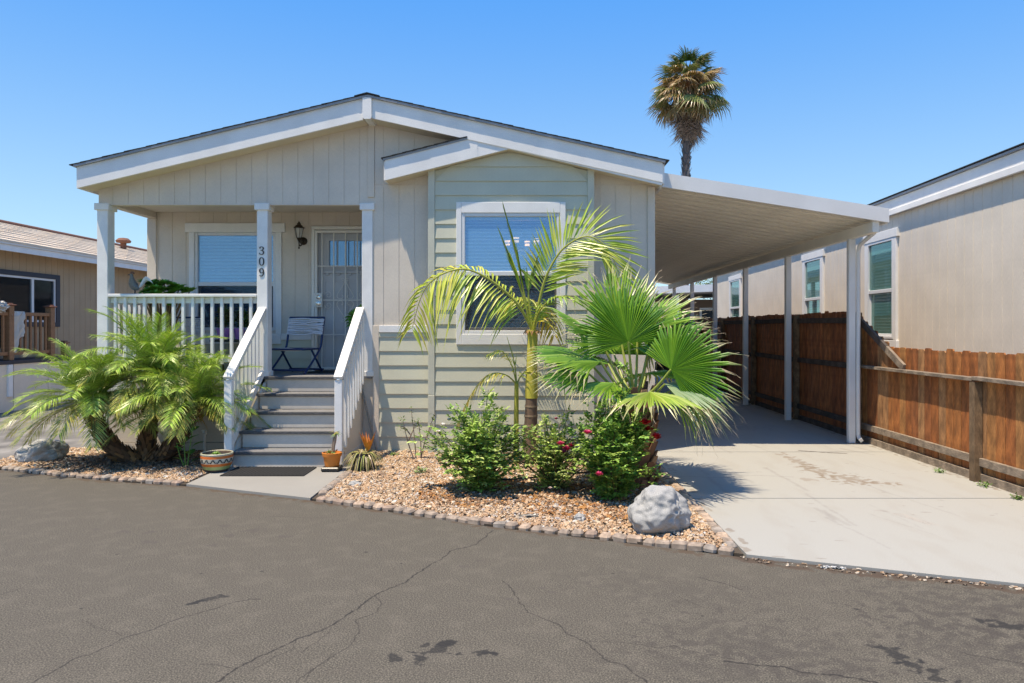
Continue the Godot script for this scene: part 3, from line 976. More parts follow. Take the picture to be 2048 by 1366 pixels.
func make_home() -> void:
	var home := thing("mobile_home", "tan mobile home with white trim, sage green bay and covered porch", "house", Vector3(-2.05, 0, -6))
	var soffit := func(x: float) -> float: return roof_y(x) - 0.25
	var bay_line := func(x: float) -> float: return 3.925 + (x + 0.268) * 0.2545 if x < -0.268 else 3.925 - (x + 0.268) * 0.2386
	var win := Rect2(-0.885, 1.56, 1.275, 1.565)       # bay window
	var porch_win := Rect2(-4.99, 1.60, 1.21, 1.46)
	var door := Rect2(-3.245, 0.99, 0.96, 2.155)
	# walls behind the boards
	var g := G.new()
	g.prism(PackedVector2Array([Vector2(-5.68, 3.27), Vector2(-2.075, 3.27), Vector2(-2.075, soffit.call(-2.075)), Vector2(-5.68, soffit.call(-5.68))]), -0.005, -0.10)
	part(home, "porch_gable", g, M.tan_siding)
	g = G.new()
	g.prism(PackedVector2Array([Vector2(-2.075, 0), Vector2(-1.30, 0), Vector2(-1.30, soffit.call(-1.30)), Vector2(-2.075, soffit.call(-2.075))]), -0.005, -0.10)
	g.prism(PackedVector2Array([Vector2(0.815, 0), Vector2(1.633, 0), Vector2(1.633, soffit.call(1.633)), Vector2(0.815, soffit.call(0.815))]), -0.005, -0.10)
	g.prism(PackedVector2Array([Vector2(-1.30, 3.5), Vector2(0.815, 3.5), Vector2(0.815, soffit.call(0.815)), Vector2(-1.30, soffit.call(-1.30))]), -0.005, -0.10)
	part(home, "wall", g, M.tan_siding)
	backing(home, M.tan_siding, -5.55, -2.075, 1.0, 3.40, -1.2255, 0.095, [porch_win, door])
	g = G.new()
	g.box(Vector3(-2.17, 0.02, -1.233), Vector3(-2.08, 3.4, -0.1))
	part(home, "porch_side_wall", g, M.tan_siding)
	g = G.new()
	g.box(Vector3(-5.68, 0.9, -14), Vector3(-5.56, 3.46, -1.20)); part(home, "side_wall", g, M.tan_siding)
	g = G.new()
	g.box(Vector3(1.53, 0.0, -14), Vector3(1.633, 3.5, -0.105)); part(home, "side_wall", g, M.tan_siding)
	g = G.new()
	g.box(Vector3(-5.56, 0.0, -14), Vector3(1.53, 3.5, -13.9)); part(home, "rear_wall", g, M.tan_siding)
	g = G.new()
	g.box(Vector3(-5.555, 0.80, -13.895), Vector3(1.525, 0.95, -1.33)); g.box(Vector3(-2.07, 0.80, -1.32), Vector3(1.525, 0.95, -0.11)); part(home, "floor", g, M.dark_room)
	g = G.new()
	g.box(Vector3(-5.555, 3.41, -13.895), Vector3(1.525, 3.45, -1.33)); g.box(Vector3(-2.07, 3.41, -1.32), Vector3(1.525, 3.45, -0.11)); part(home, "ceiling", g, M.dark_room)
	g = G.new()
	g.box(Vector3(-5.55, 0.955, -4.6), Vector3(1.525, 3.405, -4.5)); part(home, "inner_wall", g, M.dark_room)
	# upright boards
	grooved_wall(home, M.tan_siding, -5.68, -2.135, 3.275, soffit, 0.0, [], -5.49)
	grooved_wall(home, M.tan_siding, -2.045, -1.318, 1.675, soffit, 0.0, [], -1.925, 0.203, [3.525])
	grooved_wall(home, M.tan_siding, -1.318, 0.83, 3.72, soffit, 0.0, [], -1.925)
	grooved_wall(home, M.tan_siding, 0.832, 1.545, 0.06, soffit, 0.0, [], 0.92, 0.203, [3.525])
	var flat_top := func(_x: float) -> float: return 3.36
	grooved_wall(home, M.tan_siding, -5.55, -2.175, 1.56, flat_top, -1.22, [Rect2(-5.06, 1.5, 1.35, 1.65), door.grow(0.02)], -5.32)
	# the porch wall below the band
	lap_wall(home, M.sage_siding, func(_y): return -5.55, func(_y): return -3.25, 1.0, 1.455, -1.23, [], 0.165)
	# front lap siding beside the bay, and on the bay
	lap_wall(home, M.sage_siding, func(_y): return -1.985, func(_y): return -1.318, 0.02, 1.575, -0.012, [], 0.188)
	var bay_lo := func(y: float) -> float: return maxf(-1.23, -0.268 - (3.925 - y) / 0.2545)
	var bay_hi := func(y: float) -> float: return minf(0.745, -0.268 + (3.925 - y) / 0.2386)
	backing(home, M.sage_siding, -1.30, 0.815, 0.0, 3.66, 0.145, 0.10, [win])
	g = G.new()
	g.prism(PackedVector2Array([Vector2(-1.30, 3.66), Vector2(0.815, 3.66), Vector2(-0.268, 3.93)]), 0.145, 0.05)
	g.box(Vector3(-1.30, 0, -0.1), Vector3(-1.25, 3.65, 0.045)); g.box(Vector3(0.765, 0, -0.1), Vector3(0.815, 3.65, 0.045))
	part(home, "bay_wall", g, M.sage_siding)
	lap_wall(home, M.sage_siding, bay_lo, bay_hi, 0.02, 3.90, 0.148, [Rect2(-0.95, 1.43, 1.405, 1.83)], 0.1853)
	for x in [-1.318, 0.745]:
		for y in [[0.0, 0.77], [0.772, 3.70]]:
			g = G.new()
			g.bev(Vector3(x, y[0], 0.05), Vector3(x + 0.086, y[1], 0.178 if y[0] > 0.5 else 0.181), 0.004)
			part(home, "corner_board", g, M.sage_trim)
	# belly band, corner posts
	g = G.new()
	g.bev(Vector3(-1.985, 1.58, -0.012), Vector3(-1.319, 1.672, 0.022), 0.004); part(home, "band_board", g, M.white_trim)
	g = G.new()
	g.bev(Vector3(-5.55, 1.46, -1.23), Vector3(-3.25, 1.555, -1.20), 0.004); part(home, "band_board", g, M.white_trim)
	g = G.new()
	g.bev(Vector3(-2.072, 0.0, -0.05), Vector3(-1.987, 1.672, 0.012), 0.004); part(home, "corner_board", g, M.tan_siding)
	g = G.new()
	g.bev(Vector3(-2.133, 3.36, -0.05), Vector3(-2.047, 4.315, 0.016), 0.004); part(home, "corner_board", g, M.tan_siding)
	g = G.new()
	g.bev(Vector3(1.547, 0.0, -0.05), Vector3(1.645, 3.50, 0.014), 0.004); part(home, "corner_board", g, M.tan_siding)
	# porch ceiling, side beam and the post at the back
	g = G.new()
	g.box(Vector3(-5.66, 3.36, -1.22), Vector3(-2.08, 3.40, -0.10)); part(home, "porch_ceiling", g, M.tan_siding)
	g = G.new()
	g.bev(Vector3(-5.68, 3.268, -1.20), Vector3(-5.555, 3.46, -0.101), 0.004); part(home, "side_beam", g, M.tan_siding)
	g = G.new()
	g.bev(Vector3(-5.68, 3.256, -0.10), Vector3(-2.22, 3.272, 0.002), 0.003); part(home, "beam_trim", g, M.tan_siding)
	g = G.new()
	g.bev(Vector3(-5.695, 0.0, -1.37), Vector3(-5.552, 3.266, -1.205), 0.005); part(home, "corner_post", g, M.tan_siding)
	# roof: fascia boards, soffit, drip edge and shingle courses
	var L := Vector2(-5.77, roof_y(-5.77))
	var T := Vector2(-2.07, 4.575)
	var Rr := Vector2(1.69, roof_y(1.69))
	part(home, "fascia", rake_board([L, Vector2(-2.13, roof_y(-2.13))], 0.268, 0.305, 0.27), M.white_trim)
	part(home, "fascia", rake_board([Vector2(-2.012, roof_y(-2.012)), Rr], 0.25, 0.305, 0.27), M.white_trim)
	g = G.new()
	g.prism(PackedVector2Array([Vector2(-2.128, 4.32), Vector2(-2.11, 4.295), Vector2(-2.03, 4.295), Vector2(-2.014, 4.32), Vector2(-2.014, 4.57), Vector2(-2.128, 4.57)]), 0.335, -0.2)
	part(home, "ridge_beam", g, M.white_trim)
	part(home, "soffit", rake_board([L + Vector2(0, -0.236), Vector2(-2.13, roof_y(-2.13) - 0.236)], 0.014, 0.27, -14.2), M.soffit)
	part(home, "soffit", rake_board([Vector2(-2.012, roof_y(-2.012) - 0.236), Rr + Vector2(0, -0.236)], 0.014, 0.27, -14.2), M.soffit)
	g = G.new()
	g.box(Vector3(-5.80, 3.425, -14.2), Vector3(-5.77, 3.69, 0.268)); part(home, "eave_board", g, M.white_trim)
	g = G.new()
	g.box(Vector3(1.69, 3.485, -14.2), Vector3(1.72, 3.735, 0.268)); part(home, "eave_board", g, M.white_trim)
	part(home, "drip_edge", rake_board([Vector2(-5.80, roof_y(-5.80) + 0.03), T + Vector2(0, 0.03), Vector2(1.72, roof_y(1.72) + 0.03)], 0.029, 0.338, 0.0), M.drip_metal)
	part(home, "roof_deck", rake_board([Vector2(-5.80, roof_y(-5.80) + 0.028), T + Vector2(0, 0.028), Vector2(1.72, roof_y(1.72) + 0.028)], 0.026, -0.001, -14.2), M.shingle)
	for side in [-1.0, 1.0]:
		var run: float = 3.76 if side < 0 else 3.82
		var count := 27
		for k in count:
			var u0: float = run * (count - k) / count + 0.02
			var u1: float = run * (count - k - 1.35) / count
			u1 = maxf(u1, 0.0)
			var slope: float = 0.2392 if side < 0 else 0.2207
			var lift := 0.036 + R(0.0, 0.004)
			var a := Vector2(-2.07 + side * u0, 4.575 - u0 * slope + lift + 0.007)
			var b := Vector2(-2.07 + side * u1, 4.575 - u1 * slope + lift)
			var pts := [a, b] if side < 0 else [b, a]
			part(home, "shingle_course", rake_board(pts, 0.011, 0.343 + R(-0.0015, 0.0015), -14.2), M.shingle)
	g = rake_board([Vector2(-2.23, roof_y(-2.23) + 0.052), T + Vector2(0, 0.056), Vector2(-1.91, roof_y(-1.91) + 0.052)], 0.012, 0.348, -14.2)
	part(home, "ridge_cap", g, M.shingle)
	# the small gable over the bay
	var B := Vector2(-1.848, bay_line.call(-1.848) + 0.255)
	var P := Vector2(-0.268, 3.925 + 0.255)
	var E := Vector2(1.60, bay_line.call(1.60) + 0.1)
	part(home, "fascia", rake_board([B, P - Vector2(0.4, 0.4 * 0.2545)], 0.255, 0.296, 0.262), M.white_trim)
	g = G.new()
	g.prism(PackedVector2Array([Vector2(-0.668, 3.8232), Vector2(-0.268, 3.925), Vector2(1.685, bay_line.call(1.685)), Vector2(1.685, roof_y(1.685) - 0.24), Vector2(-0.668, roof_y(-0.668) - 0.24)]), 0.292, 0.262)
	part(home, "fascia", g, M.white_trim)
	part(home, "soffit", rake_board([B - Vector2(0, 0.235), P - Vector2(0, 0.235)], 0.014, 0.262, 0.0), M.soffit)
	part(home, "soffit", rake_board([P - Vector2(0, 0.235), Vector2(0.86, bay_line.call(0.86) + 0.02)], 0.014, 0.262, 0.0), M.soffit)
	g = G.new()
	g.box(Vector3(-1.872, 3.53, 0.0), Vector3(-1.848, 3.775, 0.262)); part(home, "eave_board", g, M.white_trim)
	part(home, "drip_edge", rake_board([Vector2(-1.875, B.y + 0.022), Vector2(-0.80, B.y + 0.022 + 1.075 * 0.2545)], 0.03, 0.31, 0.0), M.drip_metal)
	for k in 8:
		var u0 := 1.08 - k * 0.135 + 0.015
		var u1 := maxf(u0 - 0.18, 0.0)
		part(home, "shingle_course", rake_board([Vector2(-0.80 - u0, 4.045 - u0 * 0.2545 + 0.040), Vector2(-0.80 - u1, 4.045 - u1 * 0.2545 + 0.034)], 0.011, 0.325 + R(-0.0015, 0.0015), 0.0), M.shingle)
	# windows
	var w := sash_window(home, win.position.x, win.end.x, win.position.y, win.end.y, 2.345, 0.165, M.pane, {"step": 0.0455, "tilt": 0.36, "mat": M.slat, "screen": true, "gap": 0.13})
	for e in [[-0.953, 1.425, -0.885, 3.265, 0], [0.39, 1.425, 0.460, 3.265, 0], [-0.884, 3.126, 0.389, 3.2655, 1], [-0.884, 1.4245, 0.389, 1.559, 1]]:
		g = G.new()
		g.bev(Vector3(e[0], e[1], 0.14), Vector3(e[2], e[3], 0.186 + 0.002 * e[4]), 0.004)
		part(w, "casing", g, M.white_trim)
	w = sash_window(home, porch_win.position.x, porch_win.end.x, porch_win.position.y, porch_win.end.y, 2.293, -1.225, M.pane, {"step": 0.05, "tilt": 0.85, "mat": M.slat_blue, "screen": true, "gap": 0.06})
	for e in [[-5.068, 1.55, -4.99, 3.06, 0], [-3.78, 1.55, -3.694, 3.06, 0], [-5.123, 3.061, -3.641, 3.195, 2], [-5.06, 1.40, -3.70, 1.549, 1]]:
		g = G.new()
		g.bev(Vector3(e[0], e[1], -1.235), Vector3(e[2], e[3], -1.195 + 0.006 * e[4]), 0.004)
		part(w, "casing", g, M.white_trim)
	make_door(home, door)
	# the floor of the porch and the skirting below it
	for k in 9:
		g = G.new()
		g.bev(Vector3(-5.66 if k > 0 else -5.55, 0.972, -1.225 + k * 0.139), Vector3(-2.085, 1.0, -1.225 + k * 0.139 + 0.134), 0.003)
		part(home, "deck_board", g, M.deck_grey)
	g = G.new()
	g.bev(Vector3(-5.68, 0.80, -0.03), Vector3(-3.56, 0.970, 0.012), 0.004); part(home, "rim_board", g, M.white_trim)
	for k in 2:
		g = G.new()
		g.box(Vector3([-5.68, -4.595][k], 0.135, -0.03), Vector3([-4.60, -3.50][k], 0.798, 0.0)); part(home, "skirting_panel", g, M.tan_siding)
		g = G.new()
		g.box(Vector3([-5.68, -4.595][k], 0.0, -0.03), Vector3([-4.60, -3.50][k], 0.128, 0.006)); part(home, "skirting_panel", g, M.tan_siding)
	g = G.new()
	g.box(Vector3(-3.5, 0.0, -0.06), Vector3(-2.075, 0.97, -0.03)); part(home, "skirting_panel", g, M.tan_siding)
	g = G.new()
	g.box(Vector3(-5.68, 0.0, -14), Vector3(-5.65, 0.9, -1.4)); g.box(Vector3(-5.68, 0.0, -1.2), Vector3(-5.65, 0.97, -0.031)); part(home, "side_skirting", g, M.tan_siding)
	# porch posts with caps and bases
	for x in [-5.697, -3.594, -2.212]:
		var p := G.new()
		p.bev(Vector3(x, 1.0 if x > -5 else 0.0, -0.15), Vector3(x + 0.142, 3.255 if x < -2.5 else 3.268, 0.012), 0.006)
		var post := part(home, "porch_post", p, M.white_rail)
		p = G.new()
		p.bev(Vector3(x - 0.025, 3.19, -0.17), Vector3(x + 0.167, 3.278, 0.036), 0.005)
		part(post, "cap", p, M.white_rail)
		p = G.new()
		p.bev(Vector3(x - 0.012, 1.001, -0.162), Vector3(x + 0.157, 1.07, 0.024), 0.005)
		part(post, "base", p, M.white_rail)

func make_door(home: Node3D, r: Rect2) -> void:
	var x0 := r.position.x
	var x1 := r.end.x
	var g := G.new()
	g.bev(Vector3(x0, r.position.y, -1.26), Vector3(x0 + 0.045, 3.10, -1.185), 0.004)
	g.bev(Vector3(x1 - 0.045, r.position.y, -1.26), Vector3(x1, 3.10, -1.185), 0.004)
	g.bev(Vector3(x0, 3.10, -1.26), Vector3(x1, 3.148, -1.184), 0.004)
	part(home, "door_frame", g, M.screen_door)
	# the door leaf behind the grille
	g = G.new()
	for q in spans(x0 + 0.045, x1 - 0.045, 1.0, 3.10, [Rect2(x0 + 0.24, 2.555, 0.50, 0.39)]):
		g.box(Vector3(q.position.x, q.position.y, -1.32), Vector3(q.end.x, q.end.y, -1.28))
	var leaf := part(home, "door", g, M.door_white)
	g = G.new()
	g.box(Vector3(x0 + 0.24, 2.555, -1.305), Vector3(x0 + 0.74, 2.945, -1.30)); part(leaf, "pane", g, M.pane)
	for k in 3:
		g = G.new()
		g.box(Vector3(x0 + 0.355 + k * 0.125, 2.555, -1.299), Vector3(x0 + 0.367 + k * 0.125, 2.945, -1.290)); part(leaf, "muntin", g, M.door_white)
	g = G.new()
	for q in spans(x0 + 0.205, x0 + 0.775, 2.52, 2.98, [Rect2(x0 + 0.24, 2.555, 0.50, 0.39)]):
		g.box(Vector3(q.position.x, q.position.y, -1.279), Vector3(q.end.x, q.end.y, -1.268))
	part(leaf, "lite_frame", g, M.door_white)
	g = G.new()
	g.bev(Vector3(x0 + 0.14, 2.455, -1.279), Vector3(x1 - 0.14, 2.49, -1.245), 0.004)
	for k in 4: g.bev(Vector3(x0 + 0.19 + k * 0.17, 2.425, -1.279), Vector3(x0 + 0.24 + k * 0.17, 2.456, -1.257), 0.004)
	part(leaf, "dentil_shelf", g, M.door_white)
	for k in 2:
		for b in [[1.15, 1.52], [1.60, 2.36]]:
			g = G.new()
			var xa := x0 + 0.15 + k * 0.35
			for q in spans(xa, xa + 0.30, b[0], b[1], [Rect2(xa + 0.03, b[0] + 0.03, 0.24, b[1] - b[0] - 0.06)]):
				g.box(Vector3(q.position.x, q.position.y, -1.279), Vector3(q.end.x, q.end.y, -1.270))
			part(leaf, "panel", g, M.door_white)
	# the security grille
	g = G.new()
	var z0 := -1.222
	var z1 := -1.19
	g.bev(Vector3(x0 + 0.047, 1.02, z0), Vector3(x0 + 0.085, 3.09, z1), 0.004)
	g.bev(Vector3(x1 - 0.085, 1.02, z0), Vector3(x1 - 0.047, 3.09, z1), 0.004)
	g.bev(Vector3(x0 + 0.085, 3.05, z0), Vector3(x1 - 0.085, 3.09, z1), 0.004)
	g.bev(Vector3(x0 + 0.085, 1.02, z0), Vector3(x1 - 0.085, 1.06, z1), 0.004)
	var screen := part(home, "security_door", g, M.screen_door)
	for x in [-3.092, -2.918, -2.743, -2.568]:
		g = G.new()
		g.bev(Vector3(x - 0.008, 1.06, -1.216), Vector3(x + 0.008, 3.05, -1.200), 0.002)
		part(screen, "upright_bar", g, M.screen_door)
	for y in [2.557, 2.052, 1.537]:
		g = G.new()
		g.bev(Vector3(x0 + 0.085, y - 0.007, -1.199), Vector3(x1 - 0.085, y + 0.007, -1.187), 0.002)
		part(screen, "cross_bar", g, M.screen_door)
	g = G.new()
	g.bev(Vector3(-3.20, 1.945, -1.189), Vector3(-3.078, 2.155, -1.172), 0.004)
	var plate := part(screen, "lock_plate", g, M.screen_door)
	for y in [2.095, 2.0]:
		g = G.new()
		var prof := [Vector2(0.032, 0), Vector2(0.032, 0.008), Vector2(0.018, 0.012), Vector2(0.018, 0.025), Vector2(0.028, 0.035), Vector2(0.026, 0.052), Vector2(0.0, 0.056)] if y < 2.05 else [Vector2(0.032, 0), Vector2(0.03, 0.012), Vector2(0.018, 0.018), Vector2(0.0, 0.019)]
		g.lathe(Vector3.ZERO, prof, 16)
		put(screen, "knob" if y < 2.05 else "deadbolt", g.mesh(), M.chrome, Vector3(-3.135, y, -1.171), Basis(Vector3.RIGHT, PI / 2))
	# scrollwork: a spade above a heart, and small spirals beside them
	var mid := Vector3(-2.743, 2.052, -1.193)
	for s in [-1.0, 1.0]:
		for up in [-1.0, 1.0]:
			var pts := PackedVector3Array()
			for e in ([[0.012, 0.28], [0.02, 0.25], [0.06, 0.17], [0.115, 0.09], [0.118, 0.045], [0.085, 0.02], [0.045, 0.025], [0.03, 0.055], [0.05, 0.075]] if up > 0 else [[0.01, 0.28], [0.02, 0.24], [0.07, 0.16], [0.12, 0.085], [0.115, 0.03], [0.075, 0.008], [0.04, 0.025], [0.035, 0.06], [0.06, 0.07]]):
				pts.append(mid + Vector3(s * e[0], up * e[1], 0))
			wire(screen, "scroll", pts, 0.0045)
			var q := PackedVector3Array()
			for k in 14:
				var a := k * 0.62
				var rad := 0.055 * (1.0 - k / 17.0)
				q.append(mid + Vector3(s * 0.25 + s * cos(a) * rad, up * 0.075 + up * sin(a) * rad, 0))
			wire(screen, "scroll", q, 0.004)
			q = PackedVector3Array()
			for k in 10:
				var a := k * 0.7
				var rad := 0.03 * (1.0 - k / 13.0)
				q.append(mid + Vector3(s * 0.032 + s * cos(a) * rad, up * 0.30 + up * sin(a) * rad, 0))
			wire(screen, "scroll", q, 0.0035)

func smooth(pts: PackedVector3Array, per := 4) -> PackedVector3Array:
	var out := PackedVector3Array()
	for i in pts.size() - 1:
		var a := pts[maxi(i - 1, 0)]
		var b := pts[i]
		var c := pts[i + 1]
		var d := pts[mini(i + 2, pts.size() - 1)]
		for k in per:
			out.append(b.cubic_interpolate(c, a, d, k / float(per)))
	out.append(pts[-1])
	return out

func wire(parent: Node3D, called: String, pts: PackedVector3Array, r: float) -> void:
	var p := smooth(pts, 3)
	var rr := PackedFloat32Array()
	rr.resize(p.size())
	rr.fill(r)
	var g := G.new()
	g.tube(p, rr, 6)
	part(parent, called, g, M.screen_door)

# ---------------------------------------------------------------- steps and railings

func make_porch_rails() -> void:
	var t := thing("porch_steps", "five grey wooden steps with tan risers leading up to the porch", "steps", Vector3(-2.85, 0.02, 0.55))
	var x0 := -3.48
	var x1 := -2.225
	for k in 5:
		var y := 0.2 * (k + 1)
		var z := 1.08 - 0.27 * k
		var g := G.new()
		g.bev(Vector3(x0 + 0.02, y - 0.2 + (0.02 if k == 0 else 0.0), z - 0.02), Vector3(x1 - 0.02, y - 0.03, z), 0.003)
		part(t, "riser", g, M.riser)
		g = G.new()
		g.bev(Vector3(x0, y - 0.029, z - (0.236 if k < 4 else 0.02)), Vector3(x1, y, z + 0.008), 0.003)
		var tread := part(t, "tread", g, M.deck_grey)
		g = G.new()
		g.bev(Vector3(x0 - 0.012, y - 0.036, z + 0.009), Vector3(x1 + 0.006, y + 0.002, z + 0.026), 0.006)
		part(tread, "nosing", g, M.nosing)
	for x in [x0 - 0.03, x1 - 0.01]:
		var g := G.new()
		g.hexa([Vector3(x, 0.02, -0.02), Vector3(x + 0.032, 0.02, -0.02), Vector3(x, 0.93, -0.02), Vector3(x + 0.032, 0.93, -0.02), Vector3(x, 0.02, 1.06), Vector3(x + 0.032, 0.02, 1.06), Vector3(x, 0.13, 1.06), Vector3(x + 0.032, 0.13, 1.06)])
		part(t, "stringer_panel", g, M.tan_siding)
		g = G.new()
		g.bev(Vector3(x - 0.005, 0.02, 0.0), Vector3(x + 0.04, 0.12, 1.04), 0.003)
		part(t, "sill_board", g, M.tan_siding)
	for k in 4:
		var g := G.new()
		g.lathe(Vector3.ZERO, [Vector2(0.017, 0), Vector2(0.017, 0.008), Vector2(0.010, 0.014), Vector2(0, 0.016)], 10)
		put(t, "bolt", g.mesh(), M.galvanised, Vector3(x1 + 0.023, 0.17 + k * 0.185, 0.97 - k * 0.25) - t.position, Basis(Vector3.FORWARD, PI / 2))
	# sloping railings on both sides
	for side in [0, 1]:
		var xr: float = [-3.515, -2.23][side]
		var label: String = ["white sloping stair railing on the left of the steps, by the feathery palms", "white sloping stair railing on the right of the steps, beside the sage siding"][side]
		var rail := thing("stair_railing", label, "railing", Vector3(xr, 0.02, 0.55), "white stair railings")
		var a := Vector3(xr, 1.06, 1.10)
		var b := Vector3(xr, 1.90, 0.02)
		var g := G.new()
		g.beam(a + Vector3(0, 0.0, 0), b, 0.105, 0.036, Vector3.UP, 0.004)
		part(rail, "handrail", g, M.white_rail)
		g = G.new()
		g.beam(a + Vector3(0, -0.055, -0.02), b + Vector3(0, -0.055, 0.0), 0.038, 0.085, Vector3.UP, 0.004)
		part(rail, "sub_rail", g, M.white_rail)
		g = G.new()
		g.bev(Vector3(xr - 0.045, 0.021, 1.02), Vector3(xr + 0.045, 1.03, 1.095), 0.005)
		part(rail, "newel_post", g, M.white_rail)
		g = G.new()
		g.beam(Vector3(xr, 0.26, 1.02), Vector3(xr, 1.05, 0.02), 0.036, 0.09, Vector3.UP, 0.004)
		part(rail, "lower_rail", g, M.white_rail)
		var out: float = 0.042 if side == 1 else -0.042
		for k in 8:
			var z := 0.935 - k * 0.122
			var yt := lerpf(1.06, 1.90, (1.10 - z) / 1.08) - 0.035
			var yb := lerpf(0.26, 1.05, (1.02 - z) / 1.0) - 0.10
			g = G.new()
			var q := 0.0185
			var c := Vector3(xr + out, 0, z)
			g.hexa([c + Vector3(-q, yb + 0.03, -q), c + Vector3(q, yb + 0.03, -q), c + Vector3(-q, yt, -q), c + Vector3(q, yt, -q), c + Vector3(-q, yb, q), c + Vector3(q, yb, q), c + Vector3(-q, yt - 0.03, q), c + Vector3(q, yt - 0.03, q)])
			part(rail, "baluster", g, M.white_rail)
	# the level railing of the porch, front and side
	for side in [0, 1]:
		var rail := thing("porch_railing", ["white level railing along the front of the porch with fifteen balusters", "white railing closing the left end of the porch, behind the corner post"][side], "railing", Vector3(-4.5, 1.0, -0.06) if side == 0 else Vector3(-5.62, 1.0, -0.6), "white porch railings")
		var g := G.new()
		if side == 0:
			g.bev(Vector3(-5.552, 2.048, -0.12), Vector3(-3.596, 2.088, 0.02), 0.005); part(rail, "top_rail", g, M.white_rail)
			g = G.new()
			g.bev(Vector3(-5.552, 1.965, -0.085), Vector3(-3.596, 2.047, -0.047), 0.004); part(rail, "sub_rail", g, M.white_rail)
			g = G.new()
			g.bev(Vector3(-5.552, 1.185, -0.085), Vector3(-3.596, 1.27, -0.047), 0.004); part(rail, "bottom_rail", g, M.white_rail)
			for k in 15:
				var x := -5.47 + k * 0.1275
				g = G.new()
				g.bev(Vector3(x - 0.019, 1.16, -0.046), Vector3(x + 0.019, 2.046, -0.008), 0.003)
				part(rail, "baluster", g, M.white_rail)
		else:
			g.bev(Vector3(-5.68, 2.048, -1.204), Vector3(-5.56, 2.088, -0.152), 0.005); part(rail, "top_rail", g, M.white_rail)
			g = G.new()
			g.bev(Vector3(-5.64, 1.965, -1.204), Vector3(-5.60, 2.047, -0.152), 0.004); part(rail, "sub_rail", g, M.white_rail)
			g = G.new()
			g.bev(Vector3(-5.64, 1.185, -1.204), Vector3(-5.60, 1.27, -0.152), 0.004); part(rail, "bottom_rail", g, M.white_rail)
			for k in 7:
				var z := -1.09 + k * 0.13
				g = G.new()
				g.bev(Vector3(-5.68, 1.16, z - 0.019), Vector3(-5.641, 2.046, z + 0.019), 0.003)
				part(rail, "baluster", g, M.white_rail)
	var lg := G.new()
	lg.beam(Vector3(0.06, 0.86, -0.02), Vector3(0.29, 0.005, 0.06), 0.045, 0.02, Vector3.RIGHT, 0.002)
	single("wooden_lath", lg, M.lath, "thin tan wooden lath leaning against the skirting right of the steps", "lath", Vector3(-2.28, 0.015, 0.05))

# ---------------------------------------------------------------- carport and fence

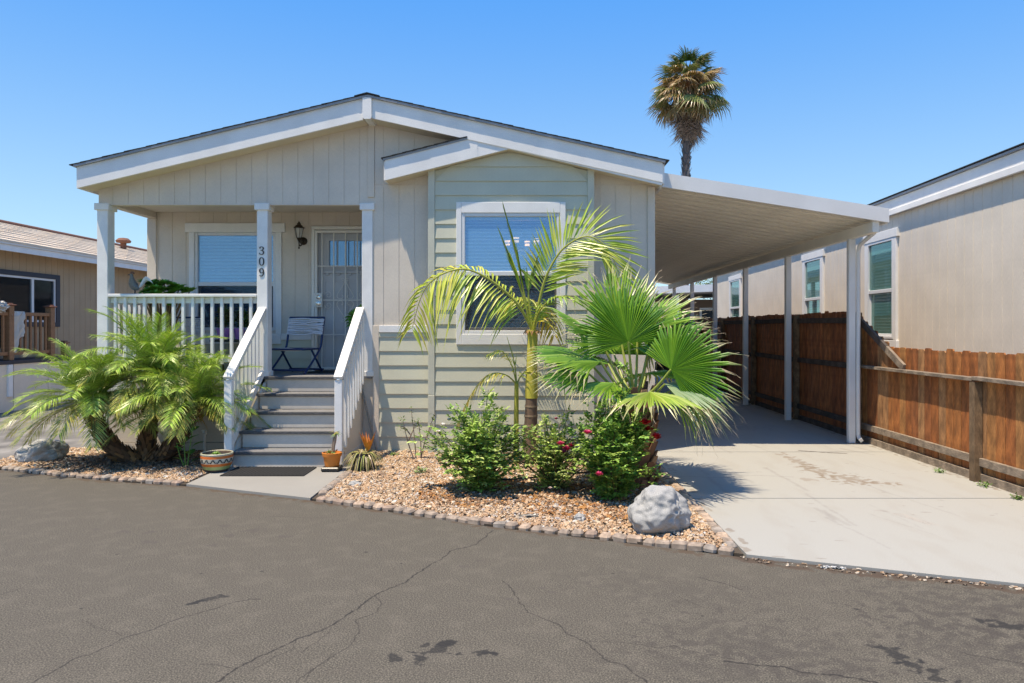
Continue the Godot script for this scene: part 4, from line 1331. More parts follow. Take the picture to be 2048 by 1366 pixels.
func make_carport() -> void:
	var t := thing("carport", "white metal carport over the driveway with six slender posts", "carport", Vector3(4.54, 0.012, -6))
	var xa := 1.735
	var xb := 4.66
	var under := func(x: float) -> float: return 3.475 - (x - 1.795) * 0.160
	var g := G.new()
	# sheet pans: flat trough between raised ribs, running from the house to the outer beam
	var prof := [Vector2(0, -0.014), Vector2(0.012, -0.014), Vector2(0.016, 0.0), Vector2(0.110, 0.0), Vector2(0.112, -0.009), Vector2(0.122, -0.009), Vector2(0.126, 0.0), Vector2(0.235, 0.0), Vector2(0.245, 0.05), Vector2(0.29, 0.05), Vector2(0.299, 0.0), Vector2(0.30, -0.014)]
	for i in prof.size() - 1:
		var p: Vector2 = prof[i]
		var q: Vector2 = prof[i + 1]
		var ya: float = under.call(xa) + 0.06
		var yb: float = under.call(xb) + 0.06
		var o := 0.003
		g.quad(Vector3(xa, ya + p.y, -p.x), Vector3(xa, ya + q.y, -q.x), Vector3(xb, yb + q.y, -q.x), Vector3(xb, yb + p.y, -p.x))
		g.quad(Vector3(xb, yb + p.y + o, -p.x), Vector3(xb, yb + q.y + o, -q.x), Vector3(xa, ya + q.y + o, -q.x), Vector3(xa, ya + p.y + o, -p.x))
	var pan := g.mesh()
	for k in 46:
		put(t, "roof_pan", pan, M.carport_pan, Vector3(0, 0, 0.03 - k * 0.30) - t.position)
	# fascia round the front, sides and back
	var top := 0.185
	for e in [[0.04, 0.08], [-13.83, -13.79]]:
		g = G.new()
		g.hexa([Vector3(xa - 0.02, under.call(xa), e[0]), Vector3(xb + 0.03, under.call(xb), e[0]), Vector3(xa - 0.02, under.call(xa) + top, e[0]), Vector3(xb + 0.03, under.call(xb) + top, e[0]),
			Vector3(xa - 0.02, under.call(xa), e[1]), Vector3(xb + 0.03, under.call(xb), e[1]), Vector3(xa - 0.02, under.call(xa) + top, e[1]), Vector3(xb + 0.03, under.call(xb) + top, e[1])])
		part(t, "fascia", g, M.carport_white)
	g = G.new()
	g.bev(Vector3(4.665, 3.01, -13.79), Vector3(4.70, 3.19, 0.038), 0.004)
	part(t, "gutter", g, M.carport_white)
	g = G.new()
	g.bev(Vector3(1.70, 3.47, -13.79), Vector3(1.734, 3.66, 0.038), 0.004)
	part(t, "ledger", g, M.carport_white)
	g = G.new()
	g.bev(Vector3(4.495, 2.895, -13.75), Vector3(4.585, 3.035, 0.035), 0.004)
	part(t, "beam", g, M.carport_pan)
	for k in 6:
		g = G.new()
		var z := -0.68 - 2.46 * k
		# a post rolled from sheet: two flanges and a hollow face
		g.bev(Vector3(4.488, 0.013, z - 0.045), Vector3(4.588, 2.894, z + 0.04), 0.01)
		var post := part(t, "post", g, M.carport_white)
		g = G.new()
		g.bev(Vector3(4.47, 0.0125, z - 0.07), Vector3(4.61, 0.020, z + 0.07), 0.002)
		part(post, "base_plate", g, M.galvanised)
	# downspout from the gutter, back to the first post and down
	g = G.new()
	g.tube(PackedVector3Array([Vector3(4.66, 3.01, -0.25), Vector3(4.66, 2.93, -0.25), Vector3(4.63, 2.88, -0.35), Vector3(4.62, 2.80, -0.60), Vector3(4.62, 2.70, -0.64), Vector3(4.62, 0.14, -0.64), Vector3(4.62, 0.09, -0.61), Vector3(4.62, 0.07, -0.55)]), PackedFloat32Array([0.034, 0.034, 0.034, 0.034, 0.034, 0.034, 0.034, 0.034]), 4)
	part(t, "downspout", g, M.carport_white)

func make_fence() -> void:
	var t := thing("wooden_fence", "orange-brown board fence along the driveway, tall under the carport and lower towards the street", "fence", Vector3(4.80, 0, -3))
	var heights := {}
	var z := 4.1
	var k := 0
	while z > -14.2:
		var w: float = [0.138, 0.142, 0.135, 0.14][k % 4]
		var h := 1.385 + R(-0.012, 0.012)
		if z < -1.02: h = 1.89 + R(-0.012, 0.012)
		elif z < -0.02: h = lerpf(1.40, 1.86, (-0.02 - z) / 1.0)
		var key := "%d_%d" % [roundi(h * 50), k % 4]
		if not heights.has(key):
			var g := G.new()
			var q := w / 2
			g.prism(PackedVector2Array([Vector2(-q, 0.06), Vector2(q, 0.06), Vector2(q, h - 0.02), Vector2(q - 0.02, h), Vector2(-q + 0.02, h), Vector2(-q, h - 0.02)]), 0.008, -0.008)
			heights[key] = g.mesh()
		var tall := z < -0.9
		put(t, "picket", heights[key], M[("stained%d" if tall else "picket%d") % (rng.randi() % 6)], Vector3(4.80 + R(-0.002, 0.002), R(-0.01, 0.01), z - w / 2) - t.position, Basis.from_euler(Vector3(0, -PI / 2 + R(-0.02, 0.02), R(-0.006, 0.006))))
		z -= w + 0.008
		k += 1
	# posts, rails, kick boards
	for e in [[4.05, 1.07], [1.80, 1.07], [-0.92, 1.86], [-3.3, 1.86], [-5.7, 1.86], [-8.1, 1.86], [-10.5, 1.86], [-12.9, 1.86]]:
		var g := G.new()
		g.bev(Vector3(4.695, -0.03, e[0] - 0.045), Vector3(4.788, e[1], e[0] + 0.045), 0.005)
		part(t, "post", g, M.fence_post)
	var joints := [4.05, 1.80, -0.92, -3.3, -5.7, -8.1, -10.5, -12.9]
	for i in joints.size() - 1:
		var a: float = joints[i]
		var b: float = joints[i + 1]
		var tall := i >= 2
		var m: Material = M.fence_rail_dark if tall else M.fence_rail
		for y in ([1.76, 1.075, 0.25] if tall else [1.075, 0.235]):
			var g := G.new()
			if y > 1.0 and not tall:
				g.beam(Vector3(4.735, 1.095, a - 0.002), Vector3(4.735, 1.095 + R(-0.012, 0.012), b + 0.002), 0.09, 0.04, Vector3.UP, 0.004)
			else:
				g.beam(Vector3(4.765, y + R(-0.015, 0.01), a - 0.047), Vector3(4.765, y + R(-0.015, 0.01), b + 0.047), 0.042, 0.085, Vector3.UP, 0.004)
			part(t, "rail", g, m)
		var g2 := G.new()
		g2.beam(Vector3(4.775, 0.045, a - 0.047), Vector3(4.775, 0.045, b + 0.047), 0.036, 0.11, Vector3.UP, 0.004)
		part(t, "kick_board", g2, m)
	var g := G.new()
	g.beam(Vector3(4.755, 1.80, -0.98), Vector3(4.755, 1.36, -0.12), 0.038, 0.095, Vector3.UP, 0.003)
	part(t, "sloping_brace", g, M.fence_rail_dark)
	g = G.new()
	g.beam(Vector3(4.755, 1.357, -0.116), Vector3(4.755, 1.13, 0.325), 0.038, 0.095, Vector3.UP, 0.003)
	part(t, "sloping_brace", g, M.fence_rail)

# ---------------------------------------------------------------- the houses to the right, the left and behind

func trim_window(house: Node3D, x: float, y0: float, y1: float, mid: float, half: float, pane: Material) -> void:
	var w := sash_window(house, x - half, x + half, y0, y1, mid, 0.03, pane, {"step": 0.052, "tilt": 0.75, "mat": M.slat, "gap": 0.06 if half > 0.47 else (mid - y0) * 0.1})
	for e in [[x - half - 0.10, y0 - 0.02, x - half, y1], [x + half, y0 - 0.02, x + half + 0.10, y1], [x - half - 0.15, y1, x + half + 0.15, y1 + 0.14], [x - half - 0.12, y0 - 0.15, x + half + 0.12, y0 - 0.02]]:
		var g := G.new()
		g.bev(Vector3(e[0], e[1], -0.01), Vector3(e[2], e[3], 0.04 if e[3] <= y1 else 0.048), 0.004)
		part(w, "casing", g, M.white_trim)

func make_right_house() -> void:
	# local x runs towards the street, local z out of the wall, towards the driveway
	var a := atan(0.04)
	var h := thing("neighbour_house", "tan neighbouring mobile home with white eave behind the wooden fence", "house", Vector3(5.42 + 0.04 * 14.35, 0, -5.0), "", -PI / 2 - a)
	var len0 := -10.2
	var len1 := 10.5
	var wins := [[2.45, 0.48], [-0.72, 0.50], [-7.35, 0.60]]
	var holes := []
	for w in wins: holes.append(Rect2(w[0] - w[1] + 0.01, 1.47, w[1] * 2 - 0.02, 1.63))
	backing(h, M.neighbour_tan, len0, len1, 0.0, 3.47, -0.004, 0.10, holes)
	var big := []
	for w in wins: big.append(Rect2(w[0] - w[1] - 0.05, 1.4, w[1] * 2 + 0.1, 1.77))
	grooved_wall(h, M.neighbour_tan, len0, len1, 0.05, func(_x): return 3.46, 0.0, big, 0.0)
	for w in wins: trim_window(h, w[0], 1.46, 3.10, 2.25, w[1], M.pane_green)
	var g := G.new()
	g.box(Vector3(len0, 0.3, -7.0), Vector3(len1, 3.45, -6.9)); g.box(Vector3(len0, 0.3, -6.9), Vector3(len0 + 0.1, 3.45, -0.12)); g.box(Vector3(len1 - 0.1, 0.3, -6.9), Vector3(len1, 3.45, -0.12))
	part(h, "wall", g, M.neighbour_tan)
	g = G.new()
	g.box(Vector3(len0 + 0.1, 0.9, -6.9), Vector3(len1 - 0.1, 1.0, -0.12)); g.box(Vector3(len0 + 0.1, 3.4, -6.9), Vector3(len1 - 0.1, 3.44, -0.12)); g.box(Vector3(len0 + 0.1, 1.0, -2.6), Vector3(len1 - 0.1, 3.4, -2.5))
	part(h, "inner_room", g, M.dark_room)
	g = G.new()
	g.bev(Vector3(len0 - 0.2, 3.45, 0.035), Vector3(len1 + 0.2, 3.535, 0.085), 0.004); part(h, "trim_board", g, M.white_trim)
	g = G.new()
	g.bev(Vector3(len0 - 0.2, 3.536, 0.04), Vector3(len1 + 0.2, 3.70, 0.07), 0.004); part(h, "fascia", g, M.white_trim)
	g = G.new()
	g.box(Vector3(len0 - 0.2, 3.47, -0.1), Vector3(len1 + 0.2, 3.48, 0.035)); part(h, "soffit", g, M.soffit)
	g = G.new()
	g.bev(Vector3(len0 - 0.2, 3.701, 0.02), Vector3(len1 + 0.2, 3.735, 0.105), 0.003); part(h, "drip_edge", g, M.drip_metal)
	for k in 20:
		g = G.new()
		var z0 := 0.12 - k * 0.18
		var y0 := 3.738 + k * 0.18 * 0.2 + R(0, 0.004)
		g.hexa([Vector3(len0 - 0.25, y0 + 0.045, z0 - 0.25), Vector3(len1 + 0.25, y0 + 0.045, z0 - 0.25), Vector3(len0 - 0.25, y0 + 0.055, z0 - 0.25), Vector3(len1 + 0.25, y0 + 0.055, z0 - 0.25), Vector3(len0 - 0.25, y0, z0), Vector3(len1 + 0.25, y0, z0), Vector3(len0 - 0.25, y0 + 0.014, z0), Vector3(len1 + 0.25, y0 + 0.014, z0)])
		part(h, "shingle_course", g, M.shingle)
	g = G.new()
	for s in [0, 1]:
		var za := -3.5 if s == 0 else -7.2
		var zb := 0.0 if s == 0 else -3.5
		g.hexa([Vector3(len0 - 0.2, 4.40 if s == 0 else 3.70, za), Vector3(len1 + 0.2, 4.40 if s == 0 else 3.70, za), Vector3(len0 - 0.2, 4.43 if s == 0 else 3.73, za), Vector3(len1 + 0.2, 4.43 if s == 0 else 3.73, za), Vector3(len0 - 0.2, 3.70 if s == 0 else 4.40, zb), Vector3(len1 + 0.2, 3.70 if s == 0 else 4.40, zb), Vector3(len0 - 0.2, 3.73 if s == 0 else 4.43, zb), Vector3(len1 + 0.2, 3.73 if s == 0 else 4.43, zb)])
	part(h, "roof_deck", g, M.shingle)

func make_left_house() -> void:
	# local z looks towards +x of the scene; local x runs away from the street
	var h := thing("neighbour_house", "brown neighbouring mobile home with tan tiled roof and navy window at far left", "house", Vector3(-11.0, 0, -8.0), "", PI / 2)
	var x0 := -6.0
	var x1 := 8.5
	# scene z = -8 - local x
	var win := Rect2(-3.4, 1.76, 2.5, 1.0)
	backing(h, M.neighbour_brown, x0, x1, 0.0, 3.30, -0.005, 0.1, [win])
	grooved_wall(h, M.neighbour_brown, x0, x1, 0.04, func(_x): return 3.28, 0.0, [win.grow(0.04)], 0.0, 0.205)
	var g := G.new()
	for r in spans(win.position.x - 0.13, win.end.x + 0.13, win.position.y - 0.1, win.end.y + 0.1, [win.grow(-0.005)]):
		g.box(Vector3(r.position.x, r.position.y, -0.01), Vector3(r.end.x, r.end.y, 0.03))
	var w := part(h, "window", g, M.navy_trim)
	g = G.new()
	for r in spans(win.position.x + 0.005, win.end.x - 0.005, win.position.y + 0.005, win.end.y - 0.005, [Rect2(-3.35, 1.81, 1.66, 0.90), Rect2(-1.62, 1.81, 0.67, 0.90)]):
		g.box(Vector3(r.position.x, r.position.y, -0.05), Vector3(r.end.x, r.end.y, 0.012))
	part(w, "sash", g, M.vinyl)
	for e in [[-3.35, -1.69], [-1.62, -0.95]]:
		g = G.new()
		g.box(Vector3(e[0], 1.81, -0.03), Vector3(e[1], 2.71, -0.026)); part(w, "pane", g, M.pane_plain)
		g = G.new()
		g.box(Vector3(e[0], 1.81, -0.012), Vector3(e[1], 2.71, -0.0115)); part(w, "insect_screen", g, M.insect_screen)
	g = G.new()
	g.box(Vector3(x0, 0.8, -3.1), Vector3(x1, 3.3, -3.0)); g.box(Vector3(x0, 0.8, -3.0), Vector3(x0 + 0.1, 3.3, -0.12)); g.box(Vector3(x1 - 0.1, 0.8, -3.0), Vector3(x1, 3.3, -0.12)); g.box(Vector3(x0, 0.8, -3.0), Vector3(x1, 0.9, -0.12)); g.box(Vector3(x0, 3.2, -3.0), Vector3(x1, 3.29, -0.12))
	part(h, "inner_room", g, M.dark_room)
	g = G.new()
	g.box(Vector3(x0, 0.0, -6.1), Vector3(x1, 3.3, -6.0)); g.box(Vector3(x1 - 0.1, 0.0, -6.0), Vector3(x1, 3.3, -3.1)); g.box(Vector3(x0, 0.0, -6.0), Vector3(x0 + 0.1, 3.3, -3.1))
	part(h, "wall", g, M.neighbour_brown)
	# eave boards, gutter
	g = G.new()
	g.bev(Vector3(x0 - 0.2, 3.20, 0.38), Vector3(x1 + 0.2, 3.33, 0.41), 0.004); part(h, "fascia", g, M.white_trim)
	g = G.new()
	g.bev(Vector3(x0 - 0.2, 3.331, 0.37), Vector3(x1 + 0.2, 3.40, 0.44), 0.006); part(h, "gutter", g, M.carport_white)
	g = G.new()
	g.box(Vector3(x0 - 0.2, 3.285, -0.1), Vector3(x1 + 0.2, 3.30, 0.378)); part(h, "soffit", g, M.neighbour_brown)
	# roof of pressed tiles in long courses
	for s in [0, 1]:
		g = G.new()
		var za := 0.40 if s == 0 else -6.4
		g.hexa([Vector3(x0 - 0.2, 4.38 if s == 0 else 3.36, -3.0 if s == 0 else za), Vector3(x1 + 0.2, 4.38 if s == 0 else 3.36, -3.0 if s == 0 else za), Vector3(x0 - 0.2, 4.40 if s == 0 else 3.38, -3.0 if s == 0 else za), Vector3(x1 + 0.2, 4.40 if s == 0 else 3.38, -3.0 if s == 0 else za),
			Vector3(x0 - 0.2, 3.36 if s == 0 else 4.38, za if s == 0 else -3.0), Vector3(x1 + 0.2, 3.36 if s == 0 else 4.38, za if s == 0 else -3.0), Vector3(x0 - 0.2, 3.38 if s == 0 else 4.40, za if s == 0 else -3.0), Vector3(x1 + 0.2, 3.38 if s == 0 else 4.40, za if s == 0 else -3.0)])
		part(h, "roof_deck", g, M.roof_tile_dark)
	for row in 10:
		var tile := G.new()
		tile.hexa([Vector3(-0.62, 0.105, -0.37), Vector3(0.60, 0.105, -0.37), Vector3(-0.62, 0.12, -0.37), Vector3(0.60, 0.12, -0.37), Vector3(-0.62, 0, 0), Vector3(0.60, 0.0, 0), Vector3(-0.62, 0.042, 0), Vector3(0.60, 0.030, 0)])
		var mesh := tile.mesh()
		var x := x0 + 0.4 + (0.6 if row % 2 else 0.0)
		while x < x1 + 0.2:
			put(h, "roof_tile", mesh, M.roof_tile if rng.randf() < 0.75 else M.roof_tile_dark, Vector3(x, 3.375 + row * 0.102 + R(0, 0.008), 0.46 - row * 0.34))
			x += 1.23
	g = G.new()
	g.tube(PackedVector3Array([Vector3(x0 - 0.2, 4.42, -3.0), Vector3(x1 + 0.2, 4.42, -3.0)]), PackedFloat32Array([0.085, 0.085]), 8)
	part(h, "ridge_cap", g, M.ridge_brown)
	g = G.new()
	g.lathe(Vector3(5.7, 4.2, -2.2), [Vector2(0.09, 0), Vector2(0.09, 0.18), Vector2(0.21, 0.20), Vector2(0.23, 0.26), Vector2(0.14, 0.34), Vector2(0, 0.36)], 14)
	part(h, "roof_vent", g, M.ridge_brown)
	# the landing in front of its door
	var d := thing("side_landing", "brown wooden landing with post caps beside the left neighbouring house", "landing", Vector3(-10.6, 0, -5.2))
	g = G.new()
	g.bev(Vector3(-10.97, 0.93, -6.6), Vector3(-10.1, 1.0, -3.6), 0.004); part(d, "platform", g, M.navy_trim)
	for k in 3:
		g = G.new()
		g.box(Vector3(-10.16, 0.01, -6.55 + k * 1.0), Vector3(-10.12, 0.928, -5.57 + k * 1.0)); part(d, "skirt_panel", g, M.neighbour_tan)
	g = G.new()
	g.box(Vector3(-10.97, 0.01, -3.66), Vector3(-10.12, 0.928, -3.62)); part(d, "skirt_panel", g, M.neighbour_tan)
	g = G.new()
	g.bev(Vector3(-10.16, 0.3, -4.5), Vector3(-10.08, 0.92, -4.38), 0.004); part(d, "downspout", g, M.white_trim)
	for z in [-3.75, -4.55, -5.75]:
		g = G.new()
		g.bev(Vector3(-10.27, 1.0, z - 0.065), Vector3(-10.14, 2.07, z + 0.065), 0.006)
		var post := part(d, "railing_post", g, M.rail_wood)
		g = G.new()
		g.bev(Vector3(-10.30, 2.071, z - 0.095), Vector3(-10.11, 2.10, z + 0.095), 0.01)
		g.bev(Vector3(-10.26, 2.10, z - 0.055), Vector3(-10.15, 2.125, z + 0.055), 0.01)
		part(post, "cap", g, M.ridge_brown)
	for e in [[-3.75, -4.55, 4], [-4.55, -5.75, 7]]:
		for y in [[1.88, 1.95], [1.10, 1.17]]:
			g = G.new()
			g.bev(Vector3(-10.24, y[0], e[1] + 0.066), Vector3(-10.17, y[1], e[0] - 0.066), 0.004); part(d, "rail", g, M.rail_wood)
		for k in e[2]:
			var z: float = lerpf(e[0], e[1], (k + 1.0) / (e[2] + 1.0))
			g = G.new()
			g.bev(Vector3(-10.225, 1.171, z - 0.025), Vector3(-10.185, 1.879, z + 0.025), 0.004); part(d, "baluster", g, M.rail_wood)
	g = G.new()
	g.bev(Vector3(-0.05, 0, -0.05), Vector3(0.05, 0.30, 0.05), 0.004)
	g.bev(Vector3(-0.085, 0.30, -0.085), Vector3(0.085, 0.33, 0.085), 0.008)
	g.bev(Vector3(-0.05, 0.33, -0.05), Vector3(0.05, 0.36, 0.05), 0.008)
	single("short_post", g, M.rail_wood, "short capped wooden post standing on the left landing's end", "post", Vector3(-10.2, 1.0, -6.2))
	# linen thrown over the railing and a dark cover behind it
	g = G.new()
	cloth_over(g, 0.75, 0.42, 0.10, 3)
	single("hanging_cloth", g, M.cloth_white, "cream cloth draped over the brown railing at far left", "cloth", Vector3(-10.205, 1.955, -4.75))
	g = G.new()
	g.blob(Vector3(0, 0.55, 0), Vector3(0.34, 0.56, 0.45), 0.12, 10, 63, 1.2)
	single("covered_grill", g, M.cloth_navy, "rounded dark navy cover standing behind the brown railing", "cover", Vector3(-10.62, 1.0, -4.35))
	g = G.new()
	g.blob(Vector3(0, 0.09, 0), Vector3(0.13, 0.11, 0.3), 0.3, 10, 67, 2.0)
	single("crumpled_towel", g, M.cloth_white, "crumpled white towel lying on the brown railing by the navy cover", "towel", Vector3(-10.2, 1.955, -4.18))

func cloth_over(g: G, down: float, wide: float, thick: float, sd: int) -> void:
	# a strip of cloth hanging on both sides of a rail, with folds
	var f := FastNoiseLite.new()
	f.seed = sd
	f.frequency = 2.2
	var n := 18
	var m := 8
	var at := func(i: int, j: int) -> Vector3:
		var s := -1.0 + 2.0 * i / n
		var t := -0.5 + j / float(m)
		var drop := maxf(0.0, absf(s) - 0.12) * down * (0.62 if s < 0 else 1.0) * (1.0 + 0.25 * sin(t * 5.0))
		var out := signf(s) * (0.045 + thick * 0.5 * f.get_noise_2d(t * 3.0, s * 1.5) + 0.02 * sin(t * 14.0))
		return Vector3(out * clampf(absf(s) * 6.0, 0.0, 1.0), 0.012 - drop, t * wide * (1.0 - 0.25 * absf(s)))
	for i in n:
		for j in m:
			g.quad(at.call(i, j), at.call(i, j + 1), at.call(i + 1, j + 1), at.call(i + 1, j))

func make_far() -> void:
	# what shows at the end of the carport: another home with a white roof edge, a van
	var h := thing("far_house", "brown house with a broad white roof edge beyond the end of the driveway", "house", Vector3(8.0, 0, -27.0))
	var g := G.new()
	g.box(Vector3(1.0, 0, -30.0), Vector3(16.0, 3.0, -25.0)); part(h, "wall", g, M.far_brown)
	g = G.new()
	g.hexa([Vector3(0.5, 2.98, -31), Vector3(16.5, 3.55, -31), Vector3(0.5, 3.28, -31), Vector3(16.5, 3.9, -31), Vector3(0.5, 2.98, -22.4), Vector3(16.5, 3.55, -22.4), Vector3(0.5, 3.28, -22.4), Vector3(16.5, 3.9, -22.4)])
	part(h, "roof", g, M.carport_white)
	for x in [3.4, 6.6, 9.4]:
		g = G.new()
		g.box(Vector3(x, 0, -22.8), Vector3(x + 0.12, 3.1, -22.68)); part(h, "post", g, M.carport_white)
	g = G.new()
	g.bev(Vector3(8.2, 1.4, -25.0), Vector3(9.3, 2.6, -24.95), 0.01)
	var w := part(h, "window", g, M.white_trim)
	g = G.new()
	g.box(Vector3(8.3, 1.5, -24.949), Vector3(9.2, 2.5, -24.94)); part(w, "pane", g, M.car_dark)
	van(Vector3(5.3, 0.0, -20.6), "white van parked beyond the carport behind the fan palm", 2.15)
	van(Vector3(7.5, 0.0, -19.6), "low white car parked at the far end of the driveway", 1.45)
	# tree beyond
	var t := thing("leafy_tree", "round leafy tree showing above the far white roof", "tree", Vector3(12.0, 0, -38))
	g = G.new()
	g.tube(PackedVector3Array([Vector3(12, 0, -38), Vector3(12.1, 1.6, -38), Vector3(12.0, 3.2, -38.1)]), PackedFloat32Array([0.22, 0.17, 0.1]), 8)
	part(t, "trunk", g, M.far_brown)
	g = G.new()
	leaf_cloud(g, Vector3(12, 4.4, -38), Vector3(2.0, 1.25, 2.0), 1500, 0.16, [Color(0.16, 0.20, 0.035), Color(0.10, 0.14, 0.03), Color(0.22, 0.22, 0.05)], 0.3)
	part(t, "crown", g, M.soft_leaf)

func van(at: Vector3, label: String, tall: float) -> void:
	var t := thing("parked_van" if tall > 2 else "parked_car", label, "van" if tall > 2 else "car", at)
	var g := G.new()
	var l := 2.3
	var hood := 0.95 if tall > 2 else 0.78
	# side outline, front towards the camera (+z), extruded across
	var side := PackedVector2Array([Vector2(-l, 0.3), Vector2(l, 0.3), Vector2(l, hood * 0.9), Vector2(l - 0.15, hood), Vector2(l - 0.9, hood + 0.12), Vector2(l - 1.7 if tall < 2 else l - 1.35, tall - 0.06), Vector2(-l + (0.8 if tall < 2 else 0.15), tall), Vector2(-l + 0.05, tall - (0.6 if tall < 2 else 0.2))])
	g.prism(side, 0.9, -0.9)
	put(t, "body", g.mesh(), M.car_white, Vector3.ZERO, Basis(Vector3.UP, -PI / 2))
	g = G.new()
	var wx := l - 0.92
	var wy := hood + 0.16
	var tx := l - (1.64 if tall < 2 else 1.33)
	g.hexa([Vector3(-0.78, wy, wx - 0.02), Vector3(0.78, wy, wx - 0.02), Vector3(-0.72, tall - 0.14, tx - 0.02), Vector3(0.72, tall - 0.14, tx - 0.02), Vector3(-0.78, wy, wx + 0.03), Vector3(0.78, wy, wx + 0.03), Vector3(-0.72, tall - 0.14, tx + 0.04), Vector3(0.72, tall - 0.14, tx + 0.04)])
	put(t, "windscreen", g.mesh(), M.car_dark)
	for s in [-1.0, 1.0]:
		g = G.new()
		g.bev(Vector3(s * 0.62 - 0.16, hood - 0.26, l - 0.02), Vector3(s * 0.62 + 0.16, hood - 0.12, l + 0.02), 0.01)
		put(t, "headlight", g.mesh(), M.chrome)
		for z in [-1.4, 1.4]:
			g = G.new()
			g.lathe(Vector3.ZERO, [Vector2(0, -0.11), Vector2(0.3, -0.11), Vector2(0.33, -0.07), Vector2(0.33, 0.07), Vector2(0.3, 0.11), Vector2(0, 0.11)], 16)
			put(t, "wheel", g.mesh(), M.car_dark, Vector3(s * 0.82, 0.33, z), Basis(Vector3.FORWARD, PI / 2))
	g = G.new()
	g.bev(Vector3(-0.5, 0.45, l - 0.02), Vector3(0.5, hood - 0.3, l + 0.015), 0.01)
	put(t, "grille", g.mesh(), M.car_dark)

# ---------------------------------------------------------------- plants

func blade(g: G, base: Vector3, dir: Vector3, side: Vector3, length: float, wide: float, droop: float, fold: Vector3, c0: Color, c1: Color, segs := 3) -> void:
	# one narrow leaflet: a tapering strip folded along its middle, bending down
	var pm := base
	var pl := base
	var pr := base
	for k in range(1, segs + 1):
		var t := k / float(segs)
		var m := base + dir * length * t + Vector3.DOWN * droop * length * t * t
		var half := wide * 0.5 * (1.0 - pow(t, 2.2)) * (1.0 if t > 0.2 else 0.8)
		var l := m + side * half + fold * half * 0.5
		var r := m - side * half + fold * half * 0.5
		g.col = c0.lerp(c1, t * t)
		if k == 1:
			g.tri(pm, m, l); g.tri(pm, r, m)
		elif k == segs:
			g.tri(pm, m, pl); g.tri(pm, pr, m)
		else:
			g.quad(pm, m, l, pl); g.quad(pm, pr, r, m)
		pm = m; pl = l; pr = r

func feather(g: G, ctrl: PackedVector3Array, pairs: int, long: float, wide: float, droop: float, rise: float, ahead: float, greens: Array, stem: Color, r0: float, start := 0.15, flat_up := Vector3.UP) -> void:
	# a feather-shaped palm frond along a curve
	var p := smooth(ctrl, 6)
	var n := p.size()
	var rr := PackedFloat32Array()
	for i in n: rr.append(lerpf(r0, r0 * 0.18, i / float(n - 1)))
	g.col = stem
	g.tube(p, rr, 5, false)
	for k in pairs:
		var t := lerpf(start, 0.995, k / float(pairs - 1))
		var at := t * (n - 1)
		var i := mini(int(at), n - 2)
		var o := p[i].lerp(p[i + 1], at - i)
		var along := (p[i + 1] - p[i]).normalized()
		var s := along.cross(flat_up)
		if s.length() < 0.15: s = along.cross(Vector3(0.3, 0.1, 1))
		s = s.normalized()
		var nrm := s.cross(along).normalized()
		var shape := sin(PI * clampf(0.12 + t * 0.80, 0, 1))
		shape = lerpf(shape, 1.0, 0.25)
		for e in [-1.0, 1.0]:
			var jitter := R(-0.12, 0.12)
			var fwd := lerpf(ahead, ahead * 1.9, t) + jitter
			var dir: Vector3 = (s * e + along * fwd + nrm * (rise + R(-0.16, 0.16))).normalized()
			var c: Color = greens[rng.randi() % greens.size()]
			c = c * R(0.8, 1.2)
			var tip := c.lerp(Color(0.42, 0.36, 0.12), R(0.0, 0.5))
			blade(g, o, dir, dir.cross(nrm).normalized(), long * shape * R(0.82, 1.1), wide, droop * R(0.5, 1.5), nrm * e * 0.0 + nrm, c, tip)

func leaf_cloud(g: G, o: Vector3, rad: Vector3, count: int, size: float, colors: Array, inner := 0.5) -> void:
	for k in count:
		var d := Vector3(R(-1, 1), R(-1, 1), R(-1, 1))
		if d.length() > 1.0 or d.length() < inner * rng.randf(): continue
		var lump := 0.75 + 0.25 * sin(d.x * 5.1 + d.y * 3.0) * cos(d.z * 4.3)
		var at := o + d * rad * lump
		oval_leaf(g, at, Vector3(R(-1, 1), R(-0.6, 0.8), R(-1, 1)).normalized(), size * R(0.7, 1.3), colors[rng.randi() % colors.size()] * R(0.75, 1.25))

func oval_leaf(g: G, at: Vector3, dir: Vector3, size: float, c: Color, round := 0.55) -> void:
	# a small pointed oval leaf folded along its middle, six triangles
	var s := dir.cross(Vector3(R(-0.3, 0.3), 1, R(-0.3, 0.3)))
	s = (s if s.length() > 0.05 else Vector3.RIGHT).normalized()
	var up := s.cross(dir).normalized()
	var w := size * round * 0.5
	g.col = c
	var a := at
	var m0 := at + dir * size * 0.35
	var m1 := at + dir * size * 0.7 - up * size * 0.03
	var b := at + dir * size - up * size * 0.10
	var l0 := m0 + s * w + up * w * 0.35
	var l1 := m1 + s * w * 0.8 + up * w * 0.2
	var r0 := m0 - s * w + up * w * 0.35
	var r1 := m1 - s * w * 0.8 + up * w * 0.2
	g.tri(a, m0, l0); g.quad(m0, m1, l1, l0); g.tri(m1, b, l1)
	g.tri(a, r0, m0); g.quad(m0, r0, r1, m1); g.tri(m1, r1, b)

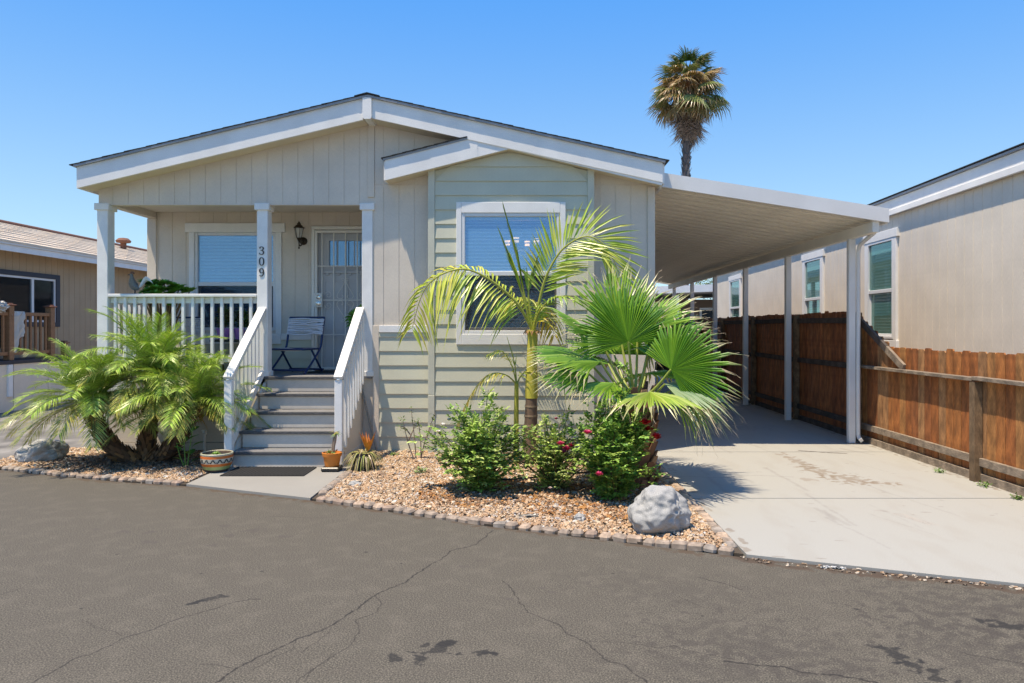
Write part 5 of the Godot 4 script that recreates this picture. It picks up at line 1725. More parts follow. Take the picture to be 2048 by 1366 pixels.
func fan(g: G, hub: Vector3, axis: Vector3, face: Vector3, radius: float, spread: float, count: int, greens: Array, droop: float, cup: float, dry: Color, threads := true, split := 0.52) -> void:
	# a pleated fan leaf: joined near the hub, free pointed fingers outside
	var a := axis.normalized()
	var s := a.cross(face).normalized()
	var nrm := s.cross(a).normalized()
	var edge := func(ang: float, r: float) -> Vector3:
		var d := a * cos(ang) + s * sin(ang)
		var back := cup * (1.0 - cos(ang)) + cup * 0.25
		return hub + d * r - nrm * back * r * r / radius + Vector3.DOWN * droop * r * r / radius * 0.6
	var da := spread / count
	for k in count:
		var ang := -spread / 2 + (k + 0.5) * da
		var r := radius * (0.70 + 0.30 * cos(ang * 0.75)) * R(0.86, 1.08)
		var rs := r * split * R(0.92, 1.05)
		var c: Color = greens[rng.randi() % greens.size()]
		c = c * R(0.85, 1.15)
		var h := rs * sin(da / 2) * 0.85
		var mid: Vector3 = edge.call(ang, rs)
		var left: Vector3 = edge.call(ang - da / 2, rs)
		var right: Vector3 = edge.call(ang + da / 2, rs)
		mid += nrm * h
		left -= nrm * h
		right -= nrm * h
		g.col = c
		g.tri(hub, left, mid); g.tri(hub, mid, right)
		var wob := R(-0.09, 0.09)
		var r2 := lerpf(rs, r, 0.6)
		var half := rs * sin(da / 2) * 0.80
		var side := -a * sin(ang) + s * cos(ang)
		var m2: Vector3 = edge.call(ang + wob * 0.4, r2)
		m2 += Vector3.DOWN * droop * r * 0.10
		var l2 := m2 - side * half
		var r3 := m2 + side * half
		m2 += nrm * half * 0.5
		var tip: Vector3 = edge.call(ang + wob, r)
		tip += Vector3.DOWN * droop * r * 0.30 * R(0.4, 1.6) + Vector3(0, R(-0.05, 0.0), 0) * r
		if threads and rng.randf() < 0.13:
			# a snapped finger hanging down
			tip = m2 + Vector3(R(-0.06, 0.06), -0.9, R(-0.06, 0.06)) * (r - r2) * 1.2
		g.quad(left, l2, m2, mid); g.quad(mid, m2, r3, right)
		g.col = c.lerp(dry, R(0.25, 1.0))
		g.tri(l2, tip, m2); g.tri(m2, tip, r3)
		if threads and rng.randf() < 0.7:
			g.col = Color(0.50, 0.40, 0.26)
			var k2 := radius * 0.9
			var curl := tip + (tip - m2).normalized() * R(0.04, 0.10) * k2 + Vector3(R(-0.03, 0.03), R(-0.05, 0.02), R(-0.03, 0.03)) * k2
			var more := curl + Vector3(R(-0.05, 0.05), R(-0.07, 0.02), R(-0.05, 0.05)) * k2
			var th := side * 0.0022 * k2
			g.quad(tip - th, tip + th, curl + th, curl - th)
			g.tri(curl - th, curl + th, more)

func scaly_trunk(g: G, ctrl: PackedVector3Array, radii: Array, scales: int, size: float, colors: Array) -> void:
	# a palm trunk covered with the stubs of old leaves
	var p := smooth(ctrl, 6)
	var n := p.size()
	var rr := PackedFloat32Array()
	for i in n:
		var t := i / float(n - 1) * (radii.size() - 1)
		var j := mini(int(t), radii.size() - 2)
		rr.append(lerpf(radii[j], radii[j + 1], t - j))
	g.col = colors[0]
	g.tube(p, rr, 12)
	for k in scales:
		var t := (k + 0.5) / scales * (n - 1)
		var i := mini(int(t), n - 2)
		var o := p[i].lerp(p[i + 1], t - i)
		var along := (p[i + 1] - p[i]).normalized()
		var side := along.cross(Vector3(0.2, 0.1, 1)).normalized()
		var a := k * 2.39996
		var out := side * cos(a) + along.cross(side) * sin(a)
		var across := along.cross(out).normalized()
		var r: float = lerpf(rr[i], rr[i + 1], t - i)
		var w := size * R(0.7, 1.2)
		var l := size * R(0.9, 1.7)
		var base := o + out * r * 0.92
		var tip := base + along * l + out * l * R(0.35, 0.75)
		g.col = colors[rng.randi() % colors.size()] * R(0.7, 1.3)
		var b0 := base - across * w * 0.5 - along * l * 0.3
		var b1 := base + across * w * 0.5 - along * l * 0.3
		var t0 := tip - across * w * 0.28
		var t1 := tip + across * w * 0.28
		var th := out * w * 0.22
		g.quad(b0 + th, b1 + th, t1 + th * 0.5, t0 + th * 0.5)
		g.quad(b1, b0, t0, t1)
		g.quad(b1 + th, b1, t1, t1 + th * 0.5); g.quad(b0, b0 + th, t0 + th * 0.5, t0)
		g.quad(t0 + th * 0.5, t1 + th * 0.5, t1, t0)

func V3(list: Array) -> PackedVector3Array:
	var p := PackedVector3Array()
	for i in range(0, list.size(), 3): p.append(Vector3(list[i], list[i + 1], list[i + 2]))
	return p

func make_date_palms() -> void:
	# three leaning trunks from one root, each with its own head of arching fronds
	rng.seed = 11
	var heads := [
		["left of three short feathery palms, its trunk leaning towards the street corner", [-4.78, 0.0, 0.72, -5.00, 0.17, 0.78, -5.17, 0.42, 0.82, -5.26, 0.76, 0.80], 60, 0.98],
		["middle of three short feathery palms, with an upright trunk", [-4.72, 0.0, 0.62, -4.73, 0.30, 0.58, -4.70, 0.65, 0.55, -4.66, 1.10, 0.52], 60, 1.0],
		["right of three short feathery palms, its trunk leaning towards the steps", [-4.64, 0.0, 0.70, -4.40, 0.14, 0.74, -4.22, 0.38, 0.74, -4.10, 0.70, 0.70], 58, 0.98]]
	for h in heads:
		var ctrl := V3(h[1])
		var t := thing("date_palm", h[0], "palm", Vector3(ctrl[0].x, 0.012, ctrl[0].z), "short feathery palms in the left bed")
		var g := G.new()
		scaly_trunk(g, ctrl, [0.095, 0.085, 0.08, 0.075], 170, 0.05, [Color(0.14, 0.072, 0.035), Color(0.20, 0.11, 0.055), Color(0.085, 0.048, 0.028), Color(0.26, 0.13, 0.05)])
		part(t, "trunk", g, M.painted)
		var top: Vector3 = ctrl[-1]
		for k: int in h[2]:
			var a := k * 2.39996 + R(-0.2, 0.2)
			var u: float = k / float(h[2] - 1)
			var lift := lerpf(1.3, -0.15, pow(u, 1.15)) + R(-0.15, 0.15)
			var long: float = h[3] * R(0.75, 1.05) * (0.85 if u < 0.15 else 1.0)
			var out := Vector3(cos(a), 0, sin(a))
			if out.z < -0.3 : long *= 0.62      # the porch stops them at the back
			var up0 := sin(lift)
			var ou0 := cos(lift)
			var p := PackedVector3Array()
			var at := top + out * 0.03
			p.append(at)
			var dir := (out * ou0 + Vector3.UP * up0).normalized()
			for s in 5:
				at += dir * long / 5.0
				p.append(at)
				dir = (dir + Vector3.DOWN * (0.12 + 0.07 * s)).normalized()
			g = G.new()
			var old := u > 0.8
			var greens := [Color(0.31, 0.48, 0.05), Color(0.42, 0.60, 0.075), Color(0.21, 0.38, 0.05), Color(0.52, 0.64, 0.15)] if not old else [Color(0.42, 0.46, 0.08), Color(0.50, 0.44, 0.10), Color(0.30, 0.40, 0.08)]
			feather(g, p, 58, 0.26, 0.0095, 0.25 + R(-0.1, 0.3), 0.30, 0.75, greens, Color(0.24, 0.32, 0.07), 0.009, 0.10)
			part(t, "frond", g, M.palm_leaf)
		# old, yellowed leaf stubs under the head
		g = G.new()
		for k in 9:
			var a := R(0, TAU)
			var d := Vector3(cos(a), R(-0.9, -0.2), sin(a)).normalized()
			blade(g, top + Vector3(0, -0.05, 0), d, d.cross(Vector3.UP).normalized(), R(0.15, 0.30), 0.03, 0.3, Vector3.UP, Color(0.55, 0.33, 0.06), Color(0.45, 0.24, 0.05))
		part(t, "dry_leaf_bases", g, M.palm_leaf)

func make_king_palms() -> void:
	rng.seed = 23
	var t := thing("king_palm", "slender palm with smooth green stem and yellowing fronds before the bay window", "palm", Vector3(0.02, 0.012, 0.85))
	var z := 0.85
	var g := G.new()
	g.col = Color(0.17, 0.115, 0.075)
	var pts := PackedVector3Array()
	var rr := PackedFloat32Array()
	for k in 29:
		var y := 0.0 + k * 0.029
		pts.append(Vector3(0.0 + 0.02 * y, y, z))
		rr.append(lerpf(0.115, 0.068, pow(k / 28.0, 0.5)) + (0.004 if k % 4 == 0 else 0.0))
	g.tube(pts, rr, 14)
	part(t, "trunk", g, M.painted)
	g = G.new()
	for k in 6:
		var yy := 0.12 + k * 0.115
		g.col = Color(0.30, 0.22, 0.14)
		g.tube(V3([0.02 * yy, yy, z, 0.02 * yy, yy + 0.02, z]), PackedFloat32Array([0.078 + 0.02 * (1 - k / 5.0), 0.077 + 0.02 * (1 - k / 5.0)]), 14)
	part(t, "ring_scars", g, M.painted)
	g = G.new()
	g.col = Color(0.50, 0.45, 0.06)
	g.tube(V3([0.017, 0.80, z, 0.018, 0.90, z, 0.02, 1.1, z, 0.025, 1.3, z, 0.03, 1.5, z, 0.03, 1.62, z]), PackedFloat32Array([0.075, 0.078, 0.069, 0.063, 0.062, 0.066]), 14)
	g.col = Color(0.36, 0.20, 0.06)
	for k in 12:
		var a := k * 0.55
		blade(g, Vector3(0.03 + cos(a) * 0.06, 1.60, z + sin(a) * 0.06), Vector3(cos(a) * 0.4, 0.2, sin(a) * 0.4).normalized(), Vector3(-sin(a), 0, cos(a)), 0.07, 0.05, 1.2, Vector3.UP, Color(0.34, 0.22, 0.08), Color(0.22, 0.12, 0.05))
	part(t, "crownshaft", g, M.painted)
	var lime := [Color(0.48, 0.56, 0.06), Color(0.56, 0.60, 0.09), Color(0.38, 0.50, 0.055), Color(0.60, 0.56, 0.10)]
	var green := [Color(0.26, 0.43, 0.045), Color(0.34, 0.50, 0.06), Color(0.21, 0.37, 0.045)]
	var yellow := [Color(0.64, 0.54, 0.07), Color(0.58, 0.46, 0.07), Color(0.50, 0.50, 0.07)]
	var stem := Color(0.40, 0.42, 0.07)
	var specs := [
		# the long frond arching to the left and down
		[[0.02, 1.63, z, -0.17, 1.95, z + 0.10, -0.53, 2.24, z + 0.2, -0.85, 2.32, z + 0.25, -1.21, 2.12, z + 0.22, -1.39, 1.63, z + 0.15], 46, 0.50, 0.038, 0.75, -0.15, 0.35, lime, 0.02, Vector3(0, 0.7, 0.7)],
		# the one arching to the right
		[[0.05, 1.66, z, 0.15, 2.12, z + 0.05, 0.25, 2.37, z + 0.10, 0.41, 2.59, z + 0.15, 0.67, 2.71, z + 0.2, 0.91, 2.56, z + 0.22, 1.05, 2.24, z + 0.2], 46, 0.66, 0.034, 0.18, 0.05, 0.75, [Color(0.44, 0.56, 0.07), Color(0.37, 0.51, 0.06), Color(0.54, 0.58, 0.10)], 0.02, Vector3(-0.2, 0.25, 1.0)],
		# short one on the right, bending towards the street
		[[0.04, 1.62, z, 0.12, 1.85, z + 0.12, 0.30, 2.0, z + 0.3, 0.52, 1.98, z + 0.42], 26, 0.28, 0.022, 0.5, 0.05, 0.6, green, 0.016],
		# drooping yellow ones behind
		[[0.05, 1.62, z - 0.03, 0.15, 1.86, z - 0.15, 0.25, 1.85, z - 0.25, 0.30, 1.55, z - 0.3], 20, 0.36, 0.028, 0.9, 0.0, 0.4, yellow, 0.015],
		[[0.03, 1.62, z - 0.03, 0.08, 1.90, z - 0.2, -0.1, 2.02, z - 0.35, -0.35, 1.9, z - 0.4], 24, 0.34, 0.024, 0.6, 0.0, 0.5, lime, 0.015]]
	for s in specs:
		g = G.new()
		feather(g, V3(s[0]), s[1], s[2], s[3], s[4], s[5], s[6], s[7], stem, s[8], 0.14, s[9] if s.size() > 9 else Vector3.UP)
		part(t, "frond", g, M.palm_leaf)
	# young upright fronds that have not opened yet
	for s in [[[0.02, 1.62, z, -0.06, 2.0, z, -0.15, 2.45, z, -0.29, 2.98, z], 40, 0.46, 0.036], [[0.03, 1.62, z, -0.02, 2.05, z, 0.02, 2.25, z, 0.10, 2.50, z], 26, 0.30, 0.028], [[0.02, 1.62, z, -0.08, 2.0, z + 0.03, -0.2, 2.35, z, -0.34, 2.72, z], 30, 0.38, 0.036]]:
		g = G.new()
		feather(g, V3(s[0]), s[1], s[2], s[3], 0.05, 0.1, 3.2, green, stem, 0.016, 0.35)
		part(t, "spear_leaf", g, M.palm_leaf)
	# a young one beside it
	t = thing("king_palm", "small yellow-green young palm left of the slender palm's stem", "palm", Vector3(-0.165, 0.012, 0.9))
	z = 0.9
	g = G.new()
	g.col = Color(0.46, 0.44, 0.06)
	g.tube(V3([-0.165, 0, z, -0.165, 0.3, z, -0.163, 0.6, z, -0.16, 0.98, z]), PackedFloat32Array([0.04, 0.033, 0.03, 0.026]), 10)
	part(t, "stem", g, M.painted)
	for s in [
		[[-0.16, 0.97, z, -0.28, 1.08, z + 0.05, -0.45, 1.10, z + 0.1, -0.62, 0.96, z + 0.12, -0.76, 0.72, z + 0.12, -0.87, 0.42, z + 0.1], 30, 0.20, 0.020, 0.8, 0.1, 0.6, yellow, 0.010],
		[[-0.16, 0.97, z, -0.22, 1.2, z, -0.33, 1.36, z + 0.05, -0.48, 1.33, z + 0.1], 20, 0.20, 0.018, 0.6, 0.1, 0.6, lime, 0.010],
		[[-0.16, 0.97, z, -0.08, 1.1, z - 0.05, 0.06, 1.12, z - 0.1, 0.2, 0.98, z - 0.1], 18, 0.20, 0.018, 0.6, 0.1, 0.6, lime, 0.010]]:
		g = G.new()
		feather(g, V3(s[0]), s[1], s[2], s[3], s[4], s[5], s[6], s[7], stem, s[8], 0.2)
		part(t, "frond", g, M.palm_leaf)
	g = G.new()
	feather(g, V3([-0.16, 0.97, z, -0.18, 1.2, z, -0.22, 1.35, z, -0.26, 1.48, z]), 16, 0.16, 0.014, 0.0, 0.1, 3.0, green, stem, 0.01, 0.3)
	part(t, "spear_leaf", g, M.palm_leaf)

func make_fan_palm() -> void:
	rng.seed = 37
	var z := 2.05
	var t := thing("fan_palm", "bushy fan palm with large pleated green leaves and rusty trunk by the driveway", "palm", Vector3(1.10, 0.012, z))
	var g := G.new()
	scaly_trunk(g, V3([1.10, 0.0, z, 1.11, 0.3, z, 1.10, 0.6, z, 1.08, 0.92, z]), [0.15, 0.135, 0.14, 0.12], 120, 0.105, [Color(0.27, 0.14, 0.075), Color(0.20, 0.10, 0.055), Color(0.38, 0.23, 0.12), Color(0.14, 0.08, 0.05), Color(0.30, 0.14, 0.07)])
	part(t, "trunk", g, M.painted)
	var deep := [Color(0.13, 0.28, 0.026), Color(0.18, 0.34, 0.03), Color(0.10, 0.235, 0.026)]
	var fresh := [Color(0.22, 0.38, 0.035), Color(0.30, 0.45, 0.045), Color(0.17, 0.32, 0.035)]
	var pale := [Color(0.38, 0.48, 0.07), Color(0.30, 0.42, 0.055), Color(0.46, 0.52, 0.12)]
	var silver := [Color(0.30, 0.40, 0.20), Color(0.24, 0.36, 0.14), Color(0.36, 0.44, 0.24)]
	var dry := Color(0.50, 0.40, 0.24)
	var top := Vector3(1.08, 0.90, z)
	# hub, direction of the middle finger, which way the upper face looks, radius, spread, fingers, colours, droop
	var leaves := [
		[Vector3(1.06, 1.40, z + 0.15), Vector3(-0.22, 1.0, -0.15), Vector3(0.1, 0.35, 1.0), 0.82, 3.5, 50, deep, 0.05],
		[Vector3(1.46, 1.13, z + 0.30), Vector3(0.75, 0.62, 0.10), Vector3(-0.25, 0.45, 1.0), 0.80, 3.7, 52, deep, 0.12],
		[Vector3(1.20, 1.46, z - 0.15), Vector3(0.75, 0.85, -0.35), Vector3(-0.75, 0.55, 0.35), 0.90, 2.1, 30, fresh, 0.05],
		[Vector3(1.35, 1.30, z - 0.35), Vector3(0.95, 0.55, -0.40), Vector3(-0.3, 0.95, -0.3), 0.92, 2.7, 34, silver, 0.15],
		[Vector3(0.78, 1.20, z + 0.15), Vector3(-1.0, 0.20, 0.10), Vector3(0.15, 1.0, 0.12), 0.85, 2.3, 40, fresh, 0.14],
		[Vector3(0.66, 1.08, z + 0.20), Vector3(-1.0, 0.06, 0.2), Vector3(0.0, 0.98, 0.20), 0.66, 2.5, 38, deep, 0.20],
		[Vector3(1.22, 0.93, z + 0.50), Vector3(0.25, -0.05, 1.0), Vector3(0.05, 1.0, 0.12), 0.68, 3.5, 50, pale, 0.20],
		[Vector3(0.80, 1.42, z - 0.05), Vector3(-0.85, 0.70, -0.2), Vector3(0.65, 0.75, 0.15), 0.85, 2.2, 36, fresh, 0.10],
		[Vector3(1.02, 1.50, z - 0.25), Vector3(-0.05, 1.0, -0.30), Vector3(0.0, 0.3, 1.0), 0.95, 1.7, 30, fresh, 0.03],
		[Vector3(0.92, 1.15, z - 0.40), Vector3(-0.65, 0.35, -0.9), Vector3(0.3, 1.0, 0.3), 0.85, 2.9, 32, deep, 0.25],
		[Vector3(1.32, 1.05, z - 0.35), Vector3(0.75, 0.15, -0.8), Vector3(-0.2, 1.0, 0.1), 0.85, 2.9, 32, fresh, 0.3],
		[Vector3(0.90, 1.0, z + 0.30), Vector3(-0.75, -0.02, 0.65), Vector3(0.1, 1.0, 0.1), 0.60, 2.6, 36, fresh, 0.25],
		[Vector3(1.42, 0.98, z + 0.20), Vector3(1.0, 0.02, 0.15), Vector3(-0.1, 1.0, 0.2), 0.85, 2.4, 40, silver, 0.28],
		[Vector3(0.66, 1.22, z - 0.15), Vector3(-1.0, 0.35, -0.25), Vector3(0.2, 1.0, 0.25), 0.8, 2.2, 40, deep, 0.15],
		[Vector3(1.30, 1.35, z - 0.05), Vector3(0.55, 0.8, -0.2), Vector3(-0.5, 0.4, 0.9), 0.80, 2.6, 40, deep, 0.08],
		[Vector3(1.0, 1.25, z - 0.55), Vector3(0.0, 0.75, -0.8), Vector3(0.0, 0.8, 0.6), 0.9, 2.8, 36, fresh, 0.15],
		[Vector3(1.50, 0.90, z + 0.05), Vector3(1.0, -0.2, 0.0), Vector3(0.1, 1.0, 0.4), 0.7, 2.6, 36, pale, 0.35]]
	for l in leaves:
		g = G.new()
		var hub: Vector3 = l[0] + Vector3(-0.07, 0.10, 0)
		fan(g, hub, l[1], l[2], l[3] * R(0.84, 0.92), l[4], l[5], l[6], l[7], 0.22, dry)
		g.col = Color(0.34, 0.40, 0.08)
		var midp := top.lerp(hub, 0.5) + Vector3(0, -0.06, 0)
		var stem := smooth(PackedVector3Array([top, midp, hub]), 4)
		var rr := PackedFloat32Array()
		for i in stem.size(): rr.append(lerpf(0.022, 0.011, i / float(stem.size() - 1)))
		g.tube(stem, rr, 6)
		part(t, "frond", g, M.palm_leaf)

func make_tall_palm() -> void:
	rng.seed = 41
	var o := Vector3(8.86, 0, -31.4)
	var t := thing("tall_palm", "tall fan palm far behind with shaggy brown skirt against the sky", "palm", o)
	var g := G.new()
	scaly_trunk(g, V3([o.x - 0.05, -0.05, o.z, o.x, 4, o.z, o.x + 0.03, 9, o.z, o.x + 0.25, 15.1, o.z]), [0.30, 0.22, 0.19, 0.23], 420, 0.16, [Color(0.16, 0.135, 0.125), Color(0.22, 0.19, 0.17), Color(0.11, 0.09, 0.085)])
	part(t, "trunk", g, M.painted)
	var top := Vector3(o.x + 0.25, 15.4, o.z)
	var kinds := []
	for k in 9:
		g = G.new()
		var greens: Array = [[Color(0.09, 0.15, 0.035), Color(0.13, 0.19, 0.045)], [Color(0.16, 0.21, 0.06), Color(0.22, 0.25, 0.08)], [Color(0.36, 0.26, 0.09), Color(0.22, 0.22, 0.06), Color(0.42, 0.26, 0.11)], [Color(0.32, 0.22, 0.16), Color(0.25, 0.175, 0.135), Color(0.40, 0.29, 0.21)]][mini(k / 2, 3)]
		var stem_len := 1.05
		g.col = Color(0.26, 0.22, 0.08) if k < 6 else Color(0.25, 0.18, 0.13)
		if k < 6:
			g.tube(V3([0, 0, 0, stem_len * 0.5, 0.05, 0, stem_len, 0, 0]), PackedFloat32Array([0.04, 0.03, 0.02]), 5)
			fan(g, Vector3(stem_len, 0, 0), Vector3(1, 0, 0), Vector3(0, 1, 0), R(0.95, 1.1), R(3.0, 3.9), 26, greens, 0.35, 0.5, Color(0.36, 0.24, 0.12), true, 0.45)
		else:
			g.tube(V3([0, 0, 0, 0.7, 0, 0]), PackedFloat32Array([0.035, 0.02]), 5)
			fan(g, Vector3(0.65, 0, 0), Vector3(1, 0, 0), Vector3(0, 1, 0), R(1.1, 1.4), R(1.5, 2.2), 20, greens, 0.1, 0.9, Color(0.28, 0.2, 0.15), true, 0.35)
		kinds.append(g.mesh())
	for k in 54:
		var a := k * 2.39996 + R(-0.2, 0.2)
		var u := k / 53.0
		var lift := lerpf(1.35, -0.85, pow(u, 0.85)) + R(-0.25, 0.25)
		var s := R(0.85, 1.15) * (1.0 if u > 0.3 else 0.82)
		var which := rng.randi() % 2
		if u > 0.28: which = 4 + rng.randi() % 2 if rng.randf() < 0.75 else 2
		if u > 0.55: which = 2 + rng.randi() % 2 if rng.randf() < 0.8 else 4
		if u > 0.82: which = 4 + rng.randi() % 2
		if u > 0.5 and u < 0.85: s *= 1.22
		put(t, "frond", kinds[which], M.palm_leaf, top + Vector3(0, lerpf(0.75, -0.6, u), 0) - o, Basis(Vector3.UP, a) * Basis(Vector3.BACK, lift) * Basis(Vector3.RIGHT, R(-0.4, 0.4)) * Basis.from_scale(Vector3.ONE * s))
	for k in 64:
		var a := k * 2.39996
		var u := k / 63.0
		put(t, "dead_frond", kinds[6 + rng.randi() % 3], M.palm_leaf, top + Vector3(0, lerpf(-0.4, -1.35, u), 0) - o, Basis(Vector3.UP, a) * Basis(Vector3.BACK, lerpf(-0.95, -1.48, pow(u, 0.5)) + R(-0.08, 0.08)) * Basis(Vector3.RIGHT, R(-0.6, 0.6)) * Basis.from_scale(Vector3.ONE * R(0.8, 1.2)))
	# branching fruit stalks
	for k in 16:
		g = G.new()
		var a := k * 2.39996
		var out := Vector3(cos(a), 0, sin(a))
		for j in 26:
			g.col = [Color(0.62, 0.40, 0.18), Color(0.55, 0.31, 0.17), Color(0.62, 0.48, 0.26)][j % 3]
			var d := (out * R(0.5, 1.0) + Vector3(R(-0.4, 0.4), R(-0.5, 0.45), R(-0.4, 0.4))).normalized()
			blade(g, top + out * 0.35 + Vector3(0, 0.35, 0), d, d.cross(Vector3.UP).normalized(), R(1.0, 1.75), 0.09, 0.55, Vector3.UP, g.col, g.col * 0.8, 3)
		part(t, "fruit_stalk", g, M.palm_leaf)

func rose(called: String, label: String, at: Vector3, rad: Vector3, stems: int, clusters: int, size: float, greens: Array, blooms: Array, low := 0.12) -> void:
	var t := thing(called, label, "rose bush", at, "rose bushes in the right bed")
	var g := G.new()
	var tips := []
	for k in stems:
		var a := k * 2.39996
		var q := sqrt((k + 0.5) / stems)
		var end := at + Vector3(cos(a) * rad.x * q, rad.y * (1.0 - 0.60 * q * q) * R(0.7, 1.05), sin(a) * rad.z * q) * Vector3(R(0.5, 1.35), 1.0, R(0.5, 1.35))
		if k % 7 == 3: end = at + (end - at) * R(1.15, 1.35)     # a long stray shoot
		var mid := at.lerp(end, 0.5) + Vector3(R(-0.04, 0.04), 0.06, R(-0.04, 0.04))
		g.col = [Color(0.10, 0.13, 0.04), Color(0.14, 0.09, 0.045), Color(0.16, 0.20, 0.05)][k % 3]
		var p := smooth(PackedVector3Array([at + Vector3(R(-0.04, 0.04), 0, R(-0.04, 0.04)), mid, end]), 4)
		var rr := PackedFloat32Array()
		for i in p.size(): rr.append(lerpf(0.009, 0.0025, i / float(p.size() - 1)))
		g.tube(p, rr, 5, false)
		tips.append(p)
	part(t, "stems", g, M.painted)
	g = G.new()
	for k in clusters:
		var p: PackedVector3Array = tips[rng.randi() % tips.size()]
		var f := R(low, 1.0)
		var i := mini(int(f * (p.size() - 1)), p.size() - 2)
		var spread := 0.065 + 0.05 * (1.0 - f)
		var o := p[i].lerp(p[i + 1], f * (p.size() - 1) - i) + Vector3(R(-1, 1), R(-0.7, 0.9), R(-1, 1)) * spread
		var d := ((o - at) * Vector3(1, 0.4, 1)).normalized()
		d = (d + Vector3(R(-0.8, 0.8), R(-0.5, 0.6), R(-0.8, 0.8))).normalized()
		var s := d.cross(Vector3.UP).normalized()
		var c: Color = greens[rng.randi() % greens.size()]
		c = c * R(0.7, 1.25)
		for e in [[0.0, 1.0], [0.75, 0.62], [-0.75, 0.62], [1.35, 0.15], [-1.35, 0.15]]:
			var dir: Vector3 = (d * cos(e[0]) + s * sin(e[0]) + Vector3(0, R(-0.25, 0.2), 0)).normalized()
			oval_leaf(g, o + d * size * e[1], dir, size * R(0.8, 1.2), c, 0.62)
	part(t, "foliage", g, M.soft_leaf)
	for b in blooms:
		g = G.new()
		bloom(g, b[0], b[1], b[2])
		part(t, "bloom", g, M.petal)

func bloom(g: G, o: Vector3, size: float, c: Color) -> void:
	for k in 20:
		var a := k * 2.39996
		var q := k / 20.0
		var out := Vector3(cos(a), 0.25, sin(a)).normalized()
		var dir := (out * lerpf(0.35, 1.0, q) + Vector3(0.1, lerpf(1.0, 0.25, q), 0.35)).normalized()
		oval_leaf(g, o + out * size * 0.06, dir, size * lerpf(0.45, 0.75, q), c * R(0.75, 1.15), 0.95)

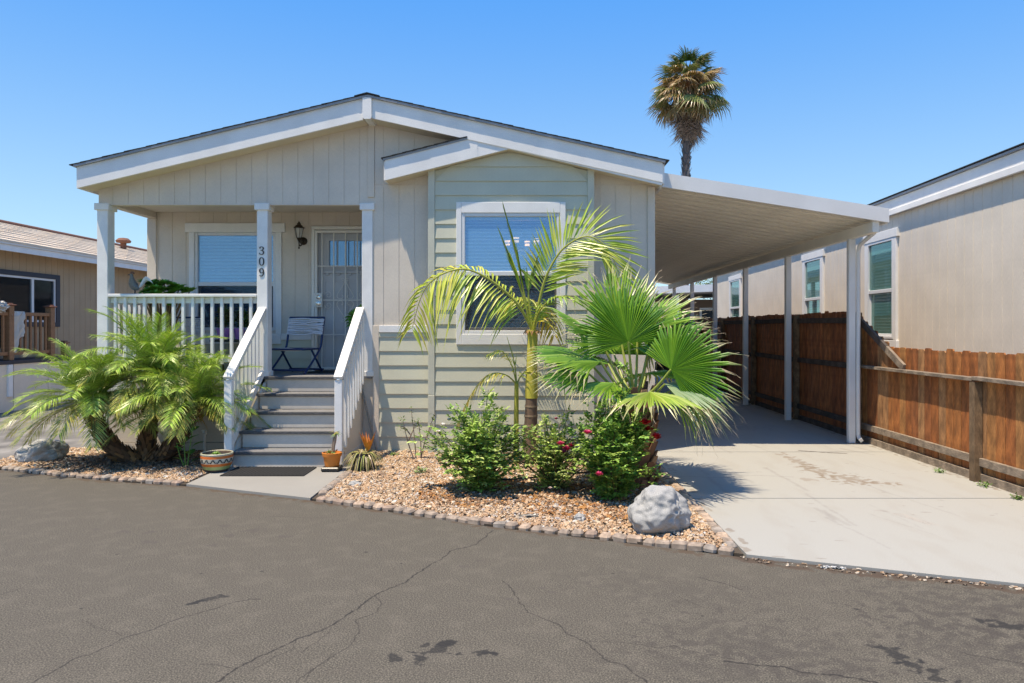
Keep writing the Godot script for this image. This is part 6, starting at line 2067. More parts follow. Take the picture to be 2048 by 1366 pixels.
func make_roses() -> void:
	rng.seed = 53
	var mid := [Color(0.25, 0.39, 0.07), Color(0.33, 0.47, 0.09), Color(0.18, 0.31, 0.06), Color(0.44, 0.53, 0.16)]
	var dark := [Color(0.14, 0.27, 0.045), Color(0.20, 0.35, 0.055), Color(0.27, 0.43, 0.075), Color(0.36, 0.49, 0.10)]
	var light := [Color(0.34, 0.45, 0.10), Color(0.26, 0.38, 0.07), Color(0.42, 0.50, 0.15)]
	var white := Color(0.80, 0.78, 0.70)
	var red := Color(0.52, 0.012, 0.02)
	var pink := Color(0.62, 0.06, 0.17)
	var a := Vector3(-0.50, 0.012, 2.25)
	rose("rose_bush", "wide green rose bush with white blooms, left of the palm stem", a, Vector3(0.52, 0.86, 0.44), 52, 1500, 0.047, mid, [[a + Vector3(-0.36, 0.66, 0.1), 0.06, white], [a + Vector3(-0.40, 0.60, 0.12), 0.05, white], [a + Vector3(-0.31, 0.70, 0.0), 0.05, white], [a + Vector3(-0.42, 0.42, 0.12), 0.04, white]])
	a = Vector3(0.24, 0.012, 2.2)
	rose("rose_bush", "thin straggly rose bush with pink blooms between the two full ones", a, Vector3(0.50, 0.74, 0.42), 36, 640, 0.042, light, [[a + Vector3(0.12, 0.44, 0.25), 0.085, pink], [a + Vector3(0.17, 0.47, 0.22), 0.07, pink], [a + Vector3(0.08, 0.42, 0.28), 0.06, pink * 0.8], [a + Vector3(0.02, 0.72, 0.1), 0.04, pink], [a + Vector3(0.42, 0.22, 0.4), 0.06, pink], [a + Vector3(-0.05, 0.1, 0.4), 0.035, Color(0.7, 0.55, 0.5)], [a + Vector3(0.05, 0.50, 0.30), 0.07, pink], [a + Vector3(0.28, 0.30, 0.34), 0.05, pink], [a + Vector3(-0.15, 0.55, 0.2), 0.045, Color(0.72, 0.5, 0.42)]])
	a = Vector3(0.80, 0.012, 2.60)
	rose("rose_bush", "dense dark green rose bush with red blooms against the fan palm trunk", a, Vector3(0.46, 1.0, 0.40), 54, 1700, 0.047, dark, [[a + Vector3(0.31, 0.66, 0.10), 0.09, red], [a + Vector3(0.40, 0.58, 0.06), 0.07, red], [a + Vector3(0.24, 0.10, 0.30), 0.04, red * 0.7], [a + Vector3(-0.18, 0.30, 0.36), 0.07, pink], [a + Vector3(0.26, 0.74, 0.22), 0.10, red], [a + Vector3(0.36, 0.62, 0.22), 0.08, red], [a + Vector3(-0.28, 0.66, 0.28), 0.08, pink]])
	# yellowed leaves hanging on the low shoots, a bare shrub by the wall, small weeds
	var t := thing("bare_shrub", "nearly bare small shrub with few leaves in front of the sage corner", "shrub", Vector3(-1.40, 0.012, 0.62))
	var o := t.position
	var g := G.new()
	var tips := []
	for s in [[-0.02, 0.0, 0.0, -0.10, 0.22, 0.0, -0.16, 0.5, 0.02], [0.0, 0.0, 0.0, -0.02, 0.3, 0.02, -0.06, 0.62, 0.0], [0.06, 0, 0.02, 0.10, 0.2, 0.0, 0.20, 0.42, 0.02], [0.06, 0, 0.02, 0.06, 0.25, 0.03, 0.03, 0.5, 0.03], [0.1, 0.2, 0.0, 0.16, 0.38, 0.0, 0.22, 0.55, 0.0], [-0.1, 0.22, 0, -0.04, 0.36, 0.02, 0.0, 0.44, 0.0], [-0.06, 0.3, 0.0, -0.14, 0.40, 0.0, -0.2, 0.42, 0.02]]:
		var p := V3(s)
		for i in p.size(): p[i] += o
		g.col = Color(0.24, 0.18, 0.14)
		g.tube(smooth(p, 4), PackedFloat32Array([0.009, 0.008, 0.0075, 0.007, 0.006, 0.005, 0.004, 0.0035, 0.003]), 6, false)
		tips.append(p[2]); tips.append(p[1].lerp(p[2], 0.6))
	part(t, "stems", g, M.painted)
	g = G.new()
	for q in tips:
		for k in 9: oval_leaf(g, q + Vector3(R(-0.03, 0.03), R(-0.04, 0.03), R(-0.03, 0.03)), Vector3(R(-1, 1), R(-0.3, 1), R(-1, 1)).normalized(), R(0.025, 0.045), [Color(0.16, 0.27, 0.05), Color(0.26, 0.36, 0.08), Color(0.10, 0.17, 0.04)][k % 3])
	part(t, "leaves", g, M.soft_leaf)
	for e in [[-1.22, 1.42, 0.10, "low tuft of green ground cover in the gravel before the sage corner"], [-1.72, 0.35, 0.07, "small green weed at the foot of the sage wall"], [1.35, 2.9, 0.09, "small green weed behind the boulder beside the driveway pavers"], [4.62, 1.35, 0.08, "first green weed along the fence, nearest the post"], [4.66, 2.05, 0.09, "second green weed along the fence, in front of the low post"], [4.64, 2.6, 0.07, "third green weed along the fence, nearest the street"]]:
		g = G.new()
		leaf_cloud(g, Vector3(0, e[2] * 0.35, 0), Vector3(e[2], e[2] * 0.5, e[2]), 170, 0.026, [Color(0.15, 0.26, 0.05), Color(0.22, 0.34, 0.08), Color(0.10, 0.18, 0.04)], 0.2)
		single("weed", g, M.soft_leaf, e[3], "weed", Vector3(e[0], 0.012 if e[0] < 4 else 0.0, e[1]), "low weeds")
	# broad-leaved seedling by the palms
	t = thing("leafy_seedling", "upright broad-leaved seedling left of the painted pot", "plant", Vector3(-4.02, 0.012, 1.05))
	g = G.new()
	for s in [[-0.02, 0.62], [0.05, 0.5], [-0.07, 0.3]]:
		g.col = Color(0.16, 0.26, 0.05)
		g.tube(V3([t.position.x + s[0] * 0.3, 0.012, 1.05, t.position.x + s[0], s[1] * 0.5, 1.06, t.position.x + s[0] * 1.6, s[1], 1.05]), PackedFloat32Array([0.008, 0.006, 0.004]), 6)
	part(t, "stems", g, M.painted)
	g = G.new()
	for k in 16:
		var a2 := k * 2.4
		oval_leaf(g, t.position + Vector3(cos(a2) * 0.05, 0.06 + k * 0.034, sin(a2) * 0.05), Vector3(cos(a2), 0.5, sin(a2)).normalized(), R(0.10, 0.17), [Color(0.09, 0.20, 0.03), Color(0.14, 0.26, 0.04)][k % 2], 0.42)
	part(t, "leaves", g, M.soft_leaf)

# ---------------------------------------------------------------- things on the porch and round the steps

func pot(called: String, label: String, at: Vector3, prof: Array, m: Material, group := "") -> Node3D:
	var t := thing(called, label, "plant pot", at, group)
	var g := G.new()
	g.lathe(Vector3.ZERO, prof, 28)
	put(t, "pot", g.mesh(), m)
	return t

func rosette(g: G, o: Vector3, up: Vector3, size: float, c: Color) -> void:
	# a fleshy rosette like a green flower
	var side := up.cross(Vector3(0.3, 0.2, 1)).normalized()
	var fwd := side.cross(up)
	for k in 26:
		var a := k * 2.39996
		var q := sqrt(k / 26.0)
		var out := side * cos(a) + fwd * sin(a)
		var dir := (out * (0.35 + q) + up * (1.0 - q * 0.75)).normalized()
		oval_leaf(g, o + out * size * 0.12 * q, dir, size * (0.45 + 0.55 * q), c * R(0.75, 1.2) * (1.25 - 0.35 * q), 0.62)

func make_chair(label: String, at: Vector3, turn: float) -> void:
	var t := thing("patio_chair", label, "chair", at, "blue framed patio chairs on the porch", turn)
	# faces local +z; seat 0.34 m up, back leaning
	var w := 0.27
	var g: G
	for s in [-1.0, 1.0]:
		g = G.new()
		var p := smooth(V3([s * w, 0.79, -0.27, s * w, 0.62, -0.23, s * w, 0.45, -0.19, s * w, 0.35, -0.15, s * w, 0.20, 0.02, s * w, 0.012, 0.27]), 4)
		var rr := PackedFloat32Array()
		rr.resize(p.size()); rr.fill(0.0155)
		g.tube(p, rr, 8)
		put(t, "back_upright", g.mesh(), M.chair_blue)
		g = G.new()
		g.rod(Vector3(s * (w - 0.035), 0.33, 0.02), Vector3(s * (w - 0.035), 0.013, -0.27), 0.0145)
		put(t, "rear_leg", g.mesh(), M.chair_blue)
		g = G.new()
		g.rod(Vector3(s * (w - 0.034), 0.345, -0.16), Vector3(s * (w - 0.034), 0.345, 0.27), 0.0145)
		put(t, "seat_tube", g.mesh(), M.chair_blue)
	for e in [[0.79, -0.27], [0.345, 0.27], [0.345, -0.15], [0.06, 0.235], [0.05, -0.245]]:
		g = G.new()
		g.rod(Vector3(-w, e[0], e[1]), Vector3(w, e[0], e[1]), 0.0135)
		put(t, "cross_tube", g.mesh(), M.chair_blue)
	for k in 11:
		g = G.new()
		var y := 0.765 - k * 0.021
		var zz := -0.265 + k * 0.0052
		var sag := R(-0.012, 0.012)
		var p := V3([-w - 0.01, y, zz + 0.02, -w * 0.5, y + sag, zz + 0.012 - (k % 2) * 0.03, 0, y + sag * 1.3, zz - (k % 2) * 0.03, w * 0.5, y - sag, zz + 0.012 - (k % 2) * 0.03, w + 0.01, y + R(-0.008, 0.008), zz + 0.02])
		g.tube(smooth(p, 2), PackedFloat32Array([0.0095, 0.0095, 0.0095, 0.0095, 0.0095, 0.0095, 0.0095, 0.0095, 0.0095]), 6)
		put(t, "back_strap", g.mesh(), M.strap)
	for k in 13:
		g = G.new()
		var zz := -0.12 + k * 0.030
		g.tube(V3([-w + 0.025, 0.347, zz, -w * 0.5, 0.336, zz, 0, 0.33, zz, w * 0.5, 0.336, zz, w - 0.025, 0.347, zz]), PackedFloat32Array([0.012, 0.0115, 0.0115, 0.0115, 0.012]), 6)
		put(t, "seat_strap", g.mesh(), M.seat_strap)

func make_porch_things() -> void:
	rng.seed = 67
	make_chair("blue framed patio chair with grey woven straps beside the security door", Vector3(-3.27, 1.0, -0.62), -0.22)
	make_chair("blue framed patio chair behind the balusters at the left of the porch", Vector3(-4.93, 1.0, -0.72), 0.5)
	# low table with pots
	var t := thing("plant_table", "low black framed table holding potted plants under the porch window", "table", Vector3(-4.22, 1.0, -0.85))
	var g := G.new()
	g.bev(Vector3(-4.52, 1.44, -1.08), Vector3(-3.90, 1.475, -0.66), 0.005); part(t, "table_top", g, M.black_metal)
	for x in [-4.50, -3.92]:
		for z in [-1.06, -0.68]:
			g = G.new()
			g.bev(Vector3(x - 0.012, 1.0, z - 0.012), Vector3(x + 0.012, 1.439, z + 0.012), 0.002); part(t, "leg", g, M.black_metal)
	g = G.new()
	g.bev(Vector3(-4.49, 1.15, -1.07), Vector3(-3.93, 1.16, -0.67), 0.002); part(t, "lower_shelf", g, M.black_metal)
	var prof := [Vector2(0, 0), Vector2(0.075, 0), Vector2(0.10, 0.13), Vector2(0.108, 0.13), Vector2(0.11, 0.16), Vector2(0.095, 0.16), Vector2(0.09, 0.13), Vector2(0, 0.13)]
	for e in [[-4.40, -0.86, "purple_pot", "purple flower pot with a leafy bush, left on the plant table", 0.40], [-4.17, -0.90, "purple_pot", "second purple flower pot with dark leaves, middle of the plant table", 0.36], [-3.98, -0.84, "pale_pot", "pale blue flower pot with brownish leaves, right end of the plant table", 0.30]]:
		var p := pot("flower_pot", e[3], Vector3(e[0], 1.4755, e[1]), prof, M[e[2]], "pots on the porch table")
		g = G.new()
		leaf_cloud(g, Vector3(0, 0.13 + e[4] * 0.5, 0), Vector3(0.16, e[4] * 0.55, 0.14), 900, 0.042, [Color(0.055, 0.12, 0.02), Color(0.09, 0.16, 0.03), Color(0.12, 0.12, 0.03)], 0.3)
		put(p, "foliage", g.mesh(), M.soft_leaf)
		g = G.new()
		g.col = Color(0.12, 0.08, 0.05)
		for k in 5: g.tube(V3([0, 0.10, 0, R(-0.05, 0.05), 0.2, R(-0.04, 0.04), R(-0.1, 0.1), 0.1 + e[4] * 0.8, R(-0.08, 0.08)]), PackedFloat32Array([0.008, 0.006, 0.003]), 5)
		put(p, "stems", g.mesh(), M.painted)
	# tall planter at the railing with fleshy rosettes
	var deep := [Vector2(0, 0), Vector2(0.13, 0), Vector2(0.17, 0.42), Vector2(0.185, 0.42), Vector2(0.185, 0.48), Vector2(0.165, 0.48), Vector2(0.155, 0.44), Vector2(0, 0.44)]
	var s := pot("succulent_planter", "planter with big green rosette succulents showing above the porch railing", Vector3(-5.06, 1.0, -0.42), deep, M.pale_pot)
	g = G.new()
	g.col = Color(0.22, 0.15, 0.09)
	var heads := []
	for k in 30:
		var x := -0.24 + k * 0.0205 + R(-0.03, 0.03)
		var head := Vector3(x, 1.23 - maxf(0.0, x - 0.02) * 0.28 - 0.13 * (k % 3) * 0.6 + R(-0.03, 0.03), 0.10 * (k % 3) - 0.06 + R(-0.03, 0.03))
		heads.append(head)
		g.tube(smooth(PackedVector3Array([Vector3(R(-0.08, 0.08), 0.42, R(-0.06, 0.06)), Vector3(head.x * 0.6, 0.8, head.z * 0.6), head]), 3), PackedFloat32Array([0.014, 0.013, 0.012, 0.011, 0.010, 0.009, 0.008]), 6)
	put(s, "stems", g.mesh(), M.painted)
	for q in heads:
		g = G.new()
		rosette(g, q, Vector3(R(-0.4, 0.4), 1, R(0.0, 0.6)).normalized(), R(0.09, 0.13), [Color(0.15, 0.33, 0.03), Color(0.21, 0.42, 0.04), Color(0.10, 0.24, 0.025)][rng.randi() % 3])
		put(s, "rosette", g.mesh(), M.soft_leaf)
	s = pot("succulent_planter", "planter with bright green rosette half hidden by the right stair railing", Vector3(-2.40, 1.0, -0.62), [Vector2(0, 0), Vector2(0.10, 0), Vector2(0.13, 0.30), Vector2(0.12, 0.30), Vector2(0.11, 0.27), Vector2(0, 0.27)], M.black_plastic)
	g = G.new()
	g.col = Color(0.22, 0.16, 0.09)
	g.tube(V3([0, 0.27, 0, -0.02, 0.55, 0.02, -0.04, 0.78, 0.05]), PackedFloat32Array([0.016, 0.013, 0.011]), 6)
	g.tube(V3([0.02, 0.27, 0, 0.05, 0.55, -0.02, 0.06, 0.86, 0.0]), PackedFloat32Array([0.016, 0.013, 0.011]), 6)
	put(s, "stems", g.mesh(), M.painted)
	for q in [Vector3(-0.05, 0.80, 0.06), Vector3(0.06, 0.88, 0.0), Vector3(-0.02, 0.72, 0.10)]:
		g = G.new()
		rosette(g, q, Vector3(-0.4, 0.7, 0.6).normalized(), 0.15, Color(0.17, 0.36, 0.05))
		put(s, "rosette", g.mesh(), M.soft_leaf)
	# narrow spiky plant beside the corner post
	s = pot("spiky_plant", "pot of thin grassy blades beside the porch corner post", Vector3(-5.42, 1.0, -0.50), deep, M.pale_pot)
	g = G.new()
	for k in 40:
		var d := Vector3(R(-1, 1), R(0.7, 1.6), R(-1, 1)).normalized()
		blade(g, Vector3(0, 0.44, 0), d, d.cross(Vector3(0.2, 0.1, 1)).normalized(), R(0.55, 0.78), 0.012, 0.2, Vector3.UP, Color(0.16, 0.26, 0.06), Color(0.30, 0.36, 0.10), 4)
	put(s, "blades", g.mesh(), M.palm_leaf)
	# rooster ornament on the railing
	t = thing("rooster_ornament", "small speckled metal rooster with pale tail plumes standing on the porch railing", "ornament", Vector3(-5.24, 2.088, -0.06))
	g = G.new()
	g.tube(smooth(V3([0.055, 0.075, 0, 0.03, 0.08, 0, 0.0, 0.10, 0, -0.022, 0.14, 0, -0.030, 0.19, 0, -0.034, 0.225, 0, -0.038, 0.25, 0, -0.042, 0.268, 0]), 3),
		PackedFloat32Array([0.012, 0.02, 0.03, 0.036, 0.042, 0.048, 0.052, 0.055, 0.055, 0.052, 0.047, 0.041, 0.035, 0.031, 0.027, 0.024, 0.022, 0.022, 0.023, 0.021, 0.016, 0.004]), 12)
	put(t, "body", g.mesh(), M.rooster_metal)
	g = G.new()
	for k in 4: g.blob(Vector3(-0.045 + k * 0.012, 0.279 + [0.0, 0.008, 0.006, -0.002][k], 0), Vector3(0.009, 0.014, 0.005), 0.1, 3, k)
	put(t, "comb", g.mesh(), M.ridge_brown)
	g = G.new()
	g.tube(V3([-0.058, 0.258, 0, -0.085, 0.25, 0]), PackedFloat32Array([0.008, 0.001]), 6)
	put(t, "beak", g.mesh(), M.bronze)
	for z in [-0.018, 0.018]:
		g = G.new()
		g.tube(V3([0.0, 0.07, z, 0.005, 0.035, z, 0.0, 0.004, z]), PackedFloat32Array([0.009, 0.0045, 0.0045]), 6)
		g.rod(Vector3(0.0, 0.004, z), Vector3(-0.03, 0.003, z + 0.012), 0.003, 5); g.rod(Vector3(0.0, 0.004, z), Vector3(-0.03, 0.003, z - 0.012), 0.003, 5); g.rod(Vector3(0.0, 0.004, z), Vector3(0.02, 0.003, z), 0.003, 5)
		put(t, "leg", g.mesh(), M.black_metal)
	for k in 7:
		g = G.new()
		var p := smooth(V3([0.05, 0.085, 0.0, 0.09, 0.13 + k * 0.004, (k - 3) * 0.006, 0.125 + k * 0.003, 0.19 + k * 0.006 - 0.02 * (k % 2), (k - 3) * 0.01, 0.175 + k * 0.008, 0.215 - k * 0.012, (k - 3) * 0.014]), 4)
		for i in p.size() - 1:
			var h0 := 0.013 * sin(PI * (0.12 + 0.85 * i / (p.size() - 1.0)))
			var h1 := 0.013 * sin(PI * (0.12 + 0.85 * (i + 1) / (p.size() - 1.0)))
			var along := (p[i + 1] - p[i]).normalized()
			var n2 := along.cross(Vector3(0, 0, 1)).normalized()
			g.hexa([p[i] - n2 * h0 - Vector3(0, 0, 0.0012), p[i + 1] - n2 * h1 - Vector3(0, 0, 0.0012), p[i] + n2 * h0 - Vector3(0, 0, 0.0012), p[i + 1] + n2 * h1 - Vector3(0, 0, 0.0012), p[i] - n2 * h0 + Vector3(0, 0, 0.0012), p[i + 1] - n2 * h1 + Vector3(0, 0, 0.0012), p[i] + n2 * h0 + Vector3(0, 0, 0.0012), p[i + 1] + n2 * h1 + Vector3(0, 0, 0.0012)])
		put(t, "tail_feather", g.mesh(), M.feather)
	t.rotation.y = 0.35
	# lantern by the door
	t = thing("wall_lantern", "dark bronze lantern with frosted glass on the wall beside the door", "lantern", Vector3(-3.40, 2.80, -1.218))
	g = G.new()
	g.lathe(Vector3.ZERO, [Vector2(0.058, 0), Vector2(0.058, 0.012), Vector2(0.03, 0.026), Vector2(0, 0.03)], 20)
	put(t, "wall_plate", g.mesh(), M.bronze, Vector3(0.03, 0.13, 0.0), Basis(Vector3.RIGHT, PI / 2))
	g = G.new()
	g.tube(smooth(V3([0.03, 0.13, 0.02, 0.025, 0.07, 0.07, 0.005, 0.05, 0.10, 0.0, 0.09, 0.12, 0, 0.15, 0.12]), 4), PackedFloat32Array([0.009, 0.009, 0.009, 0.009, 0.009, 0.009, 0.009, 0.009, 0.009, 0.009, 0.009, 0.009, 0.009, 0.009, 0.009, 0.009, 0.009]), 8)
	g.lathe(Vector3(0, 0, 0.12), [Vector2(0, 0.0), Vector2(0.012, 0.008), Vector2(0.014, 0.02), Vector2(0.006, 0.03), Vector2(0.008, 0.10), Vector2(0.02, 0.13), Vector2(0.034, 0.155), Vector2(0.036, 0.165), Vector2(0, 0.165)], 12)
	put(t, "bracket", g.mesh(), M.bronze)
	g = G.new()
	g.lathe(Vector3(0, 0, 0.12), [Vector2(0.036, 0.166), Vector2(0.066, 0.305)], 6)
	put(t, "glass_shade", g.mesh(), M.frosted)
	g = G.new()
	for k in 6:
		var a := TAU * k / 6
		g.rod(Vector3(cos(a) * 0.037, 0.165, 0.12 - sin(a) * 0.037), Vector3(cos(a) * 0.068, 0.307, 0.12 - sin(a) * 0.068), 0.0035, 6)
	put(t, "rib", g.mesh(), M.bronze)
	g = G.new()
	g.lathe(Vector3(0, 0, 0.12), [Vector2(0, 0.304), Vector2(0.074, 0.304), Vector2(0.078, 0.315), Vector2(0.05, 0.345), Vector2(0.026, 0.36), Vector2(0.03, 0.372), Vector2(0.014, 0.385), Vector2(0.012, 0.40), Vector2(0, 0.408)], 18)
	put(t, "cap", g.mesh(), M.bronze)
	# house numerals on the middle porch post
	var font := SystemFont.new()
	font.font_names = PackedStringArray(["Droid Serif"])
	font.font_italic = true
	for k in 3:
		var tm := TextMesh.new()
		tm.text = ["3", "0", "9"][k]
		tm.font = font
		tm.font_size = 64
		tm.pixel_size = 0.0023
		tm.depth = 0.008
		var o := MeshInstance3D.new()
		o.name = numbered("house_numeral")
		o.mesh = tm
		o.set_surface_override_material(0, M.black_metal)
		add_child(o)
		o.position = Vector3(-3.528, [2.652, 2.510, 2.368][k], 0.0165)
		tag(o, "black numeral %s, %s of the three on the middle porch post" % [tm.text, ["topmost", "middle", "lowest"][k]], "numeral", "black house numerals")
	# mats
	g = G.new()
	g.bev(Vector3(-0.42, 0, -0.22), Vector3(0.42, 0.012, 0.22), 0.004)
	single("door_mat", g, M.mat_rubber, "dark mat on the porch floor before the security door", "mat", Vector3(-2.72, 1.0005, -0.82))
	g = G.new()
	g.bev(Vector3(-0.46, 0, -0.24), Vector3(0.46, 0.011, 0.24), 0.004)
	for i in 22:
		g.bev(Vector3(-0.45 + i * 0.041, 0.011, -0.23), Vector3(-0.45 + i * 0.041 + 0.02, 0.015, 0.23), 0.0015)
	single("door_mat", g, M.mat_rubber, "black ribbed mat on the concrete at the foot of the steps", "mat", Vector3(-2.93, 0.0205, 1.36))
	# hose bib on the skirting
	g = G.new()
	g.rod(Vector3(0, 0.0, 0.03), Vector3(0, 0.24, 0.03), 0.016)
	g.tube(V3([0, 0.24, 0.03, 0.0, 0.265, 0.04, 0.03, 0.27, 0.07, 0.045, 0.24, 0.085]), PackedFloat32Array([0.02, 0.022, 0.018, 0.014]), 8)
	g.rod(Vector3(-0.03, 0.285, 0.04), Vector3(0.03, 0.285, 0.04), 0.01, 8)
	single("water_tap", g, M.white_trim, "white standpipe tap against the tan skirting behind the palms", "tap", Vector3(-4.26, 0.012, 0.03))

func make_step_pots() -> void:
	rng.seed = 71
	# painted bowl
	var t := thing("painted_pot", "glazed bowl pot with orange, cream and green bands left of the steps", "plant pot", Vector3(-3.55, 0.0205, 1.30))
	var g := G.new()
	var rings := [[0.0, 0.115, Color(0.10, 0.07, 0.05)], [0.025, 0.135, Color(0.10, 0.07, 0.05)], [0.03, 0.137, Color(0.36, 0.42, 0.16)], [0.068, 0.156, Color(0.36, 0.42, 0.16)], [0.070, 0.157, Color(0.62, 0.16, 0.03)], [0.10, 0.167, Color(0.62, 0.16, 0.03)], [0.102, 0.167, Color(0.60, 0.55, 0.42)], [0.155, 0.173, Color(0.60, 0.55, 0.42)], [0.157, 0.173, Color(0.62, 0.16, 0.03)], [0.185, 0.172, Color(0.62, 0.16, 0.03)], [0.187, 0.172, Color(0.50, 0.48, 0.36)], [0.205, 0.176, Color(0.42, 0.42, 0.30)], [0.212, 0.168, Color(0.45, 0.40, 0.28)], [0.205, 0.155, Color(0.2, 0.13, 0.08)], [0.18, 0.152, Color(0.10, 0.06, 0.04)]]
	for i in rings.size() - 1:
		g.col = rings[i][2]
		g.lathe(Vector3.ZERO, [Vector2(rings[i][1], rings[i][0]), Vector2(rings[i + 1][1], rings[i + 1][0])], 36)
	put(t, "bowl", g.mesh(), M.glaze)
	g = G.new()
	for k in 15:
		# wave scrolls painted thick on the cream band
		var a := TAU * k / 15
		for j in 8:
			var b := a + j * 0.045
			var y := 0.114 + 0.032 * (0.5 + 0.5 * sin(j * 0.9 - 1.2))
			var o := Vector3(cos(b) * 0.1725, y, sin(b) * 0.1725)
			g.col = Color(0.02, 0.035, 0.05)
			var out := Vector3(cos(b), 0, sin(b))
			var s := Vector3(-sin(b), 0, cos(b))
			var h := 0.006 + 0.002 * (j % 3)
			g.quad(o + out * 0.0025 - s * 0.006 - Vector3.UP * h, o + out * 0.0025 - s * 0.006 + Vector3.UP * h, o + out * 0.0025 + s * 0.006 + Vector3.UP * h, o + out * 0.0025 + s * 0.006 - Vector3.UP * h)
	put(t, "painted_wave", g.mesh(), M.glaze)
	g = G.new()
	g.lathe(Vector3.ZERO, [Vector2(0.153, 0.182), Vector2(0.0, 0.19)], 20)
	put(t, "soil", g.mesh(), M.soil)
	g = G.new()
	rosette(g, Vector3(0, 0.19, 0.03), Vector3(0, 1, 0.4).normalized(), 0.055, Color(0.22, 0.36, 0.07))
	put(t, "rosette", g.mesh(), M.soft_leaf)
	# terracotta pot on a square dish, with a bare-stemmed plant
	t = thing("terracotta_pot", "orange terracotta pot with a bare-stemmed plant right of the steps", "plant pot", Vector3(-2.25, 0.0205, 1.28))
	g = G.new()
	g.bev(Vector3(-0.10, 0, -0.10), Vector3(0.10, 0.05, 0.10), 0.012)
	put(t, "dish", g.mesh(), M.black_plastic)
	g = G.new()
	g.lathe(Vector3.ZERO, [Vector2(0, 0.052), Vector2(0.078, 0.052), Vector2(0.098, 0.165), Vector2(0.107, 0.167), Vector2(0.113, 0.205), Vector2(0.103, 0.208), Vector2(0.097, 0.185), Vector2(0, 0.185)], 30)
	put(t, "pot", g.mesh(), M.terracotta)
	g = G.new()
	g.col = Color(0.26, 0.20, 0.15)
	g.tube(smooth(V3([0.02, 0.18, 0.0, 0.02, 0.26, 0.0, 0.035, 0.34, 0.0, 0.045, 0.43, 0.0]), 3), PackedFloat32Array([0.012, 0.012, 0.013, 0.013, 0.013, 0.014, 0.014, 0.014, 0.013, 0.012]), 8)
	g.tube(V3([0.0, 0.18, 0.01, 0.005, 0.28, 0.0, 0.02, 0.38, 0.0]), PackedFloat32Array([0.010, 0.009, 0.008]), 8)
	put(t, "stem", g.mesh(), M.painted)
	g = G.new()
	for k in 20:
		var a := k * 2.4
		var d := Vector3(cos(a), R(-0.8, 0.7), sin(a)).normalized()
		blade(g, Vector3(0.045, 0.43, 0), d, d.cross(Vector3.UP).normalized(), R(0.05, 0.10), 0.018, 0.3, Vector3.UP, Color(0.20, 0.32, 0.06) if k % 3 else Color(0.50, 0.28, 0.06), Color(0.26, 0.36, 0.10))
	leaf_cloud(g, Vector3(-0.01, 0.20, 0), Vector3(0.09, 0.03, 0.09), 90, 0.035, [Color(0.14, 0.28, 0.04), Color(0.22, 0.36, 0.07), Color(0.30, 0.20, 0.08)], 0.1)
	put(t, "leaves", g.mesh(), M.soft_leaf)
	# black nursery pot with straw-coloured trailing grass and an orange spiky plant
	t = thing("black_pot", "black plastic pot with straw-coloured trailing leaves and an orange spiky plant", "plant pot", Vector3(-1.90, 0.02, 1.22))
	g = G.new()
	g.lathe(Vector3.ZERO, [Vector2(0, 0), Vector2(0.15, 0), Vector2(0.155, 0.025), Vector2(0.118, 0.03), Vector2(0.135, 0.17), Vector2(0.142, 0.17), Vector2(0.142, 0.20), Vector2(0.13, 0.20), Vector2(0.125, 0.18), Vector2(0, 0.18)], 26)
	put(t, "pot", g.mesh(), M.black_plastic)
	g = G.new()
	for k in 150:
		var a := k * 2.39996
		var d := Vector3(cos(a), R(0.25, 1.1), sin(a)).normalized()
		var dead := rng.randf() < 0.35
		var c := Color(0.50, 0.42, 0.17) if not dead else Color(0.50, 0.38, 0.24)
		if rng.randf() < 0.3: c = Color(0.34, 0.38, 0.09)
		blade(g, Vector3(cos(a) * 0.05, 0.18, sin(a) * 0.05), d, d.cross(Vector3.UP).normalized(), R(0.18, 0.30), 0.011, R(0.7, 1.7), Vector3.UP, c * R(0.8, 1.15), c * 0.9, 5)
	put(t, "trailing_leaves", g.mesh(), M.palm_leaf)
	g = G.new()
	for k in 16:
		var a := k * 2.39996
		var d := Vector3(cos(a) * 0.45, 1.0, sin(a) * 0.45).normalized()
		blade(g, Vector3(0.04, 0.20, -0.02), d, d.cross(Vector3(0.2, 0.1, 1)).normalized(), R(0.14, 0.26), 0.028, -0.05, Vector3.UP, Color(0.62, 0.26, 0.03), Color(0.55, 0.16, 0.02), 4)
	put(t, "orange_spikes", g.mesh(), M.palm_leaf)
	# irrigation line through the bed
	g = G.new()
	var p := smooth(V3([-0.95, 0.02, 0.5, -0.5, 0.015, 0.62, 0.1, 0.04, 0.5, 0.6, 0.05, 0.35, 1.2, 0.02, 0.4]), 6)
	var rr := PackedFloat32Array()
	rr.resize(p.size()); rr.fill(0.009)
	g.tube(p, rr, 6)
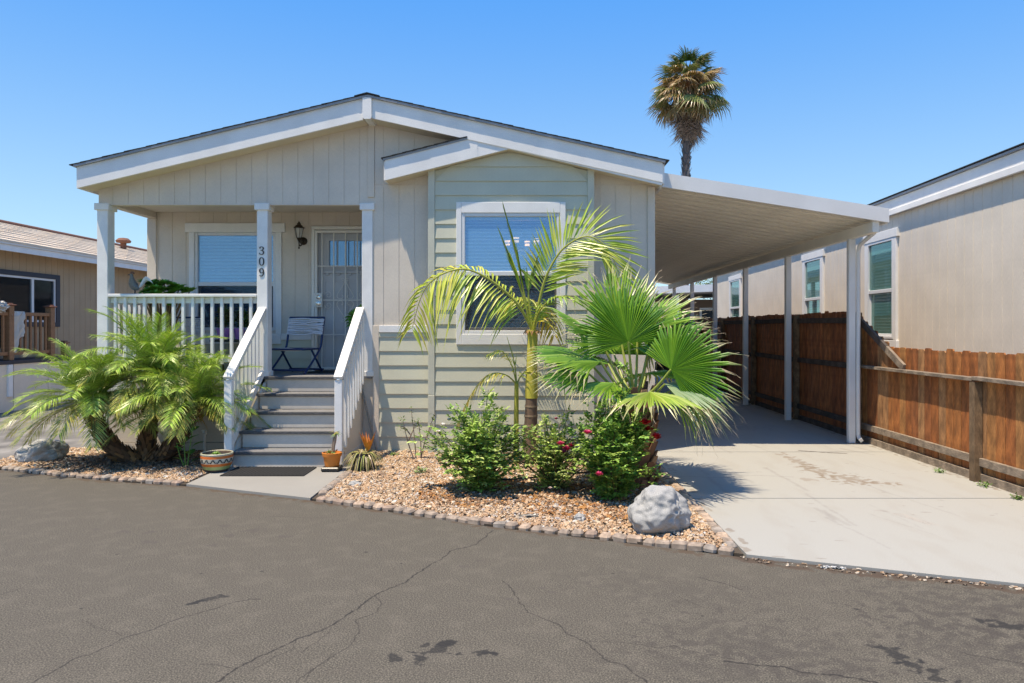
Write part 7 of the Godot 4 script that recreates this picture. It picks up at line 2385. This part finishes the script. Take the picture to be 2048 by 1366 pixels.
	single("irrigation_pipe", g, M.black_plastic, "black irrigation pipe lying under the rose bushes", "pipe", Vector3(0.25, 0.03, 1.25))

func make_chandelier() -> void:
	var o := Vector3(-0.12, 2.82, -1.15)
	var t := thing("chandelier", "small lit chandelier with pale shades hanging inside the bay window", "lamp", o)
	var g := G.new()
	g.rod(Vector3(0, 0.10, 0), Vector3(0, 0.585, 0), 0.01)
	g.lathe(Vector3.ZERO, [Vector2(0, -0.05), Vector2(0.03, -0.02), Vector2(0.035, 0.05), Vector2(0.012, 0.12)], 12)
	put(t, "stem", g.mesh(), M.bronze)
	for k in 4:
		var a := 0.35 + TAU * k / 4
		var d := Vector3(cos(a), 0, sin(a)) * 0.23
		g = G.new()
		g.tube(smooth(PackedVector3Array([Vector3(0, 0.02, 0), d * 0.5 + Vector3(0, -0.05, 0), d + Vector3(0, 0.0, 0), d + Vector3(0, 0.05, 0)]), 3), PackedFloat32Array([0.008, 0.008, 0.008, 0.008, 0.008, 0.008, 0.008, 0.008, 0.008, 0.008]), 6)
		put(t, "arm", g.mesh(), M.bronze)
		g = G.new()
		g.lathe(Vector3.ZERO, [Vector2(0.0, 0.05), Vector2(0.036, 0.05), Vector2(0.043, 0.13), Vector2(0.0, 0.132)], 16)
		put(t, "lamp_shade", g.mesh(), M.lamp_glow, d)
	var l := OmniLight3D.new()
	l.name = "chandelier_glow"
	l.light_color = Color(1.0, 0.75, 0.5)
	l.light_energy = 0.12
	l.omni_range = 8.0
	l.omni_attenuation = 2.0
	l.light_size = 0.15
	l.shadow_enabled = true
	add_child(l)
	l.position = o + Vector3(0, -0.12, 0)

func _ready() -> void:
	rng.seed = 7
	make_light()
	make_materials()
	glass("frosted", lin(0.75, 0.73, 0.66), 0.0, 0.55)
	M.frosted.roughness = 0.35
	make_ground()
	make_home()
	make_porch_rails()
	make_right_house()
	make_left_house()
	make_far()
	make_carport()
	make_fence()
	make_beds()
	make_tall_palm()
	make_date_palms()
	make_king_palms()
	make_fan_palm()
	make_roses()
	make_porch_things()
	make_step_pots()
	make_chandelier()
